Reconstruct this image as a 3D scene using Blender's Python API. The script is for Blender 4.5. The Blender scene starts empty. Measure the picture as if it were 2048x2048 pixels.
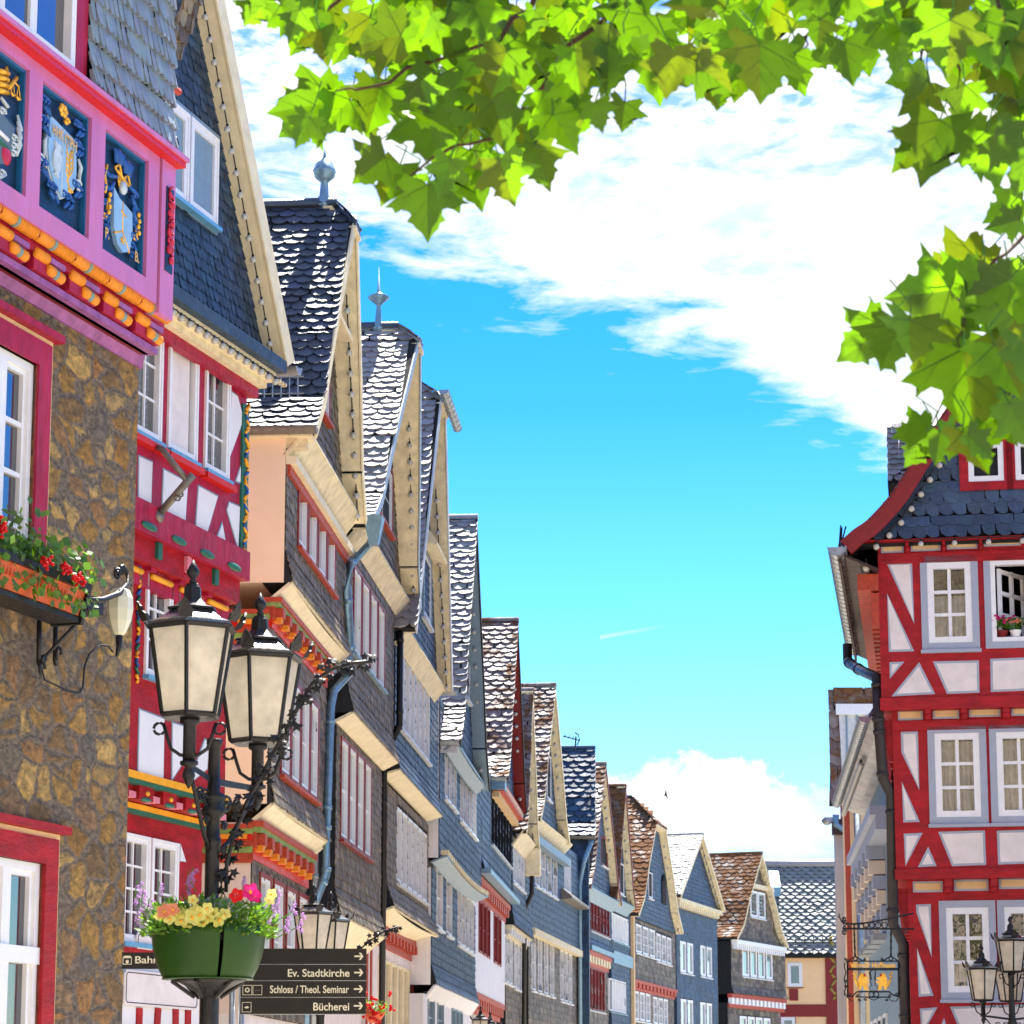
import bpy, math, random
from mathutils import Vector, Matrix
R = math.radians
random.seed(7)
sc = bpy.context.scene
# ---------------------------------------------------------------- camera, sky, sun, exposure
FPX, CY = 5200.0, 1277.0
PITCH = math.atan(923.0/FPX)
CP, SP_ = math.cos(PITCH), math.sin(PITCH)
EYE = 1.6
cam = bpy.data.cameras.new('camera'); camo = bpy.data.objects.new('camera', cam)
sc.collection.objects.link(camo); sc.camera = camo
camo.location = (0, 0, EYE); camo.rotation_euler = (R(90)+PITCH, 0, 0)
cam.sensor_width = 36; cam.lens = 36*FPX/2048; cam.shift_y = (CY-1024)/2048
cam.clip_start = 0.1; cam.clip_end = 3000
cam.dof.use_dof = True; cam.dof.focus_distance = 24; cam.dof.aperture_fstop = 10
SUN_EL, SUN_AZ = 62.0, 14.0          # azimuth from +Y (the far end of the street) towards +X
SUN_POWER, SKY_POWER, EXPOSURE = 5.0, 0.115, 1.55
sun = bpy.data.lights.new('sun', 'SUN'); sun.energy = SUN_POWER; sun.angle = R(.5); sun.color = (1, .95, .86)
so = bpy.data.objects.new('sun', sun); sc.collection.objects.link(so)
sd = Vector((math.sin(R(SUN_AZ))*math.cos(R(SUN_EL)), math.cos(R(SUN_AZ))*math.cos(R(SUN_EL)), math.sin(R(SUN_EL))))
so.rotation_euler = sd.to_track_quat('Z', 'Y').to_euler()
sc.view_settings.view_transform = 'Standard'; sc.view_settings.look = 'None'
sc.view_settings.exposure = EXPOSURE; sc.view_settings.gamma = 1
w = bpy.data.worlds.new('World'); sc.world = w; w.use_nodes = True
class NG:
    def __init__(s, nt): s.t = nt; s.n = nt.nodes; s.l = nt.links
    def new(s, typ, **k):
        n = s.n.new(typ)
        for a, b in k.items():
            if a.startswith('i_'):
                key = a[2:]
                n.inputs[int(key) if key.isdigit() else key].default_value = b
            else: setattr(n, a, b)
        return n
    def link(s, a, b): s.l.new(a, b)
    def inp(s, sock, v):
        if hasattr(v, 'is_output') or isinstance(v, bpy.types.NodeSocket): s.l.new(v, sock)
        else: sock.default_value = v
    def m(s, op, a, b=0.0, c=0.0, clamp=False):
        n = s.n.new('ShaderNodeMath'); n.operation = op; n.use_clamp = clamp
        s.inp(n.inputs[0], a); s.inp(n.inputs[1], b); s.inp(n.inputs[2], c); return n.outputs[0]
    def mix(s, f, a, b, blend='MIX'):
        n = s.n.new('ShaderNodeMix'); n.data_type = 'RGBA'; n.blend_type = blend
        s.inp(n.inputs[0], f); s.inp(n.inputs[6], a); s.inp(n.inputs[7], b); return n.outputs[2]
    def noise(s, vec, scale, detail=4, rough=.55, dist=0):
        n = s.n.new('ShaderNodeTexNoise'); n.inputs['Scale'].default_value = scale
        n.inputs['Detail'].default_value = detail; n.inputs['Roughness'].default_value = rough; n.inputs['Distortion'].default_value = dist
        if vec is not None: s.l.new(vec, n.inputs['Vector'])
        return n.outputs['Fac']
    def ramp(s, f, stops):
        n = s.n.new('ShaderNodeValToRGB'); s.l.new(f, n.inputs[0]); e = n.color_ramp.elements
        while len(e) < len(stops): e.new(.5)
        for q, (p, c) in zip(e, stops): q.position = p; q.color = tuple(c)+((1,) if len(c) == 3 else ())
        return n.outputs[0]
def build_world():
    g = NG(w.node_tree); g.n.clear()
    sky = g.new('ShaderNodeTexSky', sky_type='NISHITA', sun_disc=False, sun_elevation=R(SUN_EL), sun_rotation=R(SUN_AZ), air_density=1.0, dust_density=.3, ozone_density=2.0)
    tc = g.new('ShaderNodeTexCoord'); sep = g.new('ShaderNodeSeparateXYZ'); g.link(tc.outputs['Generated'], sep.inputs[0])
    X, Y, Z = sep.outputs
    h = g.m('SQRT', g.m('ADD', g.m('MULTIPLY', X, X), g.m('MULTIPLY', Y, Y)))
    az = g.m('ARCTAN2', X, Y); el = g.m('DIVIDE', Z, g.m('MAXIMUM', h, .02))
    # clear sky, deeper with height, over the sky texture
    grad = g.ramp(el, [(0.0, (.80, .95, .98)), (.09, (.42, .72, .86)), (.19, (.21, .57, .88)), (.27, (.085, .44, 1.0)), (.36, (.04, .40, 1.1)), (1.0, (.80, .78, .80))])
    blue = g.mix(1.0, sky.outputs[0], grad, 'MULTIPLY')
    blue = g.mix(1.0, blue, (SKYB,)*3+(1,), 'MULTIPLY')
    cv = g.new('ShaderNodeCombineXYZ'); g.link(az, cv.inputs[0]); g.link(el, cv.inputs[1])
    def stretched(sx, sy, rot=0):
        m = g.new('ShaderNodeMapping'); m.inputs['Scale'].default_value = (sx, sy, 1); m.inputs['Rotation'].default_value = (0, 0, rot)
        g.link(cv.outputs[0], m.inputs[0]); return m.outputs[0]
    n1 = g.noise(stretched(9, 30, R(12)), 2.0, 9, .62, .3); n2 = g.noise(stretched(12, 30, R(3)), 3.2, 8, .6, .4); n3 = g.noise(stretched(22, 22), 1.7, 7, .6, .2)
    n0 = g.noise(stretched(6, 9, R(12)), 1.0, 2, .5)
    # the high veil: everything above a slanting lower edge
    edge = g.m('SUBTRACT', .334, g.m('MULTIPLY', g.m('ADD', az, .055), .37))
    lowering = g.m('MULTIPLY', g.m('SUBTRACT', n1, .5), .11)
    lowering = g.m('ADD', lowering, g.m('MULTIPLY', g.m('SUBTRACT', n0, .5), .05))
    far_r = g.m('MULTIPLY', g.m('MAXIMUM', g.m('SUBTRACT', az, .085), 0), .35)
    dlt = g.m('ADD', g.m('SUBTRACT', g.m('SUBTRACT', el, edge), g.m('MULTIPLY', far_r, -1)), lowering)
    veil = g.m('MULTIPLY', dlt, 42, clamp=True)
    # blue tears inside the veil
    top = g.m('MULTIPLY', g.m('SUBTRACT', el, .335), 14, clamp=True)
    tear = g.m('MULTIPLY', g.m('SUBTRACT', n2, .485), 7.5, clamp=True)
    veil = g.m('SUBTRACT', veil, g.m('MULTIPLY', g.m('MULTIPLY', tear, top), .85), clamp=True)
    # cumulus bank low over the roofs
    topl = g.m('ADD', .128, g.m('MULTIPLY', g.m('SUBTRACT', n3, .5), .085))
    topl = g.m('SUBTRACT', topl, g.m('MULTIPLY', g.m('ABSOLUTE', g.m('SUBTRACT', az, .06)), .12))
    c1 = g.m('MULTIPLY', g.m('SUBTRACT', topl, el), 160, clamp=True)
    c2 = g.m('MULTIPLY', g.m('SUBTRACT', el, g.m('ADD', .083, g.m('MULTIPLY', g.m('SUBTRACT', n2, .5), .05))), 38, clamp=True)
    cum = g.m('MULTIPLY', c1, c2)
    # a short contrail
    ta = g.m('MULTIPLY', g.m('SUBTRACT', az, .047), 1/.028)
    tl = g.m('SUBTRACT', g.m('SUBTRACT', el, .1800), g.m('MULTIPLY', g.m('SUBTRACT', az, .047), .17))
    tr = g.m('MULTIPLY', g.m('SUBTRACT', .0011, g.m('ABSOLUTE', tl)), 900, clamp=True)
    tr = g.m('MULTIPLY', g.m('MULTIPLY', tr, g.m('MULTIPLY', g.m('GREATER_THAN', ta, -.45), g.m('LESS_THAN', ta, .45))), g.m('SUBTRACT', .5, ta), clamp=True)
    wisp = g.m('MULTIPLY', g.m('SUBTRACT', g.noise(stretched(16, 48, R(10)), 2.4, 9, .66, .5), .54), 6, clamp=True)
    veil = g.m('SUBTRACT', veil, g.m('MULTIPLY', wisp, g.m('MULTIPLY', veil, .45)), clamp=True)
    ahead = g.m('MULTIPLY', g.m('SUBTRACT', .62, g.m('ABSOLUTE', az)), 4, clamp=True)
    low = g.m('MULTIPLY', g.m('SUBTRACT', 1.5, el), 2, clamp=True)
    wide = g.m('MULTIPLY', g.m('SUBTRACT', g.noise(tc.outputs['Generated'], 2.2, 7, .6, .3), .53), 7, clamp=True)
    veil = g.m('MULTIPLY', g.m('MULTIPLY', veil, ahead), low); cum = g.m('MULTIPLY', cum, ahead)
    veil = g.m('MAXIMUM', veil, g.m('MULTIPLY', wide, g.m('SUBTRACT', 1, g.m('MULTIPLY', ahead, low))))
    cl = g.m('MAXIMUM', g.m('MAXIMUM', veil, cum), g.m('MULTIPLY', tr, .45))
    shade = g.noise(stretched(14, 22), 1.3, 4, .5)
    ccol = g.ramp(shade, [(.36, (CLD*.62, CLD*.74, CLD*.86)), (.56, (CLD, CLD, CLD*1.02))])
    # soft thin cloud spread overhead, outside the picture too
    col = g.mix(cl, blue, ccol)
    bg = g.new('ShaderNodeBackground'); g.link(col, bg.inputs[0]); bg.inputs[1].default_value = SKY_POWER
    out = g.new('ShaderNodeOutputWorld'); g.link(bg.outputs[0], out.inputs[0])
SKYB, CLD = 1.0, 4.2
build_world()
# ---------------------------------------------------------------- pixels of the photograph to rays
def ray(u, v):
    x = (u-1024)/FPX; y = (CY-v)/FPX
    return Vector((x, CP-y*SP_, SP_+y*CP))
def at(p, Y):
    d = ray(*p); return Vector((0, 0, EYE))+d*(Y/d.y)
def Zm(x0, y0, k): return lambda x, y: (x0+x*k, y0+y*k)
Z1 = Zm(0, 0, .37267); Z2 = Zm(0, 600, .37267); Z3 = Zm(0, 1250, .41408); Z4 = Zm(450, 350, .33639); Z5 = Zm(400, 950, .36232)
W1 = Zm(850, 1000, .33639); W2 = Zm(700, 1500, .28468); W3 = Zm(1150, 1450, .31056); W4 = Zm(1600, 680, .32092); W5 = Zm(1600, 1280, .39752)
A1 = Zm(0, 0, .18634); A2 = Zm(0, 330, .20702); SG = Zm(1660, 1820, .118); LN = Zm(1860, 1750, .15422); SPZ = Zm(440, 1880, .16563); G6 = Zm(480, 0, .41408); G7 = Zm(1200, 0, .49678)
DD = Zm(0, 0, 2048/1932)
# ---------------------------------------------------------------- materials
MATS = {}
def mat(name, col, rough=.6, var=.15, scale=6, bump=0.0, bscale=40, metal=0, spec=.3, trans=None, island=0, coat=0, moss=0, vscale=(1, 1, 1), col2=None, dirt=0):
    if name in MATS: return MATS[name]
    m = bpy.data.materials.new(name); m.use_nodes = True; MATS[name] = m
    g = NG(m.node_tree); b = g.n['Principled BSDF']
    tc = g.new('ShaderNodeTexCoord'); mp = g.new('ShaderNodeMapping'); mp.inputs['Scale'].default_value = vscale
    g.link(tc.outputs['Object'], mp.inputs[0]); V = mp.outputs[0]
    c0 = tuple(col)+(1,)
    f = g.ramp(g.noise(V, scale, 6, .6), [(.3, (1-var,)*3), (.7, (1+var,)*3)])
    c = g.mix(1.0, c0, f, 'MULTIPLY')
    if col2:
        nf = g.noise(V, scale*.6, 5, .65, .6)
        c = g.mix(g.m('MULTIPLY', g.m('SUBTRACT', nf, .47), 7, clamp=True), c, tuple(col2)+(1,))
    if island:
        geo = g.new('ShaderNodeNewGeometry'); ri = geo.outputs['Random Per Island']
        wn = g.new('ShaderNodeTexWhiteNoise', noise_dimensions='1D'); g.link(ri, wn.inputs['W'])
        fi = g.ramp(ri, [(0, (1-island,)*3), (1, (1+island,)*3)])
        c = g.mix(1.0, c, fi, 'MULTIPLY')
        tint = g.mix(.10, c, wn.outputs['Color'], 'SOFT_LIGHT'); c = tint
    if dirt:
        dn = g.noise(V, 2.3, 8, .7, .5); c = g.mix(g.m('MULTIPLY', g.m('SUBTRACT', dn, .5), dirt*6, clamp=True), c, (.16, .13, .10, 1))
    r = g.ramp(g.noise(V, scale*2.5, 3), [(.3, (max(rough-.12, .02),)*3), (.7, (min(rough+.12, 1),)*3)])
    if moss:
        mn = g.noise(V, 1.5, 8, .72, .2)
        mf = g.m('MULTIPLY', g.m('SUBTRACT', mn, .62-.3*moss), 9, clamp=True)
        mc = g.ramp(g.noise(V, 11, 5, .7), [(.3, (.05, .022, .010)), (.5, (.17, .060, .018)), (.7, (.24, .13, .03))])
        c = g.mix(mf, c, mc); r = g.mix(mf, r, (1, 1, 1, 1))
    g.link(c, b.inputs['Base Color']); g.link(r, b.inputs['Roughness'])
    b.inputs['Metallic'].default_value = metal; b.inputs['Specular IOR Level'].default_value = spec; b.inputs['Coat Weight'].default_value = coat
    if bump:
        bn = g.new('ShaderNodeBump'); bn.inputs['Strength'].default_value = min(1, bump); bn.inputs['Distance'].default_value = .02
        g.link(g.noise(V, bscale, 5, .6), bn.inputs['Height']); g.link(bn.outputs[0], b.inputs['Normal'])
    return m
M = {}
M['stone'] = None
M['pink'] = mat('pink_paint', (.55, .17, .37), .38, .10, 5, .15, 60, vscale=(1, 1, .25))
M['magenta'] = mat('magenta_timber', (.36, .008, .040), .45, .28, 9, .5, 45, vscale=(1, 1, .3))
M['red'] = mat('red_timber', (.36, .006, .012), .5, .30, 8, .6, 50, vscale=(.4, 1, 1))
M['brightred'] = mat('bright_red_paint', (.60, .014, .006), .35, .08, 6)
M['darkred'] = mat('dark_red_boards', (.17, .008, .008), .5, .2, 8, .2, 30)
M['oxblood'] = mat('oxblood_window_paint', (.23, .018, .016), .45, .15, 12)
M['rustred'] = mat('rust_red_cornice', (.42, .055, .025), .5, .25, 14, .3, 40)
M['white'] = mat('white_paint', (.80, .80, .80), .35, .05, 8)
M['plaster'] = mat('white_plaster', (.74, .73, .74), .85, .05, 3, .25, 70)
M['plaster2'] = mat('warm_white_plaster', (.76, .69, .66), .9, .10, 4, .3, 60)
M['creampanel'] = mat('cream_panel', (.72, .50, .26), .85, .10, 6, .3, 60)
M['peach'] = mat('peach_render', (.92, .70, .47), .9, .06, 1.2, .3, 55)
M['peach2'] = mat('apricot_render', (.90, .60, .32), .9, .05, 1.2, .2, 55)
M['beige'] = mat('beige_render', (.74, .60, .48), .9, .06, 1.5, .3, 50)
M['cream'] = mat('cream_boards', (.80, .70, .46), .6, .12, 5, .25, 25, dirt=.03)
M['cream2'] = mat('weathered_cream_boards', (.74, .64, .41), .7, .2, 5, .35, 25, dirt=.07)
M['white_boards'] = mat('pale_grey_boards', (.60, .62, .62), .6, .15, 6, .2, 30, dirt=.08)
M['slate'] = mat('blue_slate', (.022, .052, .100), .5, .25, 5, .5, 55, spec=.38, island=.4)
M['greyrender'] = mat('grey_render', (.48, .45, .44), .9, .05, 1.5, .2, 50)
M['slate_grey'] = mat('weathered_slate', (.115, .094, .070), .6, .3, 6, .6, 50, spec=.4, island=.55, col2=(.19, .145, .095))
M['slate_silver'] = mat('silver_slate', (.20, .25, .29), .42, .2, 6, .4, 60, spec=.6, island=.15)
M['slate_roof'] = mat('roof_slate', (.028, .042, .075), .40, .25, 5, .5, 45, spec=.8, island=.45)  # darkened base: roof shade put into the slate colour
M['slate_light'] = mat('sunlit_roof_slate', (.24, .23, .235), .42, .2, 5, .4, 45, spec=.9, island=.25)  # paled base: sun glare on the roofs put into the slate colour
M['slate_moss'] = mat('mossy_roof_slate', (.17, .13, .12), .42, .25, 5, .6, 40, spec=.7, island=.4, moss=.45)
M['slate_moss2'] = mat('very_mossy_roof_slate', (.15, .105, .085), .5, .3, 5, .6, 40, spec=.5, island=.4, moss=.75)
M['dark'] = mat('dark_interior_and_shade', (.012, .012, .014), .9, .1, 3)  # near-black for rooms; also stands for shade on outer walls
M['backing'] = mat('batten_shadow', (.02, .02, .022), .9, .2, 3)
M['bluegrey'] = mat('blue_grey_paint', (.20, .29, .36), .45, .1, 8)
M['greytrim'] = mat('grey_window_surround', (.36, .39, .47), .55, .06, 8)
M['bluesill'] = mat('blue_sill', (.13, .36, .55), .35, .1, 8)
M['metal'] = mat('zinc', (.33, .36, .38), .42, .2, 10, metal=.75, bump=.1)
M['zincblue'] = mat('blue_zinc', (.20, .33, .42), .4, .2, 10, metal=.5)
M['brownzinc'] = mat('weathered_zinc', (.20, .18, .15), .5, .25, 10, metal=.5)
M['iron'] = mat('black_iron', (.008, .0075, .0075), .42, .3, 20, .3, 60, spec=.4)
M['orange'] = mat('orange_carved_paint', (.80, .27, .015), .5, .12, 20, .5, 70)
M['yellow'] = mat('yellow_paint', (.85, .38, .02), .45, .1, 10)
M['green'] = mat('green_paint', (.02, .13, .085), .45, .15, 10)
M['sage'] = mat('sage_green_paint', (.22, .33, .09), .55, .25, 12)
M['teal'] = mat('grey_green_paint', (.20, .30, .28), .6, .1, 10)
M['pinkish'] = mat('rose_paint', (.70, .22, .28), .5, .1, 10)
M['navy'] = mat('deep_blue_panel', (.008, .033, .075), .4, .3, 6, .2, 30)
M['bluerim'] = mat('panel_rim_blue', (.015, .13, .30), .4, .2, 8)
M['azure'] = mat('blue_relief', (.015, .10, .36), .4, .3, 16, .4, 40)
M['shield'] = mat('pale_blue_shield', (.26, .46, .66), .4, .12, 8)
M['silver'] = mat('silver_relief', (.50, .58, .62), .4, .15, 12)
M['gold'] = mat('gold_relief', (.85, .46, .05), .32, .15, 14, metal=.25)
M['crimson'] = mat('crimson_relief', (.50, .02, .06), .4, .2, 14)
M['bulbg'] = mat('bulb_glass', (.48, .46, .40), .15, .05, 10, spec=.8)
M['terracotta'] = mat('terracotta_plastic', (.62, .11, .035), .5, .08, 10)
M['bowl'] = mat('green_plastic', (.016, .055, .006), .42, .18, 4, spec=.25)
M['signplate'] = mat('sign_brown_black', (.016, .013, .010), .55, .05, 5, spec=.3)
M['signtext'] = mat('sign_cream', (.74, .68, .50), .5, .02, 5)
M['lampcream'] = mat('cream_lamp_shade', (.66, .66, .50), .4, .05, 5)
M['brownroof'] = mat('dark_brown_boards', (.05, .028, .022), .6, .2, 10)
M['bark'] = mat('plane_bark', (.16, .12, .07), .8, .3, 8, .5, 20)
M['twig'] = mat('twig', (.075, .035, .02), .7, .2, 20)
def glass_mat(name, col, rough, bmp):
    m = mat(name, col, rough, .3, .7, bmp, 2.2, spec=1.0, coat=1.0)
    return m
M['glass'] = glass_mat('window_glass', (.03, .04, .05), .06, .02)
M['glass_far'] = glass_mat('dark_window_glass', (.06, .085, .11), .10, .03)
def thin_glass():
    m = bpy.data.materials.new('clear_pane'); m.use_nodes = True; g = NG(m.node_tree)
    for n in list(g.n): g.n.remove(n)
    tr = g.new('ShaderNodeBsdfTransparent'); gl = g.new('ShaderNodeBsdfGlossy'); gl.inputs['Roughness'].default_value = .02
    tc = g.new('ShaderNodeTexCoord'); bn = g.new('ShaderNodeBump'); bn.inputs['Strength'].default_value = .15; bn.inputs['Distance'].default_value = .03
    g.link(g.noise(tc.outputs['Object'], 2.0, 3), bn.inputs['Height']); g.link(bn.outputs[0], gl.inputs['Normal'])
    fr = g.new('ShaderNodeFresnel'); fr.inputs[0].default_value = 1.9
    mx = g.new('ShaderNodeMixShader'); g.link(g.m('ADD', fr.outputs[0], .05), mx.inputs[0]); g.link(tr.outputs[0], mx.inputs[1]); g.link(gl.outputs[0], mx.inputs[2])
    o = g.new('ShaderNodeOutputMaterial'); g.link(mx.outputs[0], o.inputs[0]); return m
M['clear'] = thin_glass()
def translucent(name, col, tcol, f, bump=0, sc_=30, vein=0, island=0.0, rough=.45):
    m = bpy.data.materials.new(name); m.use_nodes = True; g = NG(m.node_tree); b = g.n['Principled BSDF']
    tc = g.new('ShaderNodeTexCoord'); nz = g.noise(tc.outputs['Object'], sc_, 5, .6)
    ff = g.ramp(nz, [(.3, (.82,)*3), (.7, (1.15,)*3)])
    c1 = g.mix(1.0, tuple(col)+(1,), ff, 'MULTIPLY'); c2 = g.mix(1.0, tuple(tcol)+(1,), ff, 'MULTIPLY')
    if island:
        geo = g.new('ShaderNodeNewGeometry'); ri = geo.outputs['Random Per Island']
        br = g.ramp(ri, [(0, (1.35, .8, .75)), (.25, (1-island*.5,)*3), (.6, (1, 1, 1)), (1, (1+island, 1+island, 1-island))])
        c1 = g.mix(1.0, c1, br, 'MULTIPLY'); c2 = g.mix(1.0, c2, br, 'MULTIPLY')
    g.link(c1, b.inputs['Base Color']); b.inputs['Roughness'].default_value = rough
    t = g.new('ShaderNodeBsdfTranslucent'); g.link(c2, t.inputs[0])
    mx = g.new('ShaderNodeMixShader'); mx.inputs[0].default_value = f
    g.link(b.outputs[0], mx.inputs[1]); g.link(t.outputs[0], mx.inputs[2])
    o = [n for n in g.n if n.type == 'OUTPUT_MATERIAL'][0]; g.link(mx.outputs[0], o.inputs[0])
    if bump:
        bn = g.new('ShaderNodeBump'); bn.inputs['Strength'].default_value = bump; bn.inputs['Distance'].default_value = .004
        g.link(g.noise(tc.outputs['Object'], sc_*2, 3), bn.inputs['Height']); g.link(bn.outputs[0], b.inputs['Normal']); g.link(bn.outputs[0], t.inputs['Normal'])
    return m
M['leaf'] = translucent('plane_leaf', (.024, .066, .003), (.20, .44, .003), .50, .3, 12, island=.65)
M['vein'] = translucent('leaf_vein', (.07, .12, .015), (.30, .48, .03), .4)
M['leafg'] = translucent('bedding_leaf', (.06, .17, .02), (.25, .5, .03), .4, 0, 30, island=.3)
M['lampglass'] = translucent('frosted_lamp_glass', (.86, .78, .64), (.97, .92, .80), .58, .25, 9, rough=.3)
M['curtain'] = translucent('net_curtain', (.92, .92, .88), (.8, .8, .75), .3, 0, 8)
for nm, c in (('geranium', (.75, .006, .008)), ('petunia', (.85, .80, .22)), ('mauve', (.50, .26, .62)), ('magflower', (.72, .015, .20)), ('salmon', (.85, .30, .16)), ('dusty', (.42, .47, .38))):
    M[nm] = translucent(nm+'_petal', c, c, .4, 0, 30)
def stone_mat():
    m = bpy.data.materials.new('rubble_stone'); m.use_nodes = True; g = NG(m.node_tree); b = g.n['Principled BSDF']
    tc = g.new('ShaderNodeTexCoord'); mp = g.new('ShaderNodeMapping'); mp.inputs['Scale'].default_value = (2.9, 2.9, 4.2); g.link(tc.outputs['Object'], mp.inputs[0])
    nz = g.new('ShaderNodeTexNoise'); nz.inputs['Scale'].default_value = 1.6; nz.inputs['Detail'].default_value = 8; g.link(mp.outputs[0], nz.inputs['Vector'])
    dv = g.n.new('ShaderNodeMix'); dv.data_type = 'RGBA'; dv.blend_type = 'LINEAR_LIGHT'; dv.inputs[0].default_value = .24
    g.link(mp.outputs[0], dv.inputs[6]); g.link(nz.outputs['Color'], dv.inputs[7])
    v = g.new('ShaderNodeTexVoronoi', feature='DISTANCE_TO_EDGE'); v.inputs['Scale'].default_value = 1.15; g.link(dv.outputs[2], v.inputs['Vector'])
    vc = g.new('ShaderNodeTexVoronoi', feature='F1'); vc.inputs['Scale'].default_value = 1.15; g.link(dv.outputs[2], vc.inputs['Vector'])
    vs = g.new('ShaderNodeSeparateColor'); g.link(vc.outputs['Color'], vs.inputs[0])
    sc1 = g.ramp(vs.outputs[0], [(0, (.36, .19, .045)), (.25, (.50, .30, .08)), (.45, (.24, .15, .07)), (.65, (.70, .46, .15)), (.8, (.17, .155, .135)), (.9, (.46, .23, .07)), (1, (.32, .22, .13))])
    n2 = g.noise(mp.outputs[0], 3.5, 9, .72, .5)
    c = g.mix(1.0, sc1, g.ramp(n2, [(.28, (.25, .23, .22)), (.50, (.9, .9, .9)), (.72, (1.9, 1.7, 1.4))]), 'MULTIPLY')
    mort = g.ramp(g.noise(mp.outputs[0], 6, 6, .7), [(.3, (.055, .038, .022)), (.7, (.40, .31, .22))])
    n4 = g.noise(mp.outputs[0], 1.0, 5, .6)
    thr = g.m('MULTIPLY', g.m('SUBTRACT', n4, .36), .42, clamp=True)
    mf = g.m('SUBTRACT', 1, g.m('MULTIPLY', g.m('SUBTRACT', v.outputs[0], thr), 16, clamp=True), clamp=True)
    c = g.mix(mf, c, mort); g.link(c, b.inputs['Base Color']); b.inputs['Roughness'].default_value = .9
    hgt = g.m('ADD', g.m('MULTIPLY', g.m('MINIMUM', v.outputs[0], .22), 2.8), g.m('MULTIPLY', n2, .9))
    bn = g.new('ShaderNodeBump'); bn.inputs['Strength'].default_value = 1; bn.inputs['Distance'].default_value = .10; g.link(hgt, bn.inputs['Height']); g.link(bn.outputs[0], b.inputs['Normal'])
    return m
M['stone'] = stone_mat()
# ---------------------------------------------------------------- mesh builder
class MB:
    def __init__(s): s.v = []; s.f = []; s.m = []; s.ms = []; s.smooth = []
    def mi(s, m):
        m = M[m] if isinstance(m, str) else m
        if m not in s.ms: s.ms.append(m)
        return s.ms.index(m)
    def face(s, pts, m, sm=False):
        i = len(s.v); s.v += [tuple(p) for p in pts]; s.f.append(tuple(range(i, i+len(pts)))); s.m.append(s.mi(m)); s.smooth.append(sm)
    def grid(s, verts, faces, m, sm=False):
        i = len(s.v); s.v += [tuple(p) for p in verts]; k = s.mi(m)
        for f in faces: s.f.append(tuple(i+j for j in f)); s.m.append(k); s.smooth.append(sm)
    def box(s, a, b, m):
        (x0, y0, z0), (x1, y1, z1) = a, b
        v = [(x, y, z) for z in (z0, z1) for y in (y0, y1) for x in (x0, x1)]
        s.grid(v, [(0, 2, 3, 1), (4, 5, 7, 6), (0, 1, 5, 4), (2, 6, 7, 3), (0, 4, 6, 2), (1, 3, 7, 5)], m)
    def hexa(s, q0, q1, m):           # two matching polygons joined
        n = len(q0); s.grid(list(q0)+list(q1), [tuple(range(n))[::-1], tuple(range(n, 2*n))]+[(i, (i+1) % n, n+(i+1) % n, n+i) for i in range(n)], m)
    def tube(s, pts, r, m, k=8, caps=True):
        pts = [Vector(p) for p in pts]; rr = r if isinstance(r, (list, tuple)) else [r]*len(pts)
        rings = []; ref = None
        for i, p in enumerate(pts):
            t = (pts[min(i+1, len(pts)-1)]-pts[max(i-1, 0)])
            if t.length < 1e-9: t = Vector((0, 0, 1))
            t.normalize()
            if ref is None: ref = Vector((0, 0, 1)) if abs(t.z) < .9 else Vector((1, 0, 0))
            a = t.cross(ref)
            if a.length < 1e-4: a = t.cross(Vector((.3, .9, .2)))
            a.normalize(); b = t.cross(a).normalized(); ref = -b if False else ref
            rings.append([p+(a*math.cos(2*math.pi*j/k)+b*math.sin(2*math.pi*j/k))*rr[i] for j in range(k)])
        vs = [q for ring in rings for q in ring]
        fs = [(i*k+j, i*k+(j+1) % k, (i+1)*k+(j+1) % k, (i+1)*k+j) for i in range(len(pts)-1) for j in range(k)]
        if caps: fs += [tuple(range(k))[::-1], tuple((len(pts)-1)*k+j for j in range(k))]
        s.grid(vs, fs, m, k > 5)
    def lathe(s, c, prof, m, k=16, rot=0, sm=True, sx=1, sy=1):
        cx, cy, cz = c
        vs = [(cx+r*sx*math.cos(rot+2*math.pi*j/k), cy+r*sy*math.sin(rot+2*math.pi*j/k), cz+z) for r, z in prof for j in range(k)]
        fs = [(i*k+j, i*k+(j+1) % k, (i+1)*k+(j+1) % k, (i+1)*k+j) for i in range(len(prof)-1) for j in range(k)]
        fs += [tuple(range(k))[::-1], tuple((len(prof)-1)*k+j for j in range(k))]
        s.grid(vs, fs, m, sm)
    def ball(s, c, r, m, k=10, sx=1, sy=1, sz=1):
        n = max(4, k//2+1); s.lathe(c, [(max(1e-4, r*math.sin(math.pi*i/n)), -r*sz*math.cos(math.pi*i/n)) for i in range(n+1)], m, k, sx=sx, sy=sy)
    def build(s, name, parent=None, loc=None):
        me = bpy.data.meshes.new(name); me.from_pydata(s.v, [], s.f)
        for m in s.ms: me.materials.append(m)
        me.polygons.foreach_set('material_index', s.m); me.polygons.foreach_set('use_smooth', s.smooth); me.update()
        o = bpy.data.objects.new(name, me); sc.collection.objects.link(o)
        if parent is not None: o.parent = parent
        if loc is not None: o.location = loc
        return o
def tag(o, label=None, cat=None, group=None, kind=None):
    for k, v in (('label', label), ('category', cat), ('group', group), ('kind', kind)):
        if v: o[k] = v
    return o
def thing(name, label, cat, loc=(0, 0, 0), rz=0, group=None):
    o = bpy.data.objects.new(name, None); sc.collection.objects.link(o); o.empty_display_size = .3
    o.location = loc; o.rotation_euler = (0, 0, rz); return tag(o, label, cat, group)
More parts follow.
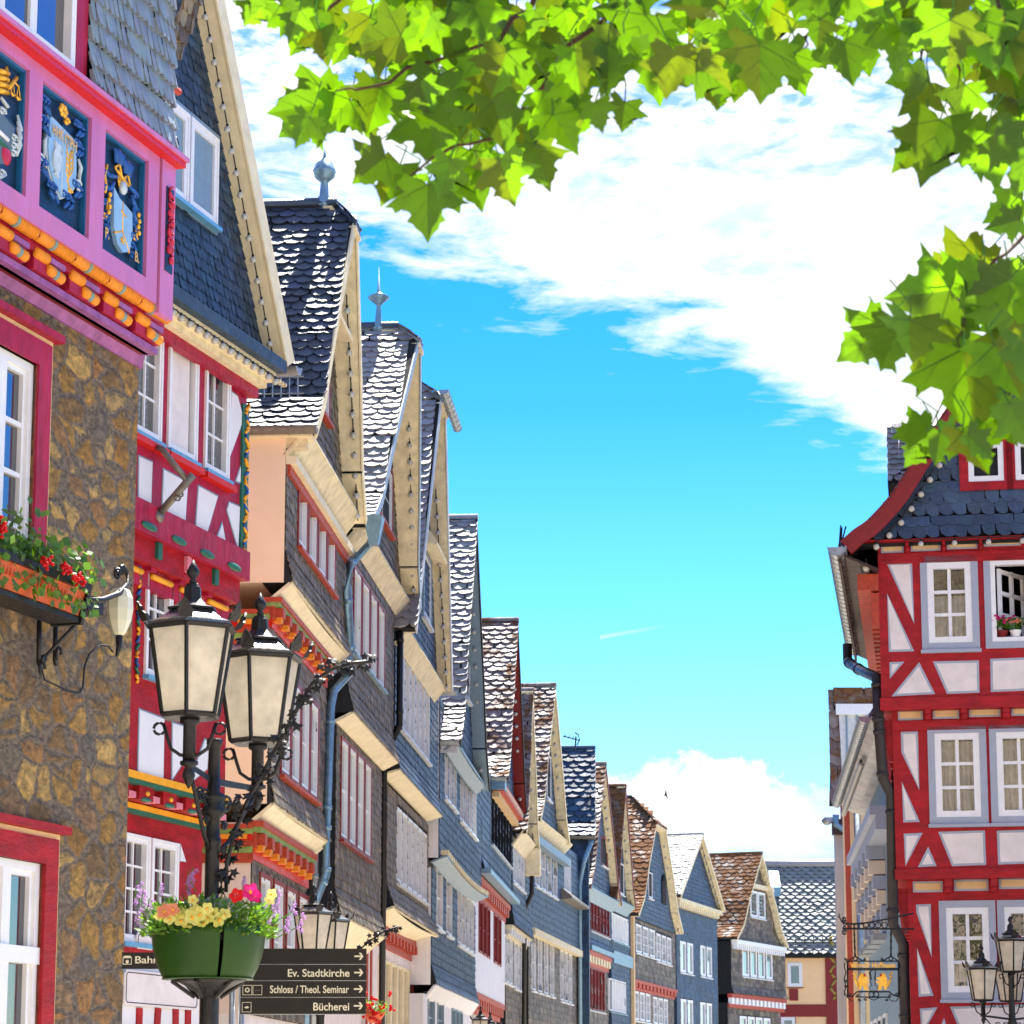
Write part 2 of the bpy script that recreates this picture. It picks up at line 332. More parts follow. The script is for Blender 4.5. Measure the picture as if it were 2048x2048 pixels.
# ---------------------------------------------------------------- houses
class House:
    """local frame: s along the facade, n out of it, z up; meshes use (s, -n, z)"""
    def __init__(s, name, label, cat, u=None, Y=None, vp=None, P0=None, d=None, group=None):
        s.d = Vector(d).normalized() if d else Vector(((vp-1024)/FPX*CP, 1, 0)).normalized()
        if P0 is None: P0 = Vector(((u-1024)/FPX*CP*Y, Y, 0))
        s.P0 = Vector(P0); s.nr = Vector((s.d.y, -s.d.x, 0)); s.z0 = -.0
        s.o = thing(name, label, cat, s.P0, math.atan2(s.d.y, s.d.x), group)
    def px(s, p, n=0.0):
        r = ray(*p); o = Vector((0, 0, EYE)); q = s.P0+s.nr*n; t = (q-o).dot(s.nr)/r.dot(s.nr); w_ = o+r*t
        return ((w_-s.P0).dot(s.d), w_.z)
    def pxs(s, p, sv=0.0):                      # on the side plane s = sv: gives (n, z)
        r = ray(*p); o = Vector((0, 0, EYE)); q = s.P0+s.d*sv; t = (q-o).dot(s.d)/r.dot(s.d); w_ = o+r*t
        return ((w_-s.P0).dot(s.nr), w_.z)
    def rR(s, uL, uR, vt, vb, n=0.0):           # rectangle from its left and right columns and the heights read at the right one
        a1, z1 = s.px((uR, vt), n); return (s.px((uL, vt), n)[0], s.px((uR, vb), n)[1], a1, z1)
    def pts(s, Z, L, n=0.0): return [s.px(Z(*p), n) for p in L]
    def world(s, a, n, z): return s.P0+s.d*a+s.nr*n+Vector((0, 0, z))
    def bx(s, mb, a0, a1, n0, n1, z0, z1, m): mb.box((min(a0, a1), -max(n0, n1), z0), (max(a0, a1), -min(n0, n1), z1), m)
    def wall(s, mb, a0, a1, z0, z1, nf, nb, m, holes=()):
        A = sorted({a0, a1}|{min(max(x, a0), a1) for h in holes for x in (h[0], h[2])}); Zs = sorted({z0, z1}|{min(max(x, z0), z1) for h in holes for x in (h[1], h[3])})
        for i in range(len(A)-1):
            for j in range(len(Zs)-1):
                ca, cz = (A[i]+A[i+1])/2, (Zs[j]+Zs[j+1])/2
                if A[i+1]-A[i] < 1e-5 or Zs[j+1]-Zs[j] < 1e-5: continue
                if any(h[0] < ca < h[2] and h[1] < cz < h[3] for h in holes): continue
                s.bx(mb, A[i], A[i+1], nf, nb, Zs[j], Zs[j+1], m)
def L3(p): return (p[0], -p[1], p[2])
def slates(mb, O, A, B, wid, ln, w_, h_, m, inside=None, shape='round', lift=.02, seed=1, jit=.12):
    """slates laid on a plane: O corner, A unit across, B unit up the slope; all in (s, n, z)"""
    rn = random.Random(seed); O, A, B = Vector(O), Vector(A), Vector(B); N = A.cross(B).normalized()
    if A.x > .5: N = -N
    rows = int(ln/h_)+1; k = int(wid/w_)+2
    for j in range(rows):
        b0 = j*h_; off = (j % 2)*.5*w_ if shape != 'old' else (j*.37 % 1)*w_
        for i in range(-1, k):
            a0 = i*w_+off-w_*.5+rn.uniform(-jit, jit)*w_*.5; ww = w_*(1.0+rn.uniform(-.1, .1)) if jit else w_
            ca, cb = a0+ww/2, b0+h_*.45
            x0, x1 = max(a0, -.0), min(a0+ww*1.02, wid)
            if x1-x0 < .12*w_ or cb > ln: continue
            if inside and not inside((x0+x1)/2, cb): continue
            y0 = b0+rn.uniform(-.06, .06)*h_*(jit > 0); y1 = min(b0+h_*1.35, ln)
            hh = y1-y0; li = lift*(1+rn.uniform(-.25, .35)); sk = rn.uniform(-.2, .2)*lift
            if shape == 'round': bt = [(x0, y0+hh*.34), (x0+(x1-x0)*.2, y0+hh*.10), (x0+(x1-x0)*.5, y0), (x0+(x1-x0)*.8, y0+hh*.08), (x1, y0+hh*.34)]
            elif shape == 'old': bt = [(x0, y0+hh*.5), (x0+(x1-x0)*.12, y0+hh*.2), (x0+(x1-x0)*.42, y0), (x0+(x1-x0)*.8, y0+hh*.0), (x1, y0+hh*.10)]
            elif shape == 'diamond': bt = [(x0, y0+hh*.5), (x0+(x1-x0)*.5, y0), (x1, y0+hh*.5)]
            else: bt = [(x0, y0), (x1, y0)]
            def P(x, y, l): return L3(O+A*x+B*y+N*l)
            def lf(x, y): return li*(1-(y-y0)/hh)+.003+sk*((x-x0)/(x1-x0)-.5)
            top = [(x1, y1), (x0, y1)]
            mb.face([P(x, y, lf(x, y)) for x, y in bt+top], m)
            for q in range(len(bt)-1):
                (xa, ya), (xb, yb) = bt[q], bt[q+1]
                mb.face([P(xa, ya, 0), P(xb, yb, 0), P(xb, yb, lf(xb, yb)), P(xa, ya, lf(xa, ya))], m)
def clad(H, mb, prof, a0, a1, m, w_=.2, h_=.16, holes=(), shape='round', lift=.018, seed=3, inside=None, jit=.12):
    """slate cladding on a facade whose profile is [(n, z), ...] from the bottom up"""
    for (n0, z0), (n1, z1) in zip(prof[:-1], prof[1:]):
        ln = math.hypot(n1-n0, z1-z0); B = Vector((0, (n1-n0)/ln, (z1-z0)/ln))
        def ins(a, b, z0=z0, B=B):
            z = z0+b*B.z; s_ = a0+a
            if any(h[0]-w_*.15 < s_ < h[2]+w_*.15 and h[1]-h_*.5 < z < h[3]+h_*.1 for h in holes): return False
            return inside is None or inside(s_, z)
        slates(mb, (a0, n0, z0), (1, 0, 0), B, a1-a0, ln, w_, h_, m, ins, shape, lift, seed, jit); seed += 1
def panel(H, mb, pts, n, m, th=.01):
    """flat polygon with thickness on the facade; pts in (s, z)"""
    mb.hexa([(a, -n, z) for a, z in pts], [(a, -(n+th), z) for a, z in pts], m)
def shrink(pts, d):
    cx = sum(p[0] for p in pts)/len(pts); cz = sum(p[1] for p in pts)/len(pts); out = []
    n = len(pts)
    for i in range(n):
        a, b, c = Vector(pts[i-1]), Vector(pts[i]), Vector(pts[(i+1) % n])
        e1, e2 = (b-a).normalized(), (c-b).normalized(); n1 = Vector((-e1.y, e1.x)); n2 = Vector((-e2.y, e2.x))
        if n1.dot(Vector((cx, cz))-b) < 0: n1 = -n1
        if n2.dot(Vector((cx, cz))-b) < 0: n2 = -n2
        k = 1+n1.dot(n2); q = b+(n1+n2)*(d/max(k, .35)); out.append((q.x, q.y))
    return out
def window(H, r, n, cols=1, rows=2, frame='white', sur=None, sw=.05, sill='white', glass='glass', fw=.05, bw=.025, rec=.05, label=None, proud=.03, curtain=False, midrail=0):
    """r = (s0, z0, s1, z1); the whole casement sits in a hole of the wall"""
    a0, z0, a1, z1 = r; mb = MB()
    def fr(x0, y0, x1, y1, wd, nf, nb, m):
        H.bx(mb, x0, x0+wd, nf, nb, y0, y1, m); H.bx(mb, x1-wd, x1, nf, nb, y0, y1, m)
        H.bx(mb, x0+wd, x1-wd, nf, nb, y0, y0+wd, m); H.bx(mb, x0+wd, x1-wd, nf, nb, y1-wd, y1, m)
    if sur: fr(a0-sw, z0-sw, a1+sw, z1+sw, sw+.004, n+proud, n-.03, sur)
    fr(a0, z0, a1, z1, fw, n+proud-.012, n-rec-.03, frame)
    ia0, ia1, iz0, iz1 = a0+fw, a1-fw, z0+fw, z1-fw
    for i in range(1, cols):
        x = ia0+(ia1-ia0)*i/cols; H.bx(mb, x-bw/2, x+bw/2, n-rec+.024, n-rec-.02, iz0, iz1, frame)
    for j in range(1, rows):
        y = iz0+(iz1-iz0)*j/rows; b2 = bw if not (midrail and j == midrail) else bw*2.2
        H.bx(mb, ia0, ia1, n-rec+.019, n-rec-.02, y-b2/2, y+b2/2, frame)
    o = mb.build('window', H.o)
    if label: o['label'] = label
    g_ = MB(); g_.face([(ia0, -(n-rec), iz0), (ia1, -(n-rec), iz0), (ia1, -(n-rec), iz1), (ia0, -(n-rec), iz1)], glass); g_.build('pane', o)
    if glass == 'clear':
        bk = MB(); H.bx(bk, a0-.3, a1+.3, n-1.6, n-1.65, z0-.3, z1+.3, 'dark'); H.bx(bk, a0-.31, a0-.3, n-.3, n-1.6, z0-.3, z1+.3, 'dark'); H.bx(bk, a1+.3, a1+.31, n-.3, n-1.6, z0-.3, z1+.3, 'dark')
        H.bx(bk, a0-.3, a1+.3, n-.3, n-1.6, z0-.31, z0-.3, 'dark'); H.bx(bk, a0-.3, a1+.3, n-.3, n-1.6, z1+.3, z1+.31, 'dark'); bk.build('room', o)
    if curtain:
        cb = MB(); K = 40
        def cn(i): return n-.13+.02*math.sin(i*1.3)+.012*math.sin(i*2.9)
        z_t = iz0+(iz1-iz0)*curtain
        for i in range(K):
            xa, xb = a0+(a1-a0)*i/K, a0+(a1-a0)*(i+1)/K
            cb.face([(xa, -cn(i), iz0), (xb, -cn(i+1), iz0), (xb, -cn(i+1), z_t), (xa, -cn(i), z_t)], 'curtain', True)
        cb.build('curtain', o)
    if sill:
        sb = MB(); H.bx(sb, a0-sw-.02, a1+sw+.02, n+proud+.05, n-.02, z0-sw-.05, z0-sw-.002, sill); sb.build('sill', o)
    return o
def wrow(H, tl, br, n, k, gap=.12, **kw):
    """k casements across a rectangle given by two photo points; returns the holes"""
    a0, z1 = H.px(tl, n); a1, z0 = H.px(br, n)
    if a1 < a0: a0, a1 = a1, a0
    g_ = (a1-a0)/(k+(k-1)*gap)*gap; ww = (a1-a0-g_*(k-1))/k; out = []
    for i in range(k):
        x = a0+i*(ww+g_); out.append((x, z0, x+ww, z1))
    return out
def gable(H, nf, ap, ff, nov, back, m, wall_m=None, th=.12, hip=None, kick=.0, sl=(.32, .2), board='cream', shape='round', lift=.03, seed=11, wall_slate='slate', wsl=(.2, .16), holes=(), wn=0.0, bd_w=.2, far_slates=False, edge=None, nap=None, dark_edge='brownzinc'):
    """a gable roof standing across the facade. nf, ap, ff = (s, z) of near foot, apex and far foot at the verge plane n = nov"""
    nap = nov if nap is None else nap
    def V3(s_, n, z): return Vector((s_, n, z))
    def line(foot, sgn):
        s0, z0 = foot; s1, z1 = ap; k = .16
        if not kick: return [(s0, z0), (s1, z1)]
        return [(s0, z0), (s0+(s1-s0)*k*1.5, z0+(z1-z0)*k*.95), (s0+(s1-s0)*.45, z0+(z1-z0)*.42), (s1, z1)]
    zc = None
    if hip: zc, hb = hip                        # cut height and set-back of the ridge end
    roof = MB(); boards = MB(); sla = MB()
    zf, za = (nf[1]+ff[1])/2, ap[1]
    def nz(z): return nov+(nap-nov)*max(0, min(1, (z-zf)/(za-zf)))
    for side, foot in ((0, nf), (1, ff)):
        ln_ = line(foot, side)
        if zc:
            # split the last segment at the hip cut
            (sa, z_a), (sb, z_b) = ln_[-2], ln_[-1]; t = (zc-z_a)/(z_b-z_a); ln_.insert(-1, (sa+(sb-sa)*t, zc))
        for i, ((sa, z_a), (sb, z_b)) in enumerate(zip(ln_[:-1], ln_[1:])):
            L = math.hypot(sb-sa, z_b-z_a); B = V3((sb-sa)/L, 0, (z_b-z_a)/L)
            nn = V3(-B.z, 0, B.x) if side == 0 else V3(B.z, 0, -B.x)   # outward
            if nn.z < 0: nn = -nn
            n_a, n_b = nz(z_a), nz(z_b); cutseg = zc and i == len(ln_)-2
            if cutseg: n_b = nap-hb
            q = [V3(sa, n_a, z_a), V3(sb, n_b, z_b), V3(sb, -back, z_b), V3(sa, -back, z_a)]
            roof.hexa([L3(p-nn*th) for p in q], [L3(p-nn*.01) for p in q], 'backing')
            # cream board under the overhang and along the verge
            qb = [V3(sa, n_a-.005, z_a), V3(sb, n_b-.005, z_b), V3(sb, min(wn-.02, n_b-.05), z_b), V3(sa, wn-.02, z_a)]
            boards.hexa([L3(p-nn*(th+.03)) for p in qb], [L3(p-nn*(th+.002)) for p in qb], board)
            if not cutseg:
                qe = [V3(sa, n_a+.004, z_a), V3(sb, n_b+.004, z_b), V3(sb, n_b+.03, z_b), V3(sa, n_a+.03, z_a)]
                boards.hexa([L3(p-nn*(th+.05)) for p in qe], [L3(p+nn*.0) for p in qe], edge or board)
            if side == 0 or far_slates:
                if side == 0: slates(sla, V3(sa, n_a+.05, z_a), V3(0, -1, 0), B, back+n_a+.05, L, sl[0], sl[1], m, (lambda a, b, n_a=n_a, n_b=n_b, L=L: a > (n_a-n_b)*b/L), shape, lift, seed+i)
                else: slates(sla, V3(sa, -back, z_a), V3(0, 1, 0), B, back+n_a+.05, L, sl[0], sl[1], m, (lambda a, b, n_a=n_a, n_b=n_b, L=L, bk=back: a < bk+n_a+.05-(n_a-n_b)*b/L), shape, lift, seed+i)
    if zc:
        def cut(foot):
            ln_ = line(foot, 0); (sa, z_a), (sb, z_b) = ln_[-2], ln_[-1]; t = (zc-z_a)/(z_b-z_a); return sa+(sb-sa)*t
        c0, c1 = cut(nf), cut(ff); n_c = nz(zc)+.06
        p0, p1, p2 = V3(c0-.05, n_c, zc-.05), V3(c1+.05, n_c, zc-.05), V3(ap[0], nap-hb, ap[1])
        roof.hexa([L3(p) for p in (p0, p1, p2)], [L3(p+V3(0, .0, .05)) for p in (p0, p1, p2)], m)
        mid = (p0+p1)/2; Bh = (p2-mid); Lh = Bh.length; Bh.normalize(); wd = (p1-p0).length
        slates(sla, p0+V3(0, 0, .06), V3(1, 0, 0), Bh, wd, Lh, sl[0], sl[1], m, (lambda a, b: abs(a-wd/2) < wd/2*(1-b/Lh)), shape, lift, seed+9)
        boards.hexa([L3(p) for p in (p0, p1, V3(c1, wn, zc-.1), V3(c0, wn, zc-.1))], [L3(p-V3(0, 0, .05)) for p in (p0, p1, V3(c1, wn, zc-.1), V3(c0, wn, zc-.1))], board)
    # ridge capping
    nr_ = nap-(hip[1] if hip else 0)
    roof.tube([L3(V3(ap[0], nr_+.05, ap[1]+.0)), L3(V3(ap[0], -back, ap[1]+.0))], .09, m if not zc else 'slate_roof', 6)
    # gable wall
    wl = MB(); ln0 = line(nf, 0); ln1 = line(ff, 1); zt = zc-.1 if zc else ap[1]-.15
    def s_at(ln_, z):
        for (sa, z_a), (sb, z_b) in zip(ln_[:-1], ln_[1:]):
            if z_a <= z <= z_b: return sa+(sb-sa)*(z-z_a)/(z_b-z_a)
        return ln_[0][0] if z < ln_[0][1] else ln_[-1][0]
    zb = min(nf[1], ff[1])-.12
    pts = [(s_at(ln0, zb)+.25, zb)]
    zs = sorted({z for _, z in ln0[1:-1]+ln1[1:-1] if z < zt-.05})
    pts = [(s_at(ln0, zb)+.22, zb)]+[(s_at(ln0, z)+.16, z) for z in zs]+[(s_at(ln0, zt)+.08, zt)]+[(s_at(ln1, zt)-.08, zt)]+[(s_at(ln1, z)-.16, z) for z in reversed(zs)]+[(s_at(ln1, zb)-.22, zb)]
    if wall_m: wl.hexa([(a, -(wn-.3), z) for a, z in pts], [(a, -(wn-.012), z) for a, z in pts], wall_m)
    sm_ = MB()
    if wall_slate:
        a0, a1 = pts[0][0], pts[-1][0]
        clad(H, sm_, [(wn-.01, zb), (wn-.01, zt)], a0, a1, wall_slate, wsl[0], wsl[1], holes, 'old', .02, seed+20, inside=lambda s_, z: s_at(ln0, z)+.12 < s_ < s_at(ln1, z)-.12)
        sm_.build('gable_cladding', H.o)
    ro = roof.build('roof', H.o); sla.build('roof_slates', ro); boards.build('verge_board', H.o)
    if wall_m: wl.build('gable_wall', H.o)
    return dict(ln0=ln0, ln1=ln1, s_at=s_at, nz=nz)
def lights(H, pts, r=.035, label='', group='festoon lights along the gables', k=12, name='festoon_light'):
    """a cable with bulbs hung along (s, n, z) points: a thing of its own"""
    P = [H.world(*p) for p in pts]; o = thing(name, label, 'string lights', P[0], 0, group)
    loc = [p-P[0] for p in P]; mb = MB()
    seg = []; total = sum((b-a).length for a, b in zip(loc[:-1], loc[1:]))
    def pos(t):
        d = t*total
        for a, b in zip(loc[:-1], loc[1:]):
            l = (b-a).length
            if d <= l+1e-6: return a+(b-a)*(d/l if l else 0)
            d -= l
        return loc[-1]
    mb.tube([pos(i/(k*2))-Vector((0, 0, .02*(i % 2))) for i in range(2*k+1)], max(r*.22, .006), 'iron', 5); mb.build('cable', o)
    for i in range(k):
        p = pos((i+.5)/k); b = MB(); b.lathe((0, 0, 0), [(r*.4, 0), (r*.42, -r*.7), (r*.3, -r*.8)], 'iron', 8)
        b.ball((0, 0, -r*1.7), r, 'bulbg', 10); b.build('bulb', o, p)
    return o
def pipe(H, pts, r, m, name='downpipe', k=10):
    mb = MB(); mb.tube([L3(p) for p in pts], r, m, k)
    for a, b in zip(pts[:-1], pts[1:]):
        if abs(a[2]-b[2]) > .6:
            for t in (.12, .88):
                c = [a[i]+(b[i]-a[i])*t for i in range(3)]; c2 = [a[i]+(b[i]-a[i])*(t+.06/abs(a[2]-b[2])) for i in range(3)]
                mb.tube([L3(c), L3(c2)], r*1.18, m, k)
    return mb.build(name, H.o)
def gutter(H, p0, p1, r, m='metal'):
    mb = MB(); p0, p1 = Vector(L3(p0)), Vector(L3(p1)); t = (p1-p0).normalized(); sd_ = t.cross(Vector((0, 0, 1))).normalized(); K = 8
    for rr in (r, r*.9):
        for j in range(K):
            a0, a1 = math.pi*j/K, math.pi*(j+1)/K
            def q(p, a): return p+sd_*rr*math.cos(a)-Vector((0, 0, 1))*rr*math.sin(a)
            mb.face([q(p0, a0), q(p1, a0), q(p1, a1), q(p0, a1)], m, True)
    for p in (p0, p1): mb.face([p+sd_*r*math.cos(math.pi*j/K)-Vector((0, 0, 1))*r*math.sin(math.pi*j/K) for j in range(K+1)], m)
    L = (p1-p0).length; n = max(2, int(L/.35))
    for i in range(n+1):
        c = p0+t*(L*i/n); mb.tube([c+sd_*r*1.04*math.cos(math.pi*j/6)-Vector((0, 0, 1))*r*1.04*math.sin(math.pi*j/6) for j in range(7)], r*.07, m, 4)
    mb.tube([p0+sd_*r, p1+sd_*r], r*.12, m, 6)
    return mb.build('gutter', H.o)
# ================================================================ THE SETTING
mb = MB(); mb.face([(-900, -300, 0), (900, -300, 0), (900, 1500, 0), (-900, 1500, 0)], mat('distant_ground', (.34, .30, .25), .9, .3, .05)); tag(mb.build('ground'), kind='structure')
cob = mat('cobblestones', (.46, .41, .35), .8, .25, 3, .6, 12)
mb = MB(); mb.face([(-4.5, -12, .004), (9, -12, .004), (9, 60, .004), (22, 160, .004), (5, 160, .004), (-1.2, 60, .004), (-4.5, 30, .004)], cob); tag(mb.build('street'), kind='structure')

# ================================================================ A: the stone town hall at the left edge
A = House('stone_town_hall', 'brown rubble stone building with pink carved coat of arms bay at left edge', 'town hall', u=240, Y=20, vp=2750)
NB = .35
zb_top, zb_bot = A.px((345, 322), NB)[1], A.px((344, 628), NB)[1]; a_end = A.px((346, 480), NB)[0]
z_st = A.px((263, 700), .02)[1]
up = A.rR(-52, 72, 730, 1165); lo = A.rR(-48, 85, 1728, 2300); lo = (lo[0], 1.2, lo[2], lo[3])
mb = MB(); A.wall(mb, -9, 0, 0, z_st+.05, 0, -.6, 'stone', [up, lo]); A.bx(mb, -9, 0, -.61, -7, 0, z_st, 'stone')
A.bx(mb, -9, .0, -.6, -7, z_st, 16, 'slate_grey'); mb.build('wall', A.o)
def town_window(r, top, mx, split):
    a0, z0, a1, z1 = r; mb = MB()
    for (e, nf, m) in ((.23, .012, 'creampanel'), (.19, .03, mx)):
        A.bx(mb, a1, a1+e, nf, -.02, z0-.2, z1+e, m); A.bx(mb, a0-e, a0, nf, -.02, z0-.2, z1+e, m); A.bx(mb, a0, a1, nf, -.02, z1, z1+e, m)
    A.bx(mb, a0-.4, a1+.29, .08, .0, z1+.232, z1+.29, mx)
    mb.build('window_surround', A.o)
    mid = (a0+a1)/2
    mb = MB()
    for x0, x1 in ((a0, mid), (mid, a1)):
        A.bx(mb, x0, x0+.06, -.02, -.1, z0, z1, 'white'); A.bx(mb, x1-.06, x1, -.02, -.1, z0, z1, 'white'); A.bx(mb, x0+.06, x1-.06, -.02, -.1, z1-.06, z1, 'white')
        A.bx(mb, x0+.06, x0+.10, -.045, -.1, z0, z1-.06, 'white'); A.bx(mb, x1-.10, x1-.06, -.045, -.1, z0, z1-.06, 'white'); A.bx(mb, x0+.1, x1-.1, -.045, -.1, z1-.1, z1-.06, 'white')
        for z in split: A.bx(mb, x0+.1, x1-.1, -.05, -.09, z-.018, z+.018, 'white')
    if len(split) == 1: A.bx(mb, a0, a1, .0, -.09, split[0]-.06, split[0]+.06, 'white')
    o = mb.build('window', A.o); g_ = MB(); g_.face([(a0, .08, z0), (a1, .08, z0), (a1, .08, z1), (a0, .08, z1)], 'glass'); g_.build('pane', o)
hh = up[3]-up[1]
town_window(up, 0, 'magenta', [up[3]-.1-hh*.235*k for k in (1, 2, 3)])
town_window(lo, 0, 'red', [A.px((85, 1913), 0)[1]])
# bay
mb = MB(); ab0 = -9
A.bx(mb, ab0, a_end, NB-.12, -.3, zb_bot, zb_top, 'dark')
P3 = A.rR(210, 298, 323, 559, NB); P2 = A.rR(84, 184.5, 236, 479, NB); P1 = (P2[0]*2-P3[0]-.02, 0, P2[2]*2-P3[2], 0)
pz0, pz1 = P3[1], P3[3]
cols_ = [P1, P2, P3]; gx = P2[0]-P1[2]
edges = [ab0]+[x for p in cols_ for x in (p[0], p[2])]+[A.px((316, 480), NB)[0]]
for i in range(0, len(edges), 2): A.bx(mb, edges[i], edges[i+1], NB, NB-.12, pz0, pz1, 'pink')
A.bx(mb, ab0, edges[-1], NB, NB-.12, zb_bot, pz0, 'pink'); A.bx(mb, ab0, edges[-1], NB, NB-.12, pz1, zb_top, 'pink')
pe = A.px((319, 480), NB)[0]
A.bx(mb, edges[-1], pe, NB-.05, NB-.2, zb_bot, zb_top, 'darkred')
A.bx(mb, pe, a_end, NB+.012, NB-.2, zb_bot-.06, zb_top, 'pink')
A.bx(mb, ab0, a_end+.04, NB+.11, -.1, zb_top, zb_top+.035, 'pink'); A.bx(mb, ab0, a_end+.02, NB+.09, -.1, zb_top-.05, zb_top, 'brightred'); A.bx(mb, ab0, a_end, NB+.03, -.1, zb_top+.035, zb_top+.10, 'pink')
mb.build('bay_frame', A.o)
# carved narrow panel on the corner post
mb = MB(); c0, c1 = pe+(a_end-pe)*.3, pe+(a_end-pe)*.84; A.bx(mb, c0, c1, NB+.02, NB+.0, pz0+.15, pz1-.1, 'navy')
for k in range(7):
    zc_ = pz0+.25+(pz1-pz0-.45)*k/6.5; cx = (c0+c1)/2
    mb.tube([(cx+(c1-c0)*.33*math.sin(q*.9+k), -(NB+.03), zc_+.012*q*1.6) for q in range(9)], .012, 'crimson', 6)
    mb.ball((cx+.02*(-1)**k, -(NB+.03), zc_), .034, 'crimson', 8, sy=.6); mb.ball((cx-.025*(-1)**k, -(NB+.03), zc_+.07), .024, 'crimson', 8, sy=.6)
mb.build('carved_post_panel', A.o)
def T(a, z, n): return (a, -n, z)
def text_mesh(txt, size, m, ext=.004, bold=0.0):
    cu = bpy.data.curves.new('t', 'FONT'); cu.body = txt; cu.size = size; cu.extrude = ext; cu.offset = bold; cu.align_x = 'LEFT'
    o = bpy.data.objects.new('t', cu); sc.collection.objects.link(o); dg = bpy.context.evaluated_depsgraph_get(); me = bpy.data.meshes.new_from_object(o.evaluated_get(dg))
    bpy.data.objects.remove(o); me.materials.clear(); me.materials.append(M[m]); return me
def put_text(txt, parent, name, origin, xdir, updir, height, width, m='signtext', bold=0.0, ext=.003):
    """lettering fitted to a width and height, on a plane in the parent's space"""
    me = text_mesh(txt, 1.0, m, 0.0, bold); xs = [v.co.x for v in me.vertices]; ys = [v.co.y for v in me.vertices]
    x0, x1, y0, y1 = min(xs), max(xs), 0, max(ys); sx, sy = width/(x1-x0), height/(y1-y0)
    X, U, O = Vector(xdir).normalized(), Vector(updir).normalized(), Vector(origin)
    for v in me.vertices: c = v.co.copy(); v.co = O+X*((c.x-x0)*sx)+U*(c.y*sy)
    o = bpy.data.objects.new(name, me); sc.collection.objects.link(o); o.parent = parent; return o
def relief_panel(p, kind):
    a0, a1 = p[0], p[2]; W_, Hh = a1-a0, pz1-pz0; n = NB-.07
    def q(x, y): return (a0+W_*x, pz0+Hh*y)
    mb = MB()
    A.bx(mb, a0, a1, n, n-.04, pz0, pz1, 'navy')
    e = .022
    A.bx(mb, a0, a0+e, n+.04, n, pz0, pz1, 'bluerim'); A.bx(mb, a1-e, a1, n+.04, n, pz0, pz1, 'bluerim'); A.bx(mb, a0+e, a1-e, n+.04, n, pz1-e, pz1, 'bluerim'); A.bx(mb, a0+e, a1-e, n+.04, n, pz0, pz0+e, 'bluerim')
    o = mb.build('coat_of_arms_panel', A.o); mb = MB()
    def tb(pts, r, m): mb.tube([T(*q(x, y), n+.03) for x, y in pts], r, m, 7)
    def curl(x, y, sx, sy, r, m, turns=1.2):
        tb([(x+sx*(1-t*.72)*math.cos(t*turns*6.28), y+sy*(1-t*.72)*math.sin(t*turns*6.28)) for t in [i/14 for i in range(15)]], r, m)
    def scr(pts, r, m):
        tb(pts, [r*.55]+[r]*(len(pts)-2)+[r*.7], m); curl(pts[-1][0]-.05, pts[-1][1], .062, .03, [r*.62]*9+[r*.4]*6, m)
    def poly(pts, m, th, base=0): panel(A, mb, [q(*c) for c in pts], n+base, m, th)
    sh = [(.25, .80), (.78, .74), (.80, .50), (.78, .38), (.68, .29), (.52, .22), (.36, .30), (.27, .40), (.23, .55)]
    rr = random.Random(int(a0*10))
    if kind == 2:
        poly([(x+(x-.5)*.10, y+(y-.52)*.07) for x, y in sh], 'silver', .022); poly(sh, 'shield', .034)
        tb([(.515, .77), (.52, .24)], .008, 'silver')
        for sx in (-1, 1):
            X = lambda x: .52+sx*x
            for ys, m in ((.84, 'azure'), (.68, 'azure'), (.34, 'azure'), (.20, 'azure')):
                for k in range(2):
                    xx = .30+.06*k if ys > .3 else .10+.09*k
                    scr([(X(xx-.04), ys-.05+k*.01), (X(xx+.03), ys), (X(xx+.05), ys+.04), (X(xx), ys+.055)], .019, m)
            scr([(X(.32), .62), (X(.38), .56), (X(.34), .48), (X(.38), .42)], .017, 'silver'); scr([(X(.30), .44), (X(.34), .36), (X(.40), .38)], .014, 'silver')
        for k in range(6):
            an = k*1.05; mb.ball(T(*q(.46+.05*math.cos(an), .90+.03*math.sin(an)), n+.05), .026, 'gold', 8, sy=.6)
        curl(.58, .85, .05, .03, .013, 'gold')
        jug = [(.33, .62), (.46, .605), (.43, .57), (.47, .50), (.455, .42), (.41, .37), (.43, .345), (.33, .355), (.36, .38), (.31, .44), (.31, .52), (.35, .58)]
        poly(jug, 'silver', .048); tb([(.45, .60), (.50, .585), (.495, .54), (.455, .53)], .011, 'silver')
        tb([(.345, .46), (.36, .52), (.38, .46)], .008, 'gold'); tb([(.375, .43), (.42, .50), (.41, .42)], .008, 'gold')
        tb([(.66, .33), (.62, .38), (.66, .47), (.65, .56), (.69, .64)], .014, 'gold')
        for k in range(5): tb([(.645, .40+.045*k), (.60, .43+.045*k), (.585, .47+.045*k)], .009, 'gold'); tb([(.655, .42+.05*k), (.71, .47+.04*k), (.73, .53+.035*k)], .009, 'gold')
        curl(.68, .31, .05, .02, .013, 'gold')
    if kind == 3:
        s3 = [(.30, .62), (.38, .60), (.66, .50), (.74, .44), (.72, .28), (.66, .18), (.52, .12), (.38, .17), (.30, .30), (.28, .45)]
        s3 = [(.31, .60), (.44, .54), (.74, .49), (.76, .30), (.70, .15), (.55, .105), (.42, .15), (.33, .28)]
        poly(s3, 'shield', .035)
        tb([(.52, .53), (.53, .27)], .010, 'gold'); tb([(.48, .445), (.60, .42)], .011, 'gold'); tb([(.53, .28), (.36, .23)], .010, 'gold'); tb([(.53, .28), (.70, .14)], .010, 'gold')
        poly([(.52+.05*(1 if k % 2 == 0 else .4)*math.sin(k*.628), .20+.032*(1 if k % 2 == 0 else .4)*math.cos(k*.628)) for k in range(10)], 'gold', .012, .035)
        mb.ball(T(*q(.50, .64), n+.04), .05, 'silver', 10, sy=.6, sz=1.1)
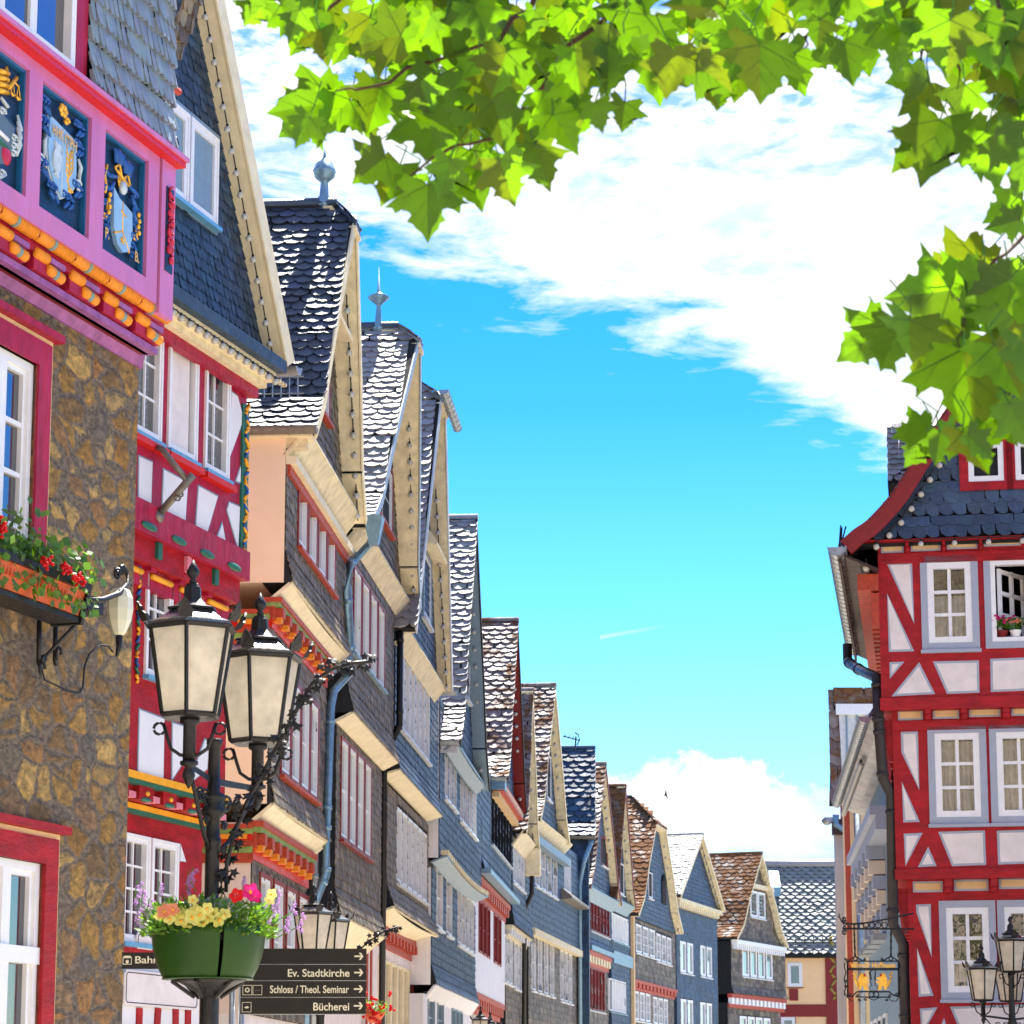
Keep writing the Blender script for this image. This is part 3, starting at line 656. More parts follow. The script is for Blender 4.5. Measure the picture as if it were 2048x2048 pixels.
        for k in range(6): tb([(.42+.03*k, .74), (.41+.035*k, .69), (.44+.022*k, .64)], .007, 'gold')
        tb([(.40, .76), (.5, .73), (.62, .70)], .012, 'gold')
        for bx_, by in ((.42, .80), (.62, .76)):
            tb([(bx_, by+.14), (bx_+.01, by+.02), (bx_+.07, by-.06)], .009, 'gold'); tb([(bx_-.035, by+.115), (bx_+.035, by+.105)], .009, 'gold'); tb([(bx_-.09, by-.03), (bx_, by+.02)], .009, 'gold'); tb([(bx_-.09, by-.03), (bx_+.0, by-.06), (bx_+.07, by-.06)], .009, 'gold')
            for k in range(6): tb([(bx_-.02+.02*(k-2.5), by+.02), (bx_+.035*(k-2.5), by+.11), (bx_+.05*(k-2.5), by+.15-.01*abs(k-2.5))], [.016, .018, .008], 'azure')
        for sx in (-1, 1):
            X = lambda x: .52+sx*x
            for k in (0, 2, 4): scr([(X(.14+.03*k), .70-.03*k), (X(.26), .68-.05*k), (X(.34), .66-.06*k)], .021, 'azure')
            for k in range(3): scr([(X(.27), .42-.08*k), (X(.33), .36-.08*k), (X(.30), .30-.08*k)], .017, 'azure')
            scr([(X(.28), .50), (X(.36), .44), (X(.32), .36), (X(.36), .30)], .014, 'gold')
            for k in range(4): mb.ball(T(*q(X(.33+.02*(k % 2)), .50-.05*k), n+.05), .022, 'gold', 7, sy=.6)
        tb([(.15, .74), (.10, .64), (.14, .56), (.12, .5)], .014, 'gold')
    if kind == 1:
        s1 = [(.15, .55), (.5, .6), (.88, .52), (.85, .28), (.7, .14), (.5, .08), (.3, .14), (.15, .3)]
        poly(s1, 'navy', .03); poly(shrink(s1, .03), mat('slate_shield', (.10, .15, .18), .5, .1), .034)
        tb([(.45, .40), (.74, .37)], .018, 'white'); tb([(.2, .36), (.74, .30)], .02, 'green')
        mb.ball(T(*q(.72, .245), n+.03), .07, 'crimson', 14, sy=.3)
        curl(.71, .25, .05, .025, .007, 'white', .8)
        for k in range(4): tb([(.55, .70+.05*k), (.7, .73+.05*k), (.66, .80+.04*k)], .022, 'gold')
        tb([(.72, .77), (.86, .90)], .016, 'gold'); tb([(.80, .86), (.90, .84)], .007, 'gold')
        for x_ in (.80, .90):
            tb([(x_, .855), (x_-.03, .76)], .004, 'gold'); tb([(x_, .855), (x_+.03, .76)], .004, 'gold'); tb([(x_-.035, .755), (x_, .742), (x_+.035, .755)], .011, 'gold')
        for k in range(3): scr([(.90, .62-.05*k), (.96, .52-.06*k), (.90, .42-.06*k)], .018, 'silver')
        scr([(.55, .10), (.62, .04), (.72, .09)], .016, 'silver')
        scr([(.60, .66), (.72, .62), (.68, .56)], .02, 'silver')
    mb.build('coat_of_arms', o)
    def tx(t, x, y, h, w_): put_text(t, o, 'lettering', T(*q(x, y), n+.045), (1, 0, -.0), (0, 0, 1), Hh*h, W_*w_, 'gold', .025)
    if kind == 2: tx('HHK', .28, .66, .085, .22); tx('ITPH', .53, .65, .085, .24)
    if kind == 3: tx('P.', .12, .13, .085, .09); tx('B.', .80, .10, .085, .10)
relief_panel(P1, 1); relief_panel(P2, 2); relief_panel(P3, 3)
# carved and painted jetty beams under the bay
zr1 = A.px((315, 622), .30)[1]; zr2 = A.px((306, 661), .22)[1]; zsl = A.px((316, 694), .12)[1]
ae2 = A.px((317, 660), .2)[0]
mb = MB()
A.bx(mb, ab0, a_end-.04, NB-.03, -.1, zb_bot-.045, zb_bot, 'darkred')
A.bx(mb, ab0, ae2+.02, .24, -.1, zr1-.10, zb_bot-.045, 'magenta')
A.bx(mb, ab0, ae2, .16, -.1, zr2-.11, zr1-.10, 'darkred')
purple = mat('purple_paint', (.30, .10, .28), .4, .3, 8, .3, 40)
A.bx(mb, ab0, ae2+.0, .20, .10, zr2-.16, zr2-.11, purple); A.bx(mb, ab0, ae2-.04, .14, -.1, zsl, zr2-.16, 'darkred')
mb.hexa([(ab0, -.14, zsl), (ab0, .1, zsl), (ab0, .1, z_st-.1), (ab0, -.02, z_st-.1)], [(ae2-.06, -.14, zsl), (ae2-.06, .1, zsl), (.02, .1, z_st-.1), (.02, -.02, z_st-.1)], purple)
mb.build('jetty_beam', A.o)
mb = MB(); L_ = .545; x = ae2-.02
for k in range(13):
    x1 = x-k*L_; x0 = x1-L_+.02
    zz = zr1; n_ = .285
    for (f0, f1, m, r) in ((0, .40, 'orange', .048), (.405, .475, 'teal', .052), (.48, 1, 'orange', .048)):
        mb.tube([T(x0+(x1-x0)*f0, zz, n_), T(x0+(x1-x0)*(f0+.01), zz, n_), T(x0+(x1-x0)*(f1-.01), zz, n_), T(x0+(x1-x0)*f1, zz, n_)], [r*.8, r, r, r*.8], m, 10)
    for q in range(9): mb.tube([T(x0+(x1-x0)*(.50+q*.055), zz, n_), T(x0+(x1-x0)*(.515+q*.055), zz, n_)], .0525, 'orange', 10)
    # beam ends with their lower rolls
    b0 = x1-.44; A.bx(mb, b0-.0, x1-.02, .255, .1, zr2+.05, zr1-.075, purple); A.bx(mb, b0, x1-.02, .23, .1, zr2-.10, zr2+.05, 'magenta')
    for (f0, f1, dz, m) in ((0, .46, .025, 'orange'), (.47, .68, -.045, 'orange'), (.69, .78, -.05, 'teal'), (.79, 1, -.055, 'orange')):
        mb.tube([T(b0+.42*f0, zr2+dz, .22), T(b0+.42*(f0+.02), zr2+dz, .225), T(b0+.42*(f1-.02), zr2+dz, .225), T(b0+.42*f1, zr2+dz, .22)], [.03, .045, .045, .03], m, 10)
    A.bx(mb, b0+.42*.47, x1-.02, .262, .1, zr2+.0, zr2+.04, purple)
mb.build('carved_rolls', A.o)
# slate clad storey above the bay, its window
NS = NB-.04; sw_ = A.rR(4, 157, -230, 155, NS); a_s = A.px((338, 200), NS)[0]
mb = MB(); A.wall(mb, ab0, a_s-.02, zb_top+.10, 16, NS-.02, -.5, 'backing', [sw_]); mb.build('upper_wall', A.o)
mb = MB(); x_s = A.px((170, 100), NS)[0]; clad(A, mb, [(NS+.05, zb_top+.09), (NS+.02, zb_top+.45), (NS+.0, 12.5)], x_s, a_s+.02, 'slate_silver', .085, .165, (), 'old', .035, 5)
clad(A, mb, [(NS+.02, zb_top+2), (NS+.0, 12.5)], ab0, sw_[0]-.2, 'slate_silver', .12, .2, (), 'old', .03, 6)
mb.build('slate_cladding', A.o)
mb = MB(); A.bx(mb, sw_[2], x_s, NS+.02, NS-.1, sw_[1]-.12, sw_[3], 'magenta'); A.bx(mb, ab0, x_s, NS+.0, NS-.1, zb_top+.1, sw_[1], 'pink'); mb.build('window_jamb', A.o)
window(A, sw_, NS, 2, 1, 'white', None, fw=.07, bw=.10, rec=.05, sill=None, proud=.03)
# flared slate eave beyond the corner
e0, e1 = A.px((342, 60), NS+.0)[0], A.px((388, 20), NS+.0)[0]
mb = MB(); zz = A.px((345, 100), NS)[1]
clad(A, mb, [(NS-.05, zz), (NS+.15, zz+.5), (NS+.5, zz+1.0)], a_s-.02, a_s+.25, 'slate_grey', .1, .12, (), 'old', .03, 8); mb.build('flared_eave', A.o)
mb = MB(); mb.tube([T(a_s+.0, A.px((345, 178), NS)[1], NS), T(a_s+.14, A.px((345, 178), NS)[1], NS+.02)], .03, 'rustred', 6)
mb.tube([T(a_s+.03+.045*math.cos(t), A.px((340, 288), NS)[1]+.045*math.sin(t), NS+.05) for t in [i*.5 for i in range(12)]], .012, 'iron', 6); mb.build('iron_hook', A.o)

# ================================================================ B: red half-timbered house
Bh = House('half_timbered_house', 'crimson half-timbered house with blue slate gable beside the stone town hall', 'house', u=468, Y=31, vp=2700)
n2_, n1_ = Bh.pxs((456, 1260), 0)[0], Bh.pxs((403, 1780), 0)[0]
zt = Bh.px((515, 752), 0)[1]; zb = Bh.px((492, 1165), 0)[1]
wA, wB, wC = Bh.rR(412, 456.5, 751, 961), Bh.rR(339, 393, 708, 926), Bh.rR(272, 322, 663, 880)
wA = (wA[0], wA[1], wA[2], wA[3]); zz0, zz1 = (wA[1]+wB[1]+wC[1])/3, (wA[3]+wB[3]+wC[3])/3
wA, wB, wC = [(q[0], zz0, q[2], zz1) for q in (wA, wB, wC)]
S0 = -5.5
mb = MB(); Bh.wall(mb, S0, 0, zb+.36, zt, 0, -.4, 'magenta', [wA, wB, wC]); Bh.bx(mb, S0, 0, -.41, -8, zb+.3, zt, 'magenta')
Bh.bx(mb, S0, .03, .07, -.3, zb, zb+.36, 'magenta'); mb.build('wall', Bh.o)
def infill(H, L, n, name='infill_panel', fill='plaster', line='bluegrey', d=.02):
    for pts in L:
        mb = MB(); panel(H, mb, pts, n, line, .006); panel(H, mb, shrink(pts, d), n+.003, fill, .009); mb.build(name, H.o)
infill(Bh, [Bh.pts(Z2, q) for q in ([(740, 830), (818, 865), (808, 1160), (735, 1130)], [(872, 900), (985, 962), (1006, 1005), (990, 1250), (860, 1185)], [(1060, 990), (1170, 1050), (1098, 1298), (1040, 1270)],
    [(1225, 1078), (1288, 1105), (1276, 1350), (1212, 1125)], [(1190, 1185), (1222, 1360), (1140, 1320)], [(1238, 485), (1273, 510), (1308, 640), (1222, 870)], [(1300, 850), (1297, 992), (1258, 975)])], 0)
window(Bh, wA, 0, 2, 3, 'white', 'white', .035, 'bluesill', glass='glass'); window(Bh, wC, 0, 2, 3, 'white', 'white', .035, 'bluesill')
ow = window(Bh, wB, 0, 1, 1, 'white', 'white', .035, 'bluesill', label='open casement with a pale blind')
mb = MB(); Bh.bx(mb, wB[0]+.06, wB[2]-.1, -.035, -.045, wB[1]+.06, wB[3]-.06, 'plaster2'); mb.build('blind', ow)
mb = MB()
for q in (wA, wB, wC): Bh.bx(mb, q[0]-.1, q[2]+.1, .10, 0, q[1]-.16, q[1]-.09, 'brightred')
mb.build('red_sill_moulding', Bh.o)
# carved painted corner post
mb = MB(); pp = [Bh.px(Z2(x, y), 0) for x, y in ((1350, 590), (1325, 850), (1303, 1120), (1288, 1395))]
rn = random.Random(4)
Bh.bx(mb, -.17, .02, .03, -.02, pp[-1][1], pp[0][1], 'green')
for k in range(26):
    t = k/26; z = pp[-1][1]+(pp[0][1]-pp[-1][1])*t; x = -.06
    mb.tube([T(x+.05*math.sin(q*.8+k*1.7), z+q*.022, .04) for q in range(6)], [.016, .022, .02, .022, .018, .01], ['yellow', 'yellow', 'azure'][k % 3], 6)
mb.build('carved_corner_post', Bh.o)
mb = MB(); za_ = Bh.px(Z2(1310, 490), 0)[1]
for k in range(7): mb.tube([T(-.62+k*.085, za_+.04, .02), T(-.55+k*.085, za_+.04, .02)], .03, ['green', 'navy', 'yellow'][k % 3], 8)
mb.build('carved_band', Bh.o)
# jetty: green ovals, yellow strips, corbels
def painted_jetty(H, z1, na, nb_, z0, s0, s1, k=7):
    mb = MB(); H.bx(mb, s0, s1-.01, nb_+(na-nb_)*.6, nb_-.2, z0+(z1-z0)*.45, z1, 'red'); H.bx(mb, s0, s1-.03, nb_+.03, nb_-.2, z0, z0+(z1-z0)*.45, 'magenta')
    st = (s1-s0)/k
    for i in range(k):
        a = s0+st*i
        mb.ball((a+st*.45, -(na+.005), z1+.085), .03, 'green', 10, sx=7, sz=1.6)
        mb.tube([T(a+.1, z0+(z1-z0)*.30, nb_+.05), T(a+st-.15, z0+(z1-z0)*.30, nb_+.05)], .035, 'yellow', 8)
        H.bx(mb, a-.05, a+.06, na-.06, nb_, z0+(z1-z0)*.62, z1-.01, 'pinkish' if i % 2 else 'green'); H.bx(mb, a-.06, a+.08, na-.14, nb_, z0+(z1-z0)*.36, z0+(z1-z0)*.62, 'magenta')
    mb.build('painted_jetty', H.o)
z2t = Bh.px((456, 1232), n2_)[1]
painted_jetty(Bh, zb, .07, n2_, z2t-.1, S0, -.02, 7)
z2b = Bh.px(Z3(990, 800), n2_)[1]
ws = [Bh.rR(*q, n2_) for q in ((294, 341, 1160, 1362), (357, 402, 1180, 1390))]; z_ = (ws[0][1], ws[0][3]); ws = [(q[0], z_[0], q[2], z_[1]) for q in ws]
mb = MB(); Bh.wall(mb, S0, 0, z2b, zb-.02, n2_, n2_-.4, 'red', ws); Bh.bx(mb, S0, 0, n2_-.41, -8, z2b, zb, 'beige'); mb.build('wall', Bh.o)
for q in ws: window(Bh, q, n2_, 2, 3, 'white', 'white', .035, 'bluesill')
infill(Bh, [Bh.pts(Z3, q, n2_) for q in ([(668, 400), (793, 448), (788, 762), (660, 728)], [(828, 465), (945, 500), (905, 612), (870, 690), (825, 760)], [(985, 545), (1010, 555), (1000, 700), (905, 775)])], n2_)
mb = MB()
for k in range(30): mb.tube([T(Bh.px((272, 1300), n2_)[0]+.03*math.sin(q+k), z2b+1.0+k*.09+q*.02, n2_+.02) for q in range(5)], .02, ['yellow', 'green', 'azure'][k % 3], 6)
mb.build('carved_post', Bh.o)
z1t = Bh.px(Z3(975, 1005), n1_)[1]
mb = MB(); q0 = (n2_+n1_)/2
Bh.bx(mb, S0, -.01, n2_+.05, n1_, z2b-.08, z2b, 'yellow'); Bh.bx(mb, S0, -.01, n2_+.03, n1_, z2b-.13, z2b-.08, 'green'); Bh.bx(mb, S0, -.02, n2_-.1, n1_-.1, z1t+.2, z2b-.13, 'red')
Bh.bx(mb, S0, -.01, n1_+.09, n1_-.1, z1t+.08, z1t+.14, 'yellow'); Bh.bx(mb, S0, -.01, n1_+.07, n1_-.1, z1t+.03, z1t+.08, 'green'); Bh.bx(mb, S0, -.01, n1_+.04, n1_-.1, z1t+.14, z1t+.2, 'red')
for i in range(9):
    a = -.25-i*.62; zc_ = (z2b-.13+z1t+.2)/2
    Bh.bx(mb, a-.18, a+.18, n2_-.02, n1_, zc_-.10, zc_+.10, 'red'); mb.ball((a, -(n2_-.02), zc_+.1), .05, 'yellow', 10, sx=3.2, sz=.8); mb.ball((a+.02, -(n2_-.02), zc_-.02), .03, 'yellow', 8, sx=1.4); mb.ball((a, -(n2_-.03), zc_-.09), .04, 'green', 8, sx=3.6, sz=.7)
    Bh.bx(mb, a+.2, a+.42, n2_-.05, n1_, zc_-.09, zc_-.02, 'pinkish')
mb.build('painted_jetty', Bh.o)
ws = [Bh.rR(*Z, n1_) for Z in ((248, 295, 1676, 1885), (304, 352, 1694, 1890))]; ws = [(q[0], ws[1][1], q[2], ws[1][3]) for q in ws]
mb = MB(); zg = Bh.px((300, 1915), n1_)[1]
Bh.wall(mb, S0, 0, zg, z1t+.03, n1_, n1_-.4, 'red', ws); Bh.bx(mb, S0, 0, n1_-.41, -8, 0, z1t+.2, 'beige'); Bh.bx(mb, S0, 0, n1_, n1_-.4, 0, zg, 'plaster'); mb.build('wall', Bh.o)
for q in ws: window(Bh, q, n1_, 2, 4, 'white', 'white', .04, 'bluesill')
infill(Bh, [Bh.pts(Z3, [(868, 1052), (897, 1146), (864, 1142)], n1_)], n1_, d=.008)
# blank rose plates and timbers low on the wall
for (l, r, t, b) in ((605, 958, 1700, 1862), (662, 745, 1490, 1572)):
    q = Bh.rR(*(Z3(l, 0)[0], Z3(r, 0)[0], Z3(0, t)[1], Z3(0, b)[1]), n1_+.05); mb = MB(); c = .05
    oc = [(q[0]+c, q[1]), (q[2]-c, q[1]), (q[2], q[1]+c), (q[2], q[3]-c), (q[2]-c, q[3]), (q[0]+c, q[3]), (q[0], q[3]-c), (q[0], q[1]+c)]
    panel(Bh, mb, oc, n1_+.03, 'plaster2', .02); oi = shrink(oc, .03)
    for i in range(8): mb.tube([T(*oi[i], n1_+.052), T(*oi[(i+1) % 8], n1_+.052)], .006, 'iron', 4)
    mb.build('blank_plate', Bh.o)
mb = MB()
for x0, x1 in ((670, 665), (760, 735), (845, 850), (905, 905)):
    p, q = Bh.px(Z3(x0, 1850), n1_), Bh.px(Z3(x1, 1990), n1_); mb.hexa([T(p[0]-.07, p[1], n1_), T(p[0]+.07, p[1], n1_), T(q[0]+.07, q[1]-1, n1_), T(q[0]-.07, q[1]-1, n1_)], [T(p[0]-.07, p[1], n1_+.02), T(p[0]+.07, p[1], n1_+.02), T(q[0]+.07, q[1]-1, n1_+.02), T(q[0]-.07, q[1]-1, n1_+.02)], 'red')
Bh.bx(mb, S0, 0, n1_+.03, n1_, 2.2, 2.4, 'sage'); mb.build('timber', Bh.o)
# gable with broad cream verge and festoon bulbs
GN = .34
ff = Bh.px((585, 722), GN+.05); tp_ = Bh.px((437, -40), GN+.05)
sl_ = (tp_[1]-ff[1])/(tp_[0]-ff[0]); sa = ff[0]-3.4; ap = (sa, ff[1]+sl_*(sa-ff[0])); nf = (2*sa-ff[0], ff[1])
gw = [Bh.rR(342+10, 424, 281, 454, .1), Bh.rR(335, 362, 240, 420, .1)]
gw1 = Bh.rR(372, 423, 285, 452, .1); gw0 = (gw1[0]-(gw1[2]-gw1[0])-.12, gw1[1], gw1[0]-.12, gw1[3])
g = gable(Bh, nf, ap, ff, GN+.05, 8, 'slate_roof', 'backing', hip=None, board='cream', wall_slate='slate', wsl=(.13, .13), holes=[gw0, gw1], wn=.12, seed=31, far_slates=False, th=.2)
for q, ope in ((gw0, 0), (gw1, 1)):
    mb = MB(); mb.hexa([T(q[0]-.12, q[1]-.1, .12), T(q[2]+.12, q[1]-.1, .12), T(q[2]+.12, q[3]+.12, .12), T(q[0]-.12, q[3]+.12, .12)], [T(q[0]-.12, q[1]-.1, .15), T(q[2]+.12, q[1]-.1, .15), T(q[2]+.12, q[3]+.12, .15), T(q[0]-.12, q[3]+.12, .15)], 'bluegrey'); mb.build('window_board', Bh.o)
    window(Bh, q, .16, 1, 1, 'white', 'white', .04, 'bluesill', fw=.07, glass='glass')
mb = MB(); eb = Bh.px(Z2(1440, 400), GN)[1]
Bh.bx(mb, S0, ff[0]-.35, GN-.02, .0, eb-.02, eb+.10, 'cream'); Bh.bx(mb, S0, ff[0]-.4, GN-.12, .0, eb-.10, eb-.02, 'cream2'); Bh.bx(mb, S0, ff[0]-.42, .12, .0, eb-.22, eb-.10, 'magenta')
for i in range(60): Bh.bx(mb, -4.9+i*.09, -4.86+i*.09, GN+.0, GN-.06, eb+.0, eb+.04, 'cream2')
mb.build('cornice', Bh.o)
mb = MB(); Bh.bx(mb, S0, ff[0]-.3, GN+.1, .0, eb+.10, eb+.25, 'slate'); mb.build('flashing', Bh.o)
gutter(Bh, (ff[0]+.05, GN+.12, ff[1]-.08), (ff[0]+.05, -6, ff[1]-.08), .09, 'metal')
lo_, hi_ = ff, tp_
nx = (GN+.05+.12)/2+.05
lights(Bh, [(ff[0]-.17+(hi_[0]-ff[0])*t-.16, nx, ff[1]-.2+(hi_[1]-ff[1])*t) for t in (0, 1.02)], .04, 'string of clear bulbs up the cream verge of the slate gable beside the town hall', k=18)
lights(Bh, [(S0+1.0, GN+.05, eb-.0), (ff[0]-.42, GN+.05, eb-.0)], .04, 'row of clear bulbs below the blue slate gable of the crimson house', k=20)
# iron flag holder
fh = thing('flagpole_holder', 'grey iron flag holder bracket under the open window of the crimson house', 'bracket', Bh.world(-.9, 0, zz0))
def W2L(p, n): a, z = Bh.px(p, n); return Bh.world(a, n, z)-fh.location
mb = MB(); mb.tube([W2L(Z2(825, 785), .04), W2L(Z2(870, 800), .18), W2L(Z2(1015, 985), .45)], .035, 'brownzinc', 8)
mb.tube([W2L(Z2(840, 1165), .03), W2L(Z2(1035, 940), .5)], .045, 'brownzinc', 10); mb.tube([W2L(Z2(825, 1150), .03), W2L(Z2(865, 1175), .08)], .06, 'brownzinc', 8)
mb.build('arm', fh); mb = MB()
for c in ((930, 1065), (945, 1045)): p = W2L(Z2(*c), .28); mb.tube([p+Vector((.05+.03*math.cos(t), -.02, .03*math.sin(t))) for t in [i*.7 for i in range(10)]], .012, 'brownzinc', 6)
mb.build('clamp', fh)
# ================================================================ the slate-clad row receding on the left
def soffit(H, s0, s1, nh, zh, nl, zl, m='cream', name='jetty_soffit', curve=0, sag=0):
    """sloping boards under a jettied storey"""
    mb = MB(); K = 10 if (curve or sag) else 1
    for i in range(K):
        a, b = s0+(s1-s0)*i/K, s0+(s1-s0)*(i+1)/K
        da, db = sag*math.sin(math.pi*i/K), sag*math.sin(math.pi*(i+1)/K)
        mb.hexa([T(a, zh-da, nh), T(b, zh-db, nh), T(b, zl-db, nl), T(a, zl-da, nl)], [T(a, zh-da+.03, nh-.03), T(b, zh-db+.03, nh-.03), T(b, zl-db+.02, nl-.06), T(a, zl-da+.02, nl-.06)], m)
    H.bx(mb, s0, s1, nh+.012, nh-.03, zh+.0, zh+.04, m)
    return mb.build(name, H.o)
def storey(H, s0, s1, z0, z1, n, holes, slate='slate', side=None, flare=.0, wall_m='backing', w_=.17, h_=.15, seed=3, back=7, shape='old', lift=.018, side_n=None):
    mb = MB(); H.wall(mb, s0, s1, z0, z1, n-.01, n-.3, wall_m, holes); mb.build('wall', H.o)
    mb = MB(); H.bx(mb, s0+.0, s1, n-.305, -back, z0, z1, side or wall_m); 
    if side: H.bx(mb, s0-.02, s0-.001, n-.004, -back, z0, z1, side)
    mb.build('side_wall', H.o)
    if slate:
        mb = MB(); prof = [(n+flare, z0), (n, z0+.45), (n, z1)] if flare else [(n, z0), (n, z1)]
        clad(H, mb, prof, s0, s1, slate, w_, h_, holes, shape, lift, seed); mb.build('slate_cladding', H.o)
        if flare:
            mb = MB(); mb.hexa([T(s0, z0, n-.02), T(s0, z0, n+flare-.01), T(s0, z0+.45, n-.01)], [T(s1, z0, n-.02), T(s1, z0, n+flare-.01), T(s1, z0+.45, n-.01)], 'backing'); mb.build('flare', H.o)
def row(H, n, uL, uR, vt, vb, k, gap=.2, cols=1, rows=2, frame='white', sur=None, sill='white', glass='glass_far', fw=.05, proud=.035, sw=.04, rec=.04, mid=0, bw=.025):
    a0, z0, a1, z1 = H.rR(uL, uR, vt, vb, n); ww = (a1-a0)/(k+(k-1)*gap); out = []
    for i in range(k):
        x = a0+i*ww*(1+gap); r = (x, z0, x+ww, z1); out.append(r)
        out_w.append((H, r, n, cols, rows, frame, sur, sw, sill, glass, fw, bw, rec, proud, mid))
    return out
out_w = []
def flush_windows():
    for (H, r, n, cols, rows, frame, sur, sw, sill, glass, fw, bw, rec, proud, mid) in out_w:
        window(H, r, n, cols, rows, frame, sur, sw, sill, glass, fw, bw, rec, proud=proud, midrail=mid)
    out_w.clear()
def chainH(prev, prev_u, u, vp, name, label, n=0, group=None):
    """a house that begins where photo column u meets the previous facade"""
    s_, _ = prev.px((u, 1700), 0); P = prev.world(s_, 0, 0); return House(name, label, 'house', P0=P, d=((vp-1024)/FPX*CP, 1, 0), group=group)
GRP = 'slate-clad gabled houses down the left side of the street'
# ---- C
C = House('slate_house', 'first slate house of the row, with peach side wall and red-green carved cornices', 'house', u=552, Y=34, vp=1400, group=GRP)
c2, c3 = C.pxs((536, 1500), 0)[0], C.pxs((501, 1800), 0)[0]
sE = C.px((690, 1250), 0)[0]
zA = C.px(Z5(470, 600), 0)[1]; zAt = C.px(Z4(380, 1545), 0)[1]+.05
hA = row(C, 0, Z5(535, 0)[0], Z5(738, 0)[0], Z5(0, 325)[1], Z5(0, 650)[1], 4, .28, 1, 1, 'white', 'oxblood', 'rustred', sw=.06)
storey(C, 0, sE, zA, zAt, 0, hA, 'slate_grey', 'peach', .12, seed=41)
zB1 = C.px(Z5(455, 745), c2)[1]
soffit(C, 0, sE, .10, zA-.02, c2+.04, zB1-.05, sag=.06)
zB0 = C.px(Z3(1300, 870), c2)[1]; sE2 = C.px((650, 1450), c2)[0]
hB = row(C, c2, Z5(445, 0)[0], Z5(645, 0)[0], Z5(0, 1290)[1], Z5(0, 1790)[1], 4, .25, 1, 2, 'white', 'oxblood', 'rustred', sw=.06)
storey(C, 0, sE2, zB0, zB1-.35, c2, hB, 'slate_grey', 'peach', .10, seed=43)
zC1 = C.px(Z3(1280, 985), c3)[1]; soffit(C, 0, sE2, c2+.08, zB0-.02, c3+.05, zC1, 'cream', sag=.03)
def painted_cornice(H, s0, s1, n, z1, z0, side=True, k=9):
    mb = MB(); h = z1-z0
    H.bx(mb, s0-.03, s1, n+.16, n-.1, z1-h*.16, z1, 'rustred'); H.bx(mb, s0-.02, s1, n+.13, n-.1, z1-h*.30, z1-h*.16, 'sage')
    H.bx(mb, s0-.02, s1, n+.06, n-.1, z1-h*.72, z1-h*.30, 'rustred'); H.bx(mb, s0-.02, s1, n+.03, n-.1, z0, z1-h*.72, 'brightred')
    st = (s1-s0)/k
    for i in range(k):
        a = s0+.1+i*st
        H.bx(mb, a, a+st*.35, n+.16, n, z1-h*.62, z1-h*.32, 'rustred'); H.bx(mb, a+.02, a+st*.3, n+.13, n, z1-h*.78, z1-h*.62, 'orange')
        mb.ball((a+st*.68, -(n+.06), z1-h*.52), h*.17, 'sage', 8, sx=1.3, sy=.6)
    mb.build('painted_cornice', H.o)
    if side:
        mb = MB(); a = s0
        for (f0, f1, m, e) in ((0, .16, 'rustred', .16), (.16, .32, 'sage', .14), (.32, .45, 'rustred', .12), (.45, .60, 'brightred', .08), (.60, .74, 'sage', .05), (.74, 1, 'rustred', .04)):
            H.bx(mb, a-e, a-.021, n+.0, -1.7, z1-h*f1, z1-h*f0, m)
        for q in range(3): H.bx(mb, a-.18, a-.03, n-.25-q*.45, n-.40-q*.45, z1-h*.60, z1-h*.42, 'orange')
        mb.build('side_cornice', H.o)
zq = C.pxs((520, 1222), 0)[1]; painted_cornice(C, 0, sE2, c2, zB1-.02, zB1-.42, False)
mb = MB()
def side_corn(n, z1, h, s0=0):
    for (f0, f1, m, e) in ((0, .12, 'rustred', .16), (.12, .26, 'sage', .14), (.26, .42, 'brightred', .12), (.42, .58, 'rustred', .10), (.58, .74, 'sage', .07), (.74, 1, 'rustred', .05)):
        C.bx(mb, s0-e, s0-.021, n, -1.7, z1-h*f1, z1-h*f0, m)
    C.bx(mb, s0-.2, s0-.16, n-.05, n-.4, z1-h*.4, z1-h*.28, 'orange'); C.bx(mb, s0-.3, s0-.05, n-.5, n-.9, z1-h*.6, z1-h*.38, 'rustred')
side_corn(c2-.0, zq, .52); zq2 = C.pxs((470, 1650), 0)[1]; side_corn(c3+.02, zq2, .50)
mb.build('side_cornice', C.o)
painted_cornice(C, 0, sE2-.3, c3, zC1, zC1-.5, False, 8)
zC0 = 2.7
hC = row(C, c3, 517, 612, 1800, 2010, 4, .4, 1, 2, 'white', 'oxblood', 'bluegrey', sw=.06)
storey(C, 0, sE2-.45, zC0, zC1-.02, c3, hC, 'slate_grey', 'beige', .0, seed=45)
mb = MB(); C.bx(mb, 0, sE2-.4, c3-.05, -7, 0, zC0, 'plaster2'); mb.build('ground_floor_wall', C.o)
# gable of C
nv = .38
nf = C.px((627, 845), nv); ff = C.px((731, 1046), nv); ze = (nf[1]+ff[1])/2; nf = (nf[0], ze); ff = (ff[0], ze)
ms = (nf[0]+ff[0])/2
def lean(H, ms, p):                             # the plane offset at which photo point p lies over s = ms
    return H.pxs(p, ms)
nap, cutz = lean(C, ms, (711, 457)); nR, zR_ = lean(C, ms, (667, 407))
gw = C.rR(Z4(575, 0)[0], Z4(628, 0)[0], Z4(0, 1010)[1], Z4(0, 1490)[1], .12)
gC = gable(C, nf, (ms, zR_), ff, nv, 7, 'slate_roof', 'backing', hip=(cutz, nap-nR), board='cream2', wall_slate='slate_grey', wsl=(.18, .15), wn=.10, holes=[(gw[0], gw[1], gw[0]+.75, gw[3])], nap=nap, seed=51, sl=(.23, .145), kick=.1, lift=.03, far_slates=False)
gx = (gw[0], gw[1], gw[0]+.7, gw[3])
window(C, gx, .12, 1, 2, 'white', 'oxblood', .06, 'rustred', glass='glass_far')
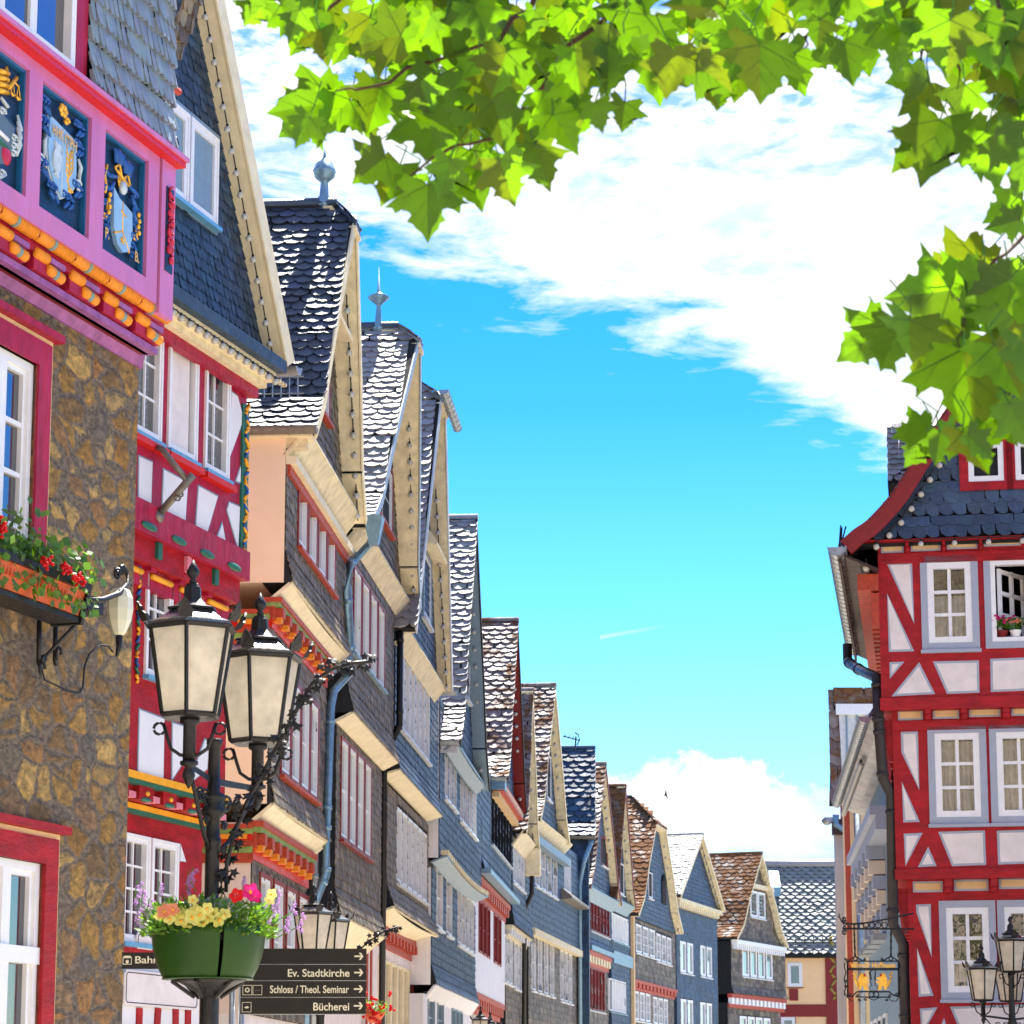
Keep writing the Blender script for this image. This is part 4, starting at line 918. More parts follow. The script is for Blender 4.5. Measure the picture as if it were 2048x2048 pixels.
mb = MB(); mb.hexa([T(gx[0]-.3, gx[3]+.12, .1), T(gx[2]+.35, gx[3]+.12, .1), T(gx[2]+.35, gx[3]+.62, .1), T(gx[0]-.3, gx[3]+.62, .1)], [T(gx[0]-.3, gx[3]+.08, .42), T(gx[2]+.35, gx[3]+.08, .42), T(gx[2]+.35, gx[3]+.12, .44), T(gx[0]-.3, gx[3]+.12, .44)], 'cream'); mb.build('window_hood', C.o)
soffit(C, -.02, ff[0]-.1, .30, ze-.02, .02, ze-.36, 'cream2', 'cornice')
mb = MB(); C.bx(mb, .0, sE, .14, .0, ze-.47, ze-.36, 'cream'); C.bx(mb, .02, sE, .06, -.3, ze-.60, ze-.47, 'rustred'); mb.build('cornice', C.o)
mb = MB(); C.bx(mb, nf[0]-.05, nf[0]+.35, nv-.02, -7, ze-.12, ze-.02, 'cream'); C.bx(mb, nf[0]+.28, .0, nv-.1, -7, ze-.25, ze-.12, 'cream2'); mb.build('eave_board', C.o)
gutter(C, (nf[0]-.06, nv+.05, ze-.0), (nf[0]-.06, -6.5, ze-.0), .10, 'brownzinc')
# snow guard on C's roof
mb = MB(); 
for k in range(24):
    n_ = .12-k*.115; z_ = ze+.5; s_ = nf[0]+.26; mb.tube([T(s_, z_, n_), T(s_-.02, z_+.28, n_)], .010, 'metal', 4)
mb.tube([T(nf[0]+.24, ze+.78, .2), T(nf[0]+.24, ze+.78, -3)], .014, 'metal', 5); mb.tube([T(nf[0]+.26, ze+.55, .2), T(nf[0]+.26, ze+.55, -3)], .010, 'metal', 5); mb.build('snow_guard', C.o)
def finial(H, s_, n, z, parts, m='metal'):
    mb = MB(); mb.lathe((s_, -n, z), parts, m, 10); return mb.build('roof_finial', H.o)
finial(C, ms, nR-.14, zR_, [(.10, -.1), (.09, .1), (.07, .12), (.055, .32), (.08, .35), (.15, .41), (.165, .48), (.175, .50), (.165, .52), (.13, .62), (.05, .68), (.025, .72), (.004, .93)], 'zincblue')
lights(C, [(ff[0]-.30, .30, ff[1]-.1), (ms+(ff[0]-ms)*.25-.18, .27+(nap-nv)*.5, ff[1]+(zR_-ff[1])*.70)], .05, 'bulbs along the weathered cream verge of the slate house with the ball finial', k=11)
pipe(C, [(sE2+.1, c2-.15, 1.0), (sE2+.1, c2-.15, zB0+.0), (sE2+.1, c2-.1, zB1-.3), (sE2+.35, c2+.35, zB1+.1)], .06, 'metal')
mb = MB(); C.bx(mb, sE2, sE2+.5, c3-.2, -6, 0, zB1, 'dark'); mb.build('gap_shade_block', C.o)  # near-black block: shade of the gap between houses put into colour

# ---- D
D = chainH(C, 570, 690, 1400, 'slate_house', 'slate house with zinc disc spire finial, sun-paled slate roof and oxblood windows', group=GRP)
dE = D.px((786, 1350), 0)[0]; d2 = D.pxs((668, 1500), 0)[0]
z1b = D.px(Z5(820, 1240), 0)[1]
z1b = D.px(Z5(1085, 1612), 0)[1]; 
zt_ = D.px(Z5(1100, 800), 0)[1]
hA = row(D, 0, Z5(842, 0)[0], Z5(1012, 0)[0], Z5(0, 765)[1], Z5(0, 1185)[1], 4, .25, 1, 1, 'white', 'oxblood', 'bluegrey', sw=.05)
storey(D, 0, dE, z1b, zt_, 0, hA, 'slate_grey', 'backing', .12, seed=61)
z2t_ = D.px(Z5(995, 1625), d2)[1]; soffit(D, .0, dE, .1, z1b-.02, d2+.03, z2t_, sag=.0)
d2E = D.px(Z5(1000, 1650), d2)[0]; z2b_ = D.px(W2(150, 1290), d2)[1]
hB = row(D, d2, Z5(773, 0)[0], Z5(938, 0)[0], Z5(0, 1620)[1], Z3(0, 1125)[1], 4, .25, 1, 2, 'white', 'oxblood', 'oxblood', sw=.05, mid=1)
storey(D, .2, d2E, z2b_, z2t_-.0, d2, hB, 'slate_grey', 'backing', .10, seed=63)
d3 = d2-.3; soffit(D, .2, d2E, d2+.08, z2b_-.02, d3, z2b_-.35)
mb = MB(); D.bx(mb, .2, d2E, d3-.02, -6, 0, z2b_-.1, 'plaster2'); mb.build('ground_floor_wall', D.o)
nf = D.px((742, 1020), nv); ff = D.px((840, 1232), nv); ze = (nf[1]+ff[1])/2; nf = (nf[0], ze); ff = (ff[0], ze); ms = (nf[0]+ff[0])/2
nap, cutz = lean(D, ms, (840, 690)); nR, zR_ = lean(D, ms, (791, 653))
gw = D.rR(Z4(905, 0)[0], Z4(990, 0)[0], Z4(0, 1790)[1], Z5(0, 330)[1], .12)
gable(D, nf, (ms, zR_), ff, nv, 7, 'slate_light', 'backing', hip=(cutz, nap-nR), board='cream2', wall_slate='slate_grey', wsl=(.18, .15), wn=.1, holes=[gw], nap=nap, seed=71, sl=(.25, .15), lift=.032, kick=.08, edge='metal')
window(D, gw, .12, 2, 2, 'white', 'oxblood', .06, 'rustred', glass='glass_far')
soffit(D, nf[0]+.1, ff[0]-.05, .24, ze-.02, .02, ze-.30, 'cream2', 'cornice')
finial(D, ms, nR-.3, zR_, [(.12, -.1), (.09, .05), (.06, .1), (.04, .38), (.05, .40), (.19, .52), (.195, .54), (.05, .62), (.03, .64), (.004, 1.1)], 'zincblue')
lights(D, [(ff[0]-.30, .30, ff[1]-.1), (ms+(ff[0]-ms)*.3-.16, .27+(nap-nv)*.5, ff[1]+(zR_-ff[1])*.68)], .05, 'bulbs along the cream verge of the house with the disc spire finial', k=12)
mb = MB(); a_, z_ = nf[0]+.0, ze-.05
mb.hexa([T(a_-.18, z_+.1, nv+.2), T(a_+.18, z_+.1, nv+.2), T(a_+.18, z_+.1, nv-.1), T(a_-.18, z_+.1, nv-.1)], [T(a_-.08, z_-.35, nv+.12), T(a_+.08, z_-.35, nv+.12), T(a_+.08, z_-.35, nv-.02), T(a_-.08, z_-.35, nv-.02)], 'zincblue'); mb.build('rainwater_head', D.o)
pp = [D.px(p, q) for p, q in ((Z5(970, 270), .42), (Z5(978, 335), .42), (Z5(825, 500), .1), (Z5(815, 640), .08), (Z5(832, 980), .08), (Z5(840, 1080), .08), (Z5(740, 1190), d2+.1), (Z5(722, 1280), d2+.08), (Z5(700, 1900), d2+.08))]
qn = [.42, .42, .1, .08, .08, .08, d2+.1, d2+.08, d2+.08]
pts_ = [(a, n_, z) for (a, z), n_ in zip(pp, qn)]; pts_.append((pts_[-1][0], pts_[-1][1], z2b_+.5)); q_ = pts_[-1]; pts_.append((q_[0]-.1, q_[1]-.25, z2b_-.2)); pts_.append((q_[0]-.1, q_[1]-.3, .3))
pipe(D, pts_, .065, 'zincblue')

# ---- E
Eh = chainH(D, 690, 786, 1400, 'slate_house', 'slate house with gutter on its half-hipped gable and rows of pale blue windows', group=GRP)
eE = Eh.px((875, 1500), 0)[0]; e2 = Eh.pxs((762, 1600), 0)[0]
zt_ = Eh.px(Z5(1290, 1190), 0)[1]; zb_ = Eh.px(W2(640, 495), 0)[1]
hA = row(Eh, 0, Z5(1098, 0)[0], Z5(1262, 0)[0], Z5(0, 1200)[1], Z5(0, 1590)[1], 6, .22, 1, 1, 'white', None, 'white_boards')
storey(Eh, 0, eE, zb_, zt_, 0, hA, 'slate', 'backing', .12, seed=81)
z2t_ = Eh.px(W2(575, 540), e2)[1]; soffit(Eh, 0, eE, .1, zb_-.02, e2+.03, z2t_); e2E = Eh.px(W2(575, 700), e2)[0]
z2b_ = Eh.px(W2(550, 1290), e2)[1]; e2s = Eh.px(W2(255, 700), e2)[0]
hB = row(Eh, e2, W2(325, 0)[0], W2(535, 0)[0], W2(0, 600)[1], W2(0, 1070)[1], 6, .25, 1, 1, 'white', None, 'white_boards')
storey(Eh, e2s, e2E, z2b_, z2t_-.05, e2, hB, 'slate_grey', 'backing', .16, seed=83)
e3 = e2-.35; z3t = Eh.px(W2(530, 1400), e3)[1]; soffit(Eh, e2s-.1, e2E+.1, e2+.14, z2b_-.02, e3+.03, z3t, sag=.08)
mb = MB(); Eh.bx(mb, e2s-.1, e2E, e3+.12, e3-.1, z3t-.14, z3t, 'rustred'); Eh.bx(mb, e2s-.1, e2E, e3+.03, e3-.1, z3t-.42, z3t-.2, 'rustred')
for i in range(14): a = e2s+(e2E-e2s)*i/14; Eh.bx(mb, a, a+.2, e3+.16, e3-.1, z3t-.3, z3t-.14, 'rustred')
mb.build('corbel_cornice', Eh.o)
hC = row(Eh, e3, W2(195, 0)[0], W2(445, 0)[0], W2(0, 1560)[1], 2110, 6, .18, 1, 1, 'cream', None, None, fw=.06)
mb = MB(); Eh.wall(mb, e2s-.1, e2E, 0, z3t-.3, e3, e3-.3, 'plaster2', hC); Eh.bx(mb, e2s-.1, e2E, e3-.31, -7, 0, z3t, 'plaster2'); mb.build('ground_floor_wall', Eh.o)
mb = MB()
for a in (e2s-.05, e2s+.55, e2E-.55): Eh.bx(mb, a, a+.16, e3+.03, e3-.02, 0, z3t-.42, 'rustred')
mb.build('post', Eh.o)
nf = Eh.px((838, 1190), nv); ff = Eh.px((904, 1378), nv); ze = ff[1]; 
# the gable foot lies behind the neighbour: same height both sides
nf = (2*Eh.px((871, 1300), nv)[0]-ff[0], ze); ms = (nf[0]+ff[0])/2
c_far = Eh.pxs((899, 838), ms)[1]; nap = nv+.15; cutz = Eh.px((895, 835), nap)[1]; 
nf = (-.1, ze); ms = (nf[0]+ff[0])/2
gable(Eh, nf, (ms, cutz+.9), ff, nv, 7, 'slate_light', 'backing', hip=(cutz, 1.0), board='cream2', wall_slate='slate', wsl=(.2, .16), wn=.1, nap=nap, seed=91, sl=(.32, .18), lift=.045, edge='white_boards')
w1 = Eh.rR(Z5(1232, 0)[0], Z5(1272, 0)[0], Z5(0, 500)[1], Z5(0, 830)[1], .12); window(Eh, w1, .12, 2, 1, 'white', 'bluegrey', .1, 'white_boards', glass='glass_far')
soffit(Eh, nf[0]+.1, ff[0]-.05, .24, ze-.02, .02, ze-.30, 'cream2', 'cornice')
mb = MB(); mb.hexa([T(w1[0]-.3, w1[3]+.12, .1), T(w1[2]+.35, w1[3]+.12, .1), T(w1[2]+.35, w1[3]+.62, .1), T(w1[0]-.3, w1[3]+.62, .1)], [T(w1[0]-.3, w1[3]+.08, .42), T(w1[2]+.35, w1[3]+.08, .42), T(w1[2]+.35, w1[3]+.12, .44), T(w1[0]-.3, w1[3]+.12, .44)], 'cream'); mb.build('window_hood', Eh.o)
gutter(Eh, (ms-1.45, nap+.14, cutz-.05), (ms+1.45, nap+.14, cutz-.05), .09, 'metal')
gutter(Eh, (ff[0]+.02, nv+.1, ze-.05), (ff[0]+.02, -5, ze-.05), .09, 'metal')
lights(Eh, [(ff[0]-.30, .30, ff[1]-.1), (ms+(ff[0]-ms)*.35-.16, .27, ff[1]+(cutz+.5-ff[1])*.66)], .05, 'bulbs along the pale verge of the half-hipped house with a gutter on its gable', k=13)
pipe(Eh, [(.0, e2+.05, 1), (.0, e2+.05, zb_+.2), (.0, .1, zb_+.8), (.0, .1, zt_)], .06, 'iron')
flush_windows()

# ---- F: tall roof whose pale slates carry the sun glare
Fh = chainH(Eh, 786, 877, 1380, 'slate_house', 'tall slate house with brilliant white-looking scaled roof and dark verge', group=GRP)
fE = Fh.px((962, 1700), 0)[0]
zt_ = Fh.px(W1(330, 1700), 0)[1]; zb_ = Fh.px(W2(888, 985), .1)[1]
h1 = row(Fh, 0, W2(662, 0)[0], W2(742, 0)[0], W2(0, 85)[1], W2(0, 425)[1], 3, .5); h2 = row(Fh, 0, W2(770, 0)[0], W2(882, 0)[0], W2(0, 300)[1], W2(0, 620)[1], 4, .35)
storey(Fh, 0, fE, zb_, zt_+.6, 0, h1+h2, 'slate', 'white', .0, seed=101, w_=.22, h_=.18)
f2 = Fh.pxs((862, 1850), 0)[0]
soffit(Fh, 0, fE, .18, zb_+.02, f2+.02, zb_-.10, 'bluegrey', 'curved_cornice', sag=.12)
mb = MB(); 
for i in range(26): a = fE*i/26; Fh.bx(mb, a, a+.12, .22, .05, zb_+.06-.12*math.sin(math.pi*i/26), zb_+.16-.12*math.sin(math.pi*i/26), 'cream2')
mb.build('dentil_band', Fh.o)
z2b_ = Fh.px(W2(885, 1790), f2)[1]
h1 = row(Fh, f2, W2(605, 0)[0], W2(712, 0)[0], W2(0, 905)[1], W2(0, 1310)[1], 2, .7); h2 = row(Fh, f2, W2(752, 0)[0], W2(866, 0)[0], W2(0, 1065)[1], W2(0, 1430)[1], 4, .3)
storey(Fh, 0, fE, z2b_, zb_-.2, f2, h1+h2, 'slate', 'white', .12, seed=103, w_=.22, h_=.18)
soffit(Fh, 0, fE, f2+.1, z2b_-.02, f2-.1, z2b_-.3, 'plaster', 'coved_plaster')
h1 = row(Fh, f2-.1, W2(545, 0)[0], W2(655, 0)[0], W2(0, 1740)[1], 2090, 2, .5, frame='bluegrey', sill=None); h2 = row(Fh, f2-.1, W2(712, 0)[0], W2(788, 0)[0], W2(0, 1840)[1], 2100, 3, .3, frame='bluegrey', sill=None)
mb = MB(); Fh.wall(mb, -.5, fE, 0, z2b_-.2, f2-.1, f2-.4, 'plaster', h1+h2); Fh.bx(mb, -.5, fE, f2-.41, -7, 0, z2b_-.2, 'plaster'); mb.build('ground_floor_wall', Fh.o)
nv2 = .42
def simple_gable(H, nfp, app, ffp, slate_m, nv_=nv2, board='cream2', kick=.1, hip=None, wallm='slate', seed=1, sl=(.34, .2), back=7, gwin=None, gframe='white', wsl=(.26, .2), lift=.045, lab=None, bulbs=0, edge=None, wn=.1, gsur=None, wh='backing', cols=1):
    nf = H.px(nfp, nv_); ff = H.px(ffp, nv_); ze = (nf[1]+ff[1])/2; nf = (nf[0], ze); ff = (ff[0], ze); ms = (nf[0]+ff[0])/2
    za = H.pxs(app, ms)[1] if not isinstance(app, (int, float)) else app
    za = H.px(app, nv_)[1] if not isinstance(app, (int, float)) else app
    za = ((Vector((0, 0, EYE))+ray(*app)*((H.world(ms, nv_, 0)).y/ray(*app).y)).z)
    hp = (za-hip[0]*(za-ze), hip[1]) if hip else None
    holes = []
    if gwin:
        for q in gwin: r = H.rR(*q, wn); holes.append(r); window(H, r, wn, cols, 2 if gframe == 'white' else 1, gframe, gsur, .05, 'white', glass='glass_far', proud=.04)
    gable(H, nf, (ms, za), ff, nv_, back, slate_m, wh, hip=hp, board=board, wall_slate=wallm, wsl=wsl, wn=wn, holes=holes, seed=seed, sl=sl, lift=lift, kick=kick, edge=edge)
    if bulbs:
        top = .93 if not hip else 1-hip[0]*1.15
        lights(H, [(ff[0]-.25, (nv_+wn)/2, ze-.12), (ff[0]+(ms-ff[0])*top-.12*0, (nv_+wn)/2, ze+(za-ze)*top-.22)], .06, lab, k=bulbs)
    return nf, (ms, za), ff
nf, ap, ff = simple_gable(Fh, (919, 1466), (951, 1035), (978, 1588), 'slate_light', seed=111, board='bluegrey', sl=(.34, .17), lift=.04, edge='backing', lab='bulbs on the dark verge of the tall house with the white-looking roof', bulbs=14, gwin=[(W1(243, 0)[0], W1(262, 0)[0], 1310, 1405)])
soffit(Fh, nf[0], ff[0]-.1, .34, nf[1]-.02, .12, nf[1]-.2, 'bluegrey', 'cornice', sag=.06)
mb = MB(); Fh.bx(mb, nf[0], .2, nv2-.05, -7, nf[1]-.25, nf[1]-.1, 'white_boards'); mb.build('eave_board', Fh.o)
gutter(Fh, (nf[0]-.02, nv2, nf[1]), (nf[0]-.02, -6, nf[1]), .10, 'metal')
# ---- G: oxblood side, mossy roof, and its narrow neighbour
G = chainH(Fh, 877, 962, 1400, 'slate_house', 'mossy-roofed slate house with dark red side wall and dark red verge', group=GRP)
gE = G.px((1022, 1750), 0)[0]; g2 = G.pxs((948, 1900), 0)[0]
zt_ = G.px(W2(1135, 470), 0)[1]; zb_ = G.px(W2(1135, 1060), .1)[1]
h1 = row(G, 0, W2(990, 0)[0], W2(1128, 0)[0], W2(0, 480)[1], W2(0, 820)[1], 7, .3, frame='dark', sill='white_boards', glass='glass_far')
storey(G, 0, gE, zb_, zt_+.3, 0, h1, 'slate', 'darkred', .12, seed=121, w_=.26, h_=.2)
mb = MB(); G.bx(mb, -.08, gE, .26, .0, zb_-.02, zb_+.1, 'zincblue'); mb.build('drip_board', G.o)
z2t_ = zb_-.05
def corbels(H, s0, s1, n, z1, h, k, m='rustred', m2=None):
    mb = MB(); H.bx(mb, s0, s1, n+.16, n-.1, z1-h*.3, z1, m); H.bx(mb, s0, s1, n+.02, n-.1, z1-h, z1-h*.75, m)
    for i in range(k): a = s0+(s1-s0)*(i+.2)/k; H.bx(mb, a, a+(s1-s0)/k*.55, n+.13, n-.1, z1-h*.75, z1-h*.3, m2 or m)
    mb.build('corbel_cornice', H.o)
corbels(G, -.05, gE, g2, z2t_, .5, 14)
z2b_ = G.px(W2(1060, 1780), g2)[1]
h1 = row(G, g2, W2(905, 0)[0], W2(982, 0)[0], W2(0, 1120)[1], W2(0, 1470)[1], 3, .3, frame='oxblood', sill=None); h2 = row(G, g2, W2(1010, 0)[0], W2(1060, 0)[0], W2(0, 1190)[1], W2(0, 1525)[1], 2, .3, frame='oxblood', sill=None)
storey(G, 0, gE, z2b_, z2t_-.4, g2, h1+h2, None, 'darkred', wall_m='plaster')
corbels(G, -.05, gE-.2, g2-.15, z2b_, .5, 14)
h1 = row(G, g2-.3, W2(850, 0)[0], W2(1020, 0)[0], W2(0, 1900)[1], 2150, 7, .25, frame='white', sill=None)
mb = MB(); G.wall(mb, -.1, gE-.2, 0, z2b_-.4, g2-.3, g2-.6, 'plaster2', h1); G.bx(mb, -.1, gE-.2, g2-.61, -6, 0, z2b_-.3, 'plaster2'); mb.build('ground_floor_wall', G.o)
nf, ap, ff = simple_gable(G, (1014, 1536), (1037, 1240), (1053, 1638), 'slate_moss', board='darkred', seed=131, sl=(.33, .19), lift=.042, edge='backing', lab='bulbs on the dark red verge of the mossy-roofed house', bulbs=14)
mb = MB(); G.bx(mb, nf[0]+.1, ff[0]-.2, .34, .0, nf[1]-.34, nf[1]-.1, 'rustred'); G.bx(mb, nf[0]+.1, ff[0]-.2, .2, .0, nf[1]-.5, nf[1]-.34, 'creampanel')
for i in range(20): a = nf[0]+.2+i*(ff[0]-nf[0]-.4)/20; G.bx(mb, a, a+.1, .36, .3, nf[1]-.26, nf[1]-.18, 'cream')
mb.build('cornice', G.o)
mb = MB(); G.bx(mb, nf[0]-.1, nf[0]+.5, nv2-.05, -7, nf[1]-.32, nf[1]-.1, 'zincblue'); mb.build('eave_board', G.o)
gutter(G, (nf[0]-.05, nv2, nf[1]), (nf[0]-.05, -6, nf[1]), .12, 'metal')
G2 = chainH(G, 962, 1024, 1500, 'slate_house', 'narrow slate house with cream boxed verge behind the dark red verge', group=GRP)
g2E = G2.px((1062, 1800), 0)[0]; zt_ = G2.px(W2(1235, 720), 0)[1]; zb_ = G2.px(W2(1225, 1290), 0)[1]
h1 = row(G2, 0, W2(1143, 0)[0], W2(1224, 0)[0], W2(0, 740)[1], W2(0, 995)[1], 4, .3)
storey(G2, 0, g2E, zb_, zt_+.3, 0, h1, 'slate', None, .08, seed=141, w_=.26, h_=.2)
corbels(G2, 0, g2E, -.15, zb_, .35, 9, 'cream2', 'white_boards')
h1 = row(G2, -.2, W2(1072, 0)[0], W2(1138, 0)[0], W2(0, 1330)[1], W2(0, 1650)[1], 3, .3); h2 = row(G2, -.2, W2(1150, 0)[0], W2(1214, 0)[0], W2(0, 1385)[1], W2(0, 1695)[1], 3, .3)
storey(G2, 0, g2E, 0, zb_-.3, -.2, h1+h2, 'slate_grey', None, 0, seed=143, w_=.26, h_=.2)
nf, ap, ff = simple_gable(G2, (1052, 1640), (1060, 1380), (1078, 1712), 'slate_moss', seed=151, lab='bulbs on the cream boxed verge next to the dark red verge', bulbs=8)
soffit(G2, nf[0], ff[0], .34, nf[1]-.02, .02, nf[1]-.45, 'cream2', 'cornice')
mb = MB(); G2.bx(mb, ff[0]-.35, ff[0]+.1, nv2+.05, .0, ff[1]-.95, ff[1]-.1, 'cream2'); mb.build('verge_box', G2.o)
pipe(G2, [(ff[0]-.1, .2, ff[1]-.9), (ff[0]-.1, .2, ff[1]-1.5), (ff[0]+.1, -.05, ff[1]-2.0), (ff[0]+.1, -.1, .2)], .07, 'iron')
# ---- H
Hh = chainH(G2, 1024, 1062, 1770, 'slate_house', 'wide slate house with mossy ridge, white cornice and a television aerial behind', group=GRP)
hE = Hh.px((1158, 1800), 0)[0]; hM = Hh.px(W2(1480, 900), 0)[0]; zt_ = Hh.px(W2(1500, 740), 0)[1]; zb_ = Hh.px(W2(1255, 1240), 0)[1]
h1 = row(Hh, 0, W2(1300, 0)[0], W2(1452, 0)[0], W2(0, 750)[1], W2(0, 1040)[1], 4, .35); h2 = row(Hh, 0, W2(1503, 0)[0], W2(1548, 0)[0], W2(0, 780)[1], W2(0, 1010)[1], 3, .3)
storey(Hh, 0, hE, zb_, zt_+.4, 0, h1+h2, 'slate', None, .0, seed=161, w_=.3, h_=.22)
mb = MB(); Hh.bx(mb, -.0, hE, .14, -.2, zb_-.22, zb_, 'cream2'); mb.build('string_course', Hh.o)
h1 = row(Hh, -.1, W2(1273, 0)[0], W2(1430, 0)[0], W2(0, 1360)[1], W2(0, 1730)[1], 4, .6); h2 = row(Hh, -.1, W2(1475, 0)[0], W2(1556, 0)[0], W2(0, 1440)[1], W2(0, 1780)[1], 3, .4)
storey(Hh, 0, hE, 0, zb_-.2, -.1, h1+h2, 'slate_grey', None, 0, seed=163, w_=.3, h_=.22)
nf, ap, ff = simple_gable(Hh, (1080, 1637), (1113, 1370), (1139, 1682), 'slate_moss', seed=171, sl=(.36, .21), gwin=[(1093, 1101, 1515, 1602)], board='cream2', lab='bulbs on the cream verge right of the boxed cream verge', bulbs=13, hip=None)
soffit(Hh, nf[0], ff[0]+1.2, .38, nf[1]-.02, .02, nf[1]-.4, 'cream2', 'cornice')
mb = MB(); Hh.bx(mb, nf[0]+.2, ff[0]+1.4, .3, .0, nf[1]-.75, nf[1]-.5, 'bluegrey'); mb.build('cornice_board', Hh.o)
q = Hh.px(W2(1480, 1030), .0); mb = MB(); mb.hexa([T(hM, q[1]-.1, .0), T(hE, q[1]-.1, .0), T(hE, q[1]+.35, .0), T(hM, q[1]+.35, .0)], [T(hM, q[1]-.05, .4), T(hE, q[1]-.05, .4), T(hE, q[1]+.03, .4), T(hM, q[1]+.03, .4)], 'brownzinc'); mb.build('porch_roof', Hh.o)
aer = thing('television_aerial', 'small rooftop television aerial against the sky', 'aerial', at((1150, 1475), 92)); mb = MB()
A0 = at((1150, 1475), 92)
def AL(p): return at(p, 92)-A0
mb.tube([AL((1150, 1500)), AL((1152, 1473))], .03, 'iron', 5); mb.tube([AL((1126, 1472)), AL((1160, 1481))], .025, 'iron', 5)
for x in (1130, 1138, 1146): mb.tube([AL((x, 1471+(x-1126)*.26))+Vector((0, -.4, 0)), AL((x, 1471+(x-1126)*.26))+Vector((0, .4, 0))], .015, 'iron', 4)
mb.tube([AL((1150, 1465)), AL((1157, 1470)), AL((1159, 1480)), AL((1154, 1490))], .025, 'iron', 5); mb.build('antenna', aer)
# ---- I: blue slate roof with its eave towards the camera
I_ = House('slate_house', 'dark blue slate roof over narrow slate wall with a downpipe, mid row', 'house', P0=Hh.world(hE, 0, 0), d=((1215-1024)/FPX*CP, 1, 0), group=GRP)
nw = I_.pxs((1178, 1850), 0)[0]
P = I_; nfi = I_.pxs((1150, 1672), -1)
ze = I_.pxs((1150, 1672), -.3)[1]; nn = I_.pxs((1189, 1672), -.3)[0]; zr = I_.pxs((1190, 1495), 2.3)[1]
gable(I_, (-.3, ze), (2.3, zr), (4.9, ze), nn, 8, 'slate', 'backing', board='bluegrey', wall_slate='slate', wsl=(.3, .22), wn=nn-.25, seed=181, sl=(.42, .26), lift=.05, kick=.1)
mb = MB(); I_.bx(mb, 0, 4.6, nw, -9, 0, ze, 'slate'); mb.build('wall', I_.o)
mb = MB(); slates(mb, (-.02, nw-.02, 6), (0, -1, 0), (0, 0, 1), 6, ze-6, .3, .22, 'slate', None, 'old', .02, 5); mb.build('slate_cladding', I_.o)
gutter(I_, (-.35, nn, ze-.02), (-.35, -8, ze-.02), .11, 'brownzinc')
pipe(I_, [(-.3, nn-.1, ze-.15), (-.3, nw-.2, ze-1.0), (-.12, nw-.35, ze-1.8), (-.12, nw-.35, .3)], .09, 'zincblue')
# ---- J, K
J = House('slate_house', 'slate house with rust-brown mossy roof and dark red shuttered windows', 'house', P0=I_.world(4.6, nw-.05, 0), d=((1950-1024)/FPX*CP, 1, 0), group=GRP)
jE = J.px((1221, 1850), 0)[0]; zt_ = J.px(W3(220, 1160), 0)[1]; zb_ = J.px(W3(225, 1500), 0)[1]
h1 = row(J, 0, W3(98, 0)[0], W3(218, 0)[0], W3(0, 1165)[1], W3(0, 1370)[1], 6, .25, frame='oxblood', sill='white_boards')
storey(J, 0, jE, zb_, zt_+.5, 0, h1, 'slate', 'slate', .1, seed=191, w_=.32, h_=.24)
mb = MB(); J.bx(mb, 0, jE, .1, -.1, zt_+.1, zt_+.4, 'zincblue'); J.bx(mb, 0, jE, .14, -.1, zb_, zb_+.2, 'zincblue'); mb.build('string_course', J.o)
corbels(J, 0, jE, -.1, zb_, .6, 8, 'rustred', 'cream2')
h1 = row(J, -.12, W3(65, 0)[0], W3(188, 0)[0], W3(0, 1590)[1], W3(0, 1850)[1], 6, .25, frame='oxblood', sill='white_boards')
storey(J, 0, jE, 0, zb_-.5, -.12, h1, 'slate_grey', 'slate', 0, seed=193, w_=.32, h_=.24)
nf, ap, ff = simple_gable(J, (1180, 1772), (1210, 1527), (1243, 1806), 'slate_moss', seed=201, sl=(.5, .28), lab='bulbs on the cream verge of the house with dark red shutters', bulbs=12, gwin=[(1202, 1214, 1680, 1735)], gframe='oxblood', board='cream2', edge='darkred')
soffit(J, nf[0], ff[0], .38, nf[1]-.02, .02, nf[1]-.4, 'zincblue', 'cornice')
K = chainH(J, 1170, 1221, 2050, 'slate_house', 'slim slate house with unbroken white window bands beside the red shutters', group=GRP)
kE = K.px((1263, 1880), 0)[0]; zt_ = K.px(W3(355, 1220), 0)[1]
h1 = row(K, 0, W3(235, 0)[0], W3(340, 0)[0], W3(0, 1255)[1], W3(0, 1420)[1], 6, .12, rows=1, glass='curtain', sill='zincblue'); h2 = row(K, 0, W3(195, 0)[0]+8, W3(325, 0)[0], W3(0, 1660)[1], W3(0, 1860)[1], 6, .12, rows=1, glass='curtain', sill='zincblue')
storey(K, 0, kE, 0, zt_+.6, 0, h1+h2, 'slate', 'slate', 0, seed=211, w_=.32, h_=.24)
mb = MB(); z_ = K.px(W3(355, 1570), 0)[1]; K.bx(mb, 0, kE, .12, -.1, z_, z_+.5, 'zincblue'); K.bx(mb, kE-.35, kE, .15, -.1, 0, zt_, 'creampanel'); mb.build('string_course', K.o)
nf, ap, ff = simple_gable(K, (1232, 1780), (1241, 1571), (1272, 1830), 'slate_moss2', seed=221, sl=(.5, .28), board='cream2', lab='bulbs on the cream verge left of the hipped mossy roof', bulbs=10, gwin=[(1238, 1247, 1730, 1790)], edge='darkred')
soffit(K, nf[0], ff[0], .38, nf[1]-.02, .02, nf[1]-.4, 'zincblue', 'cornice')
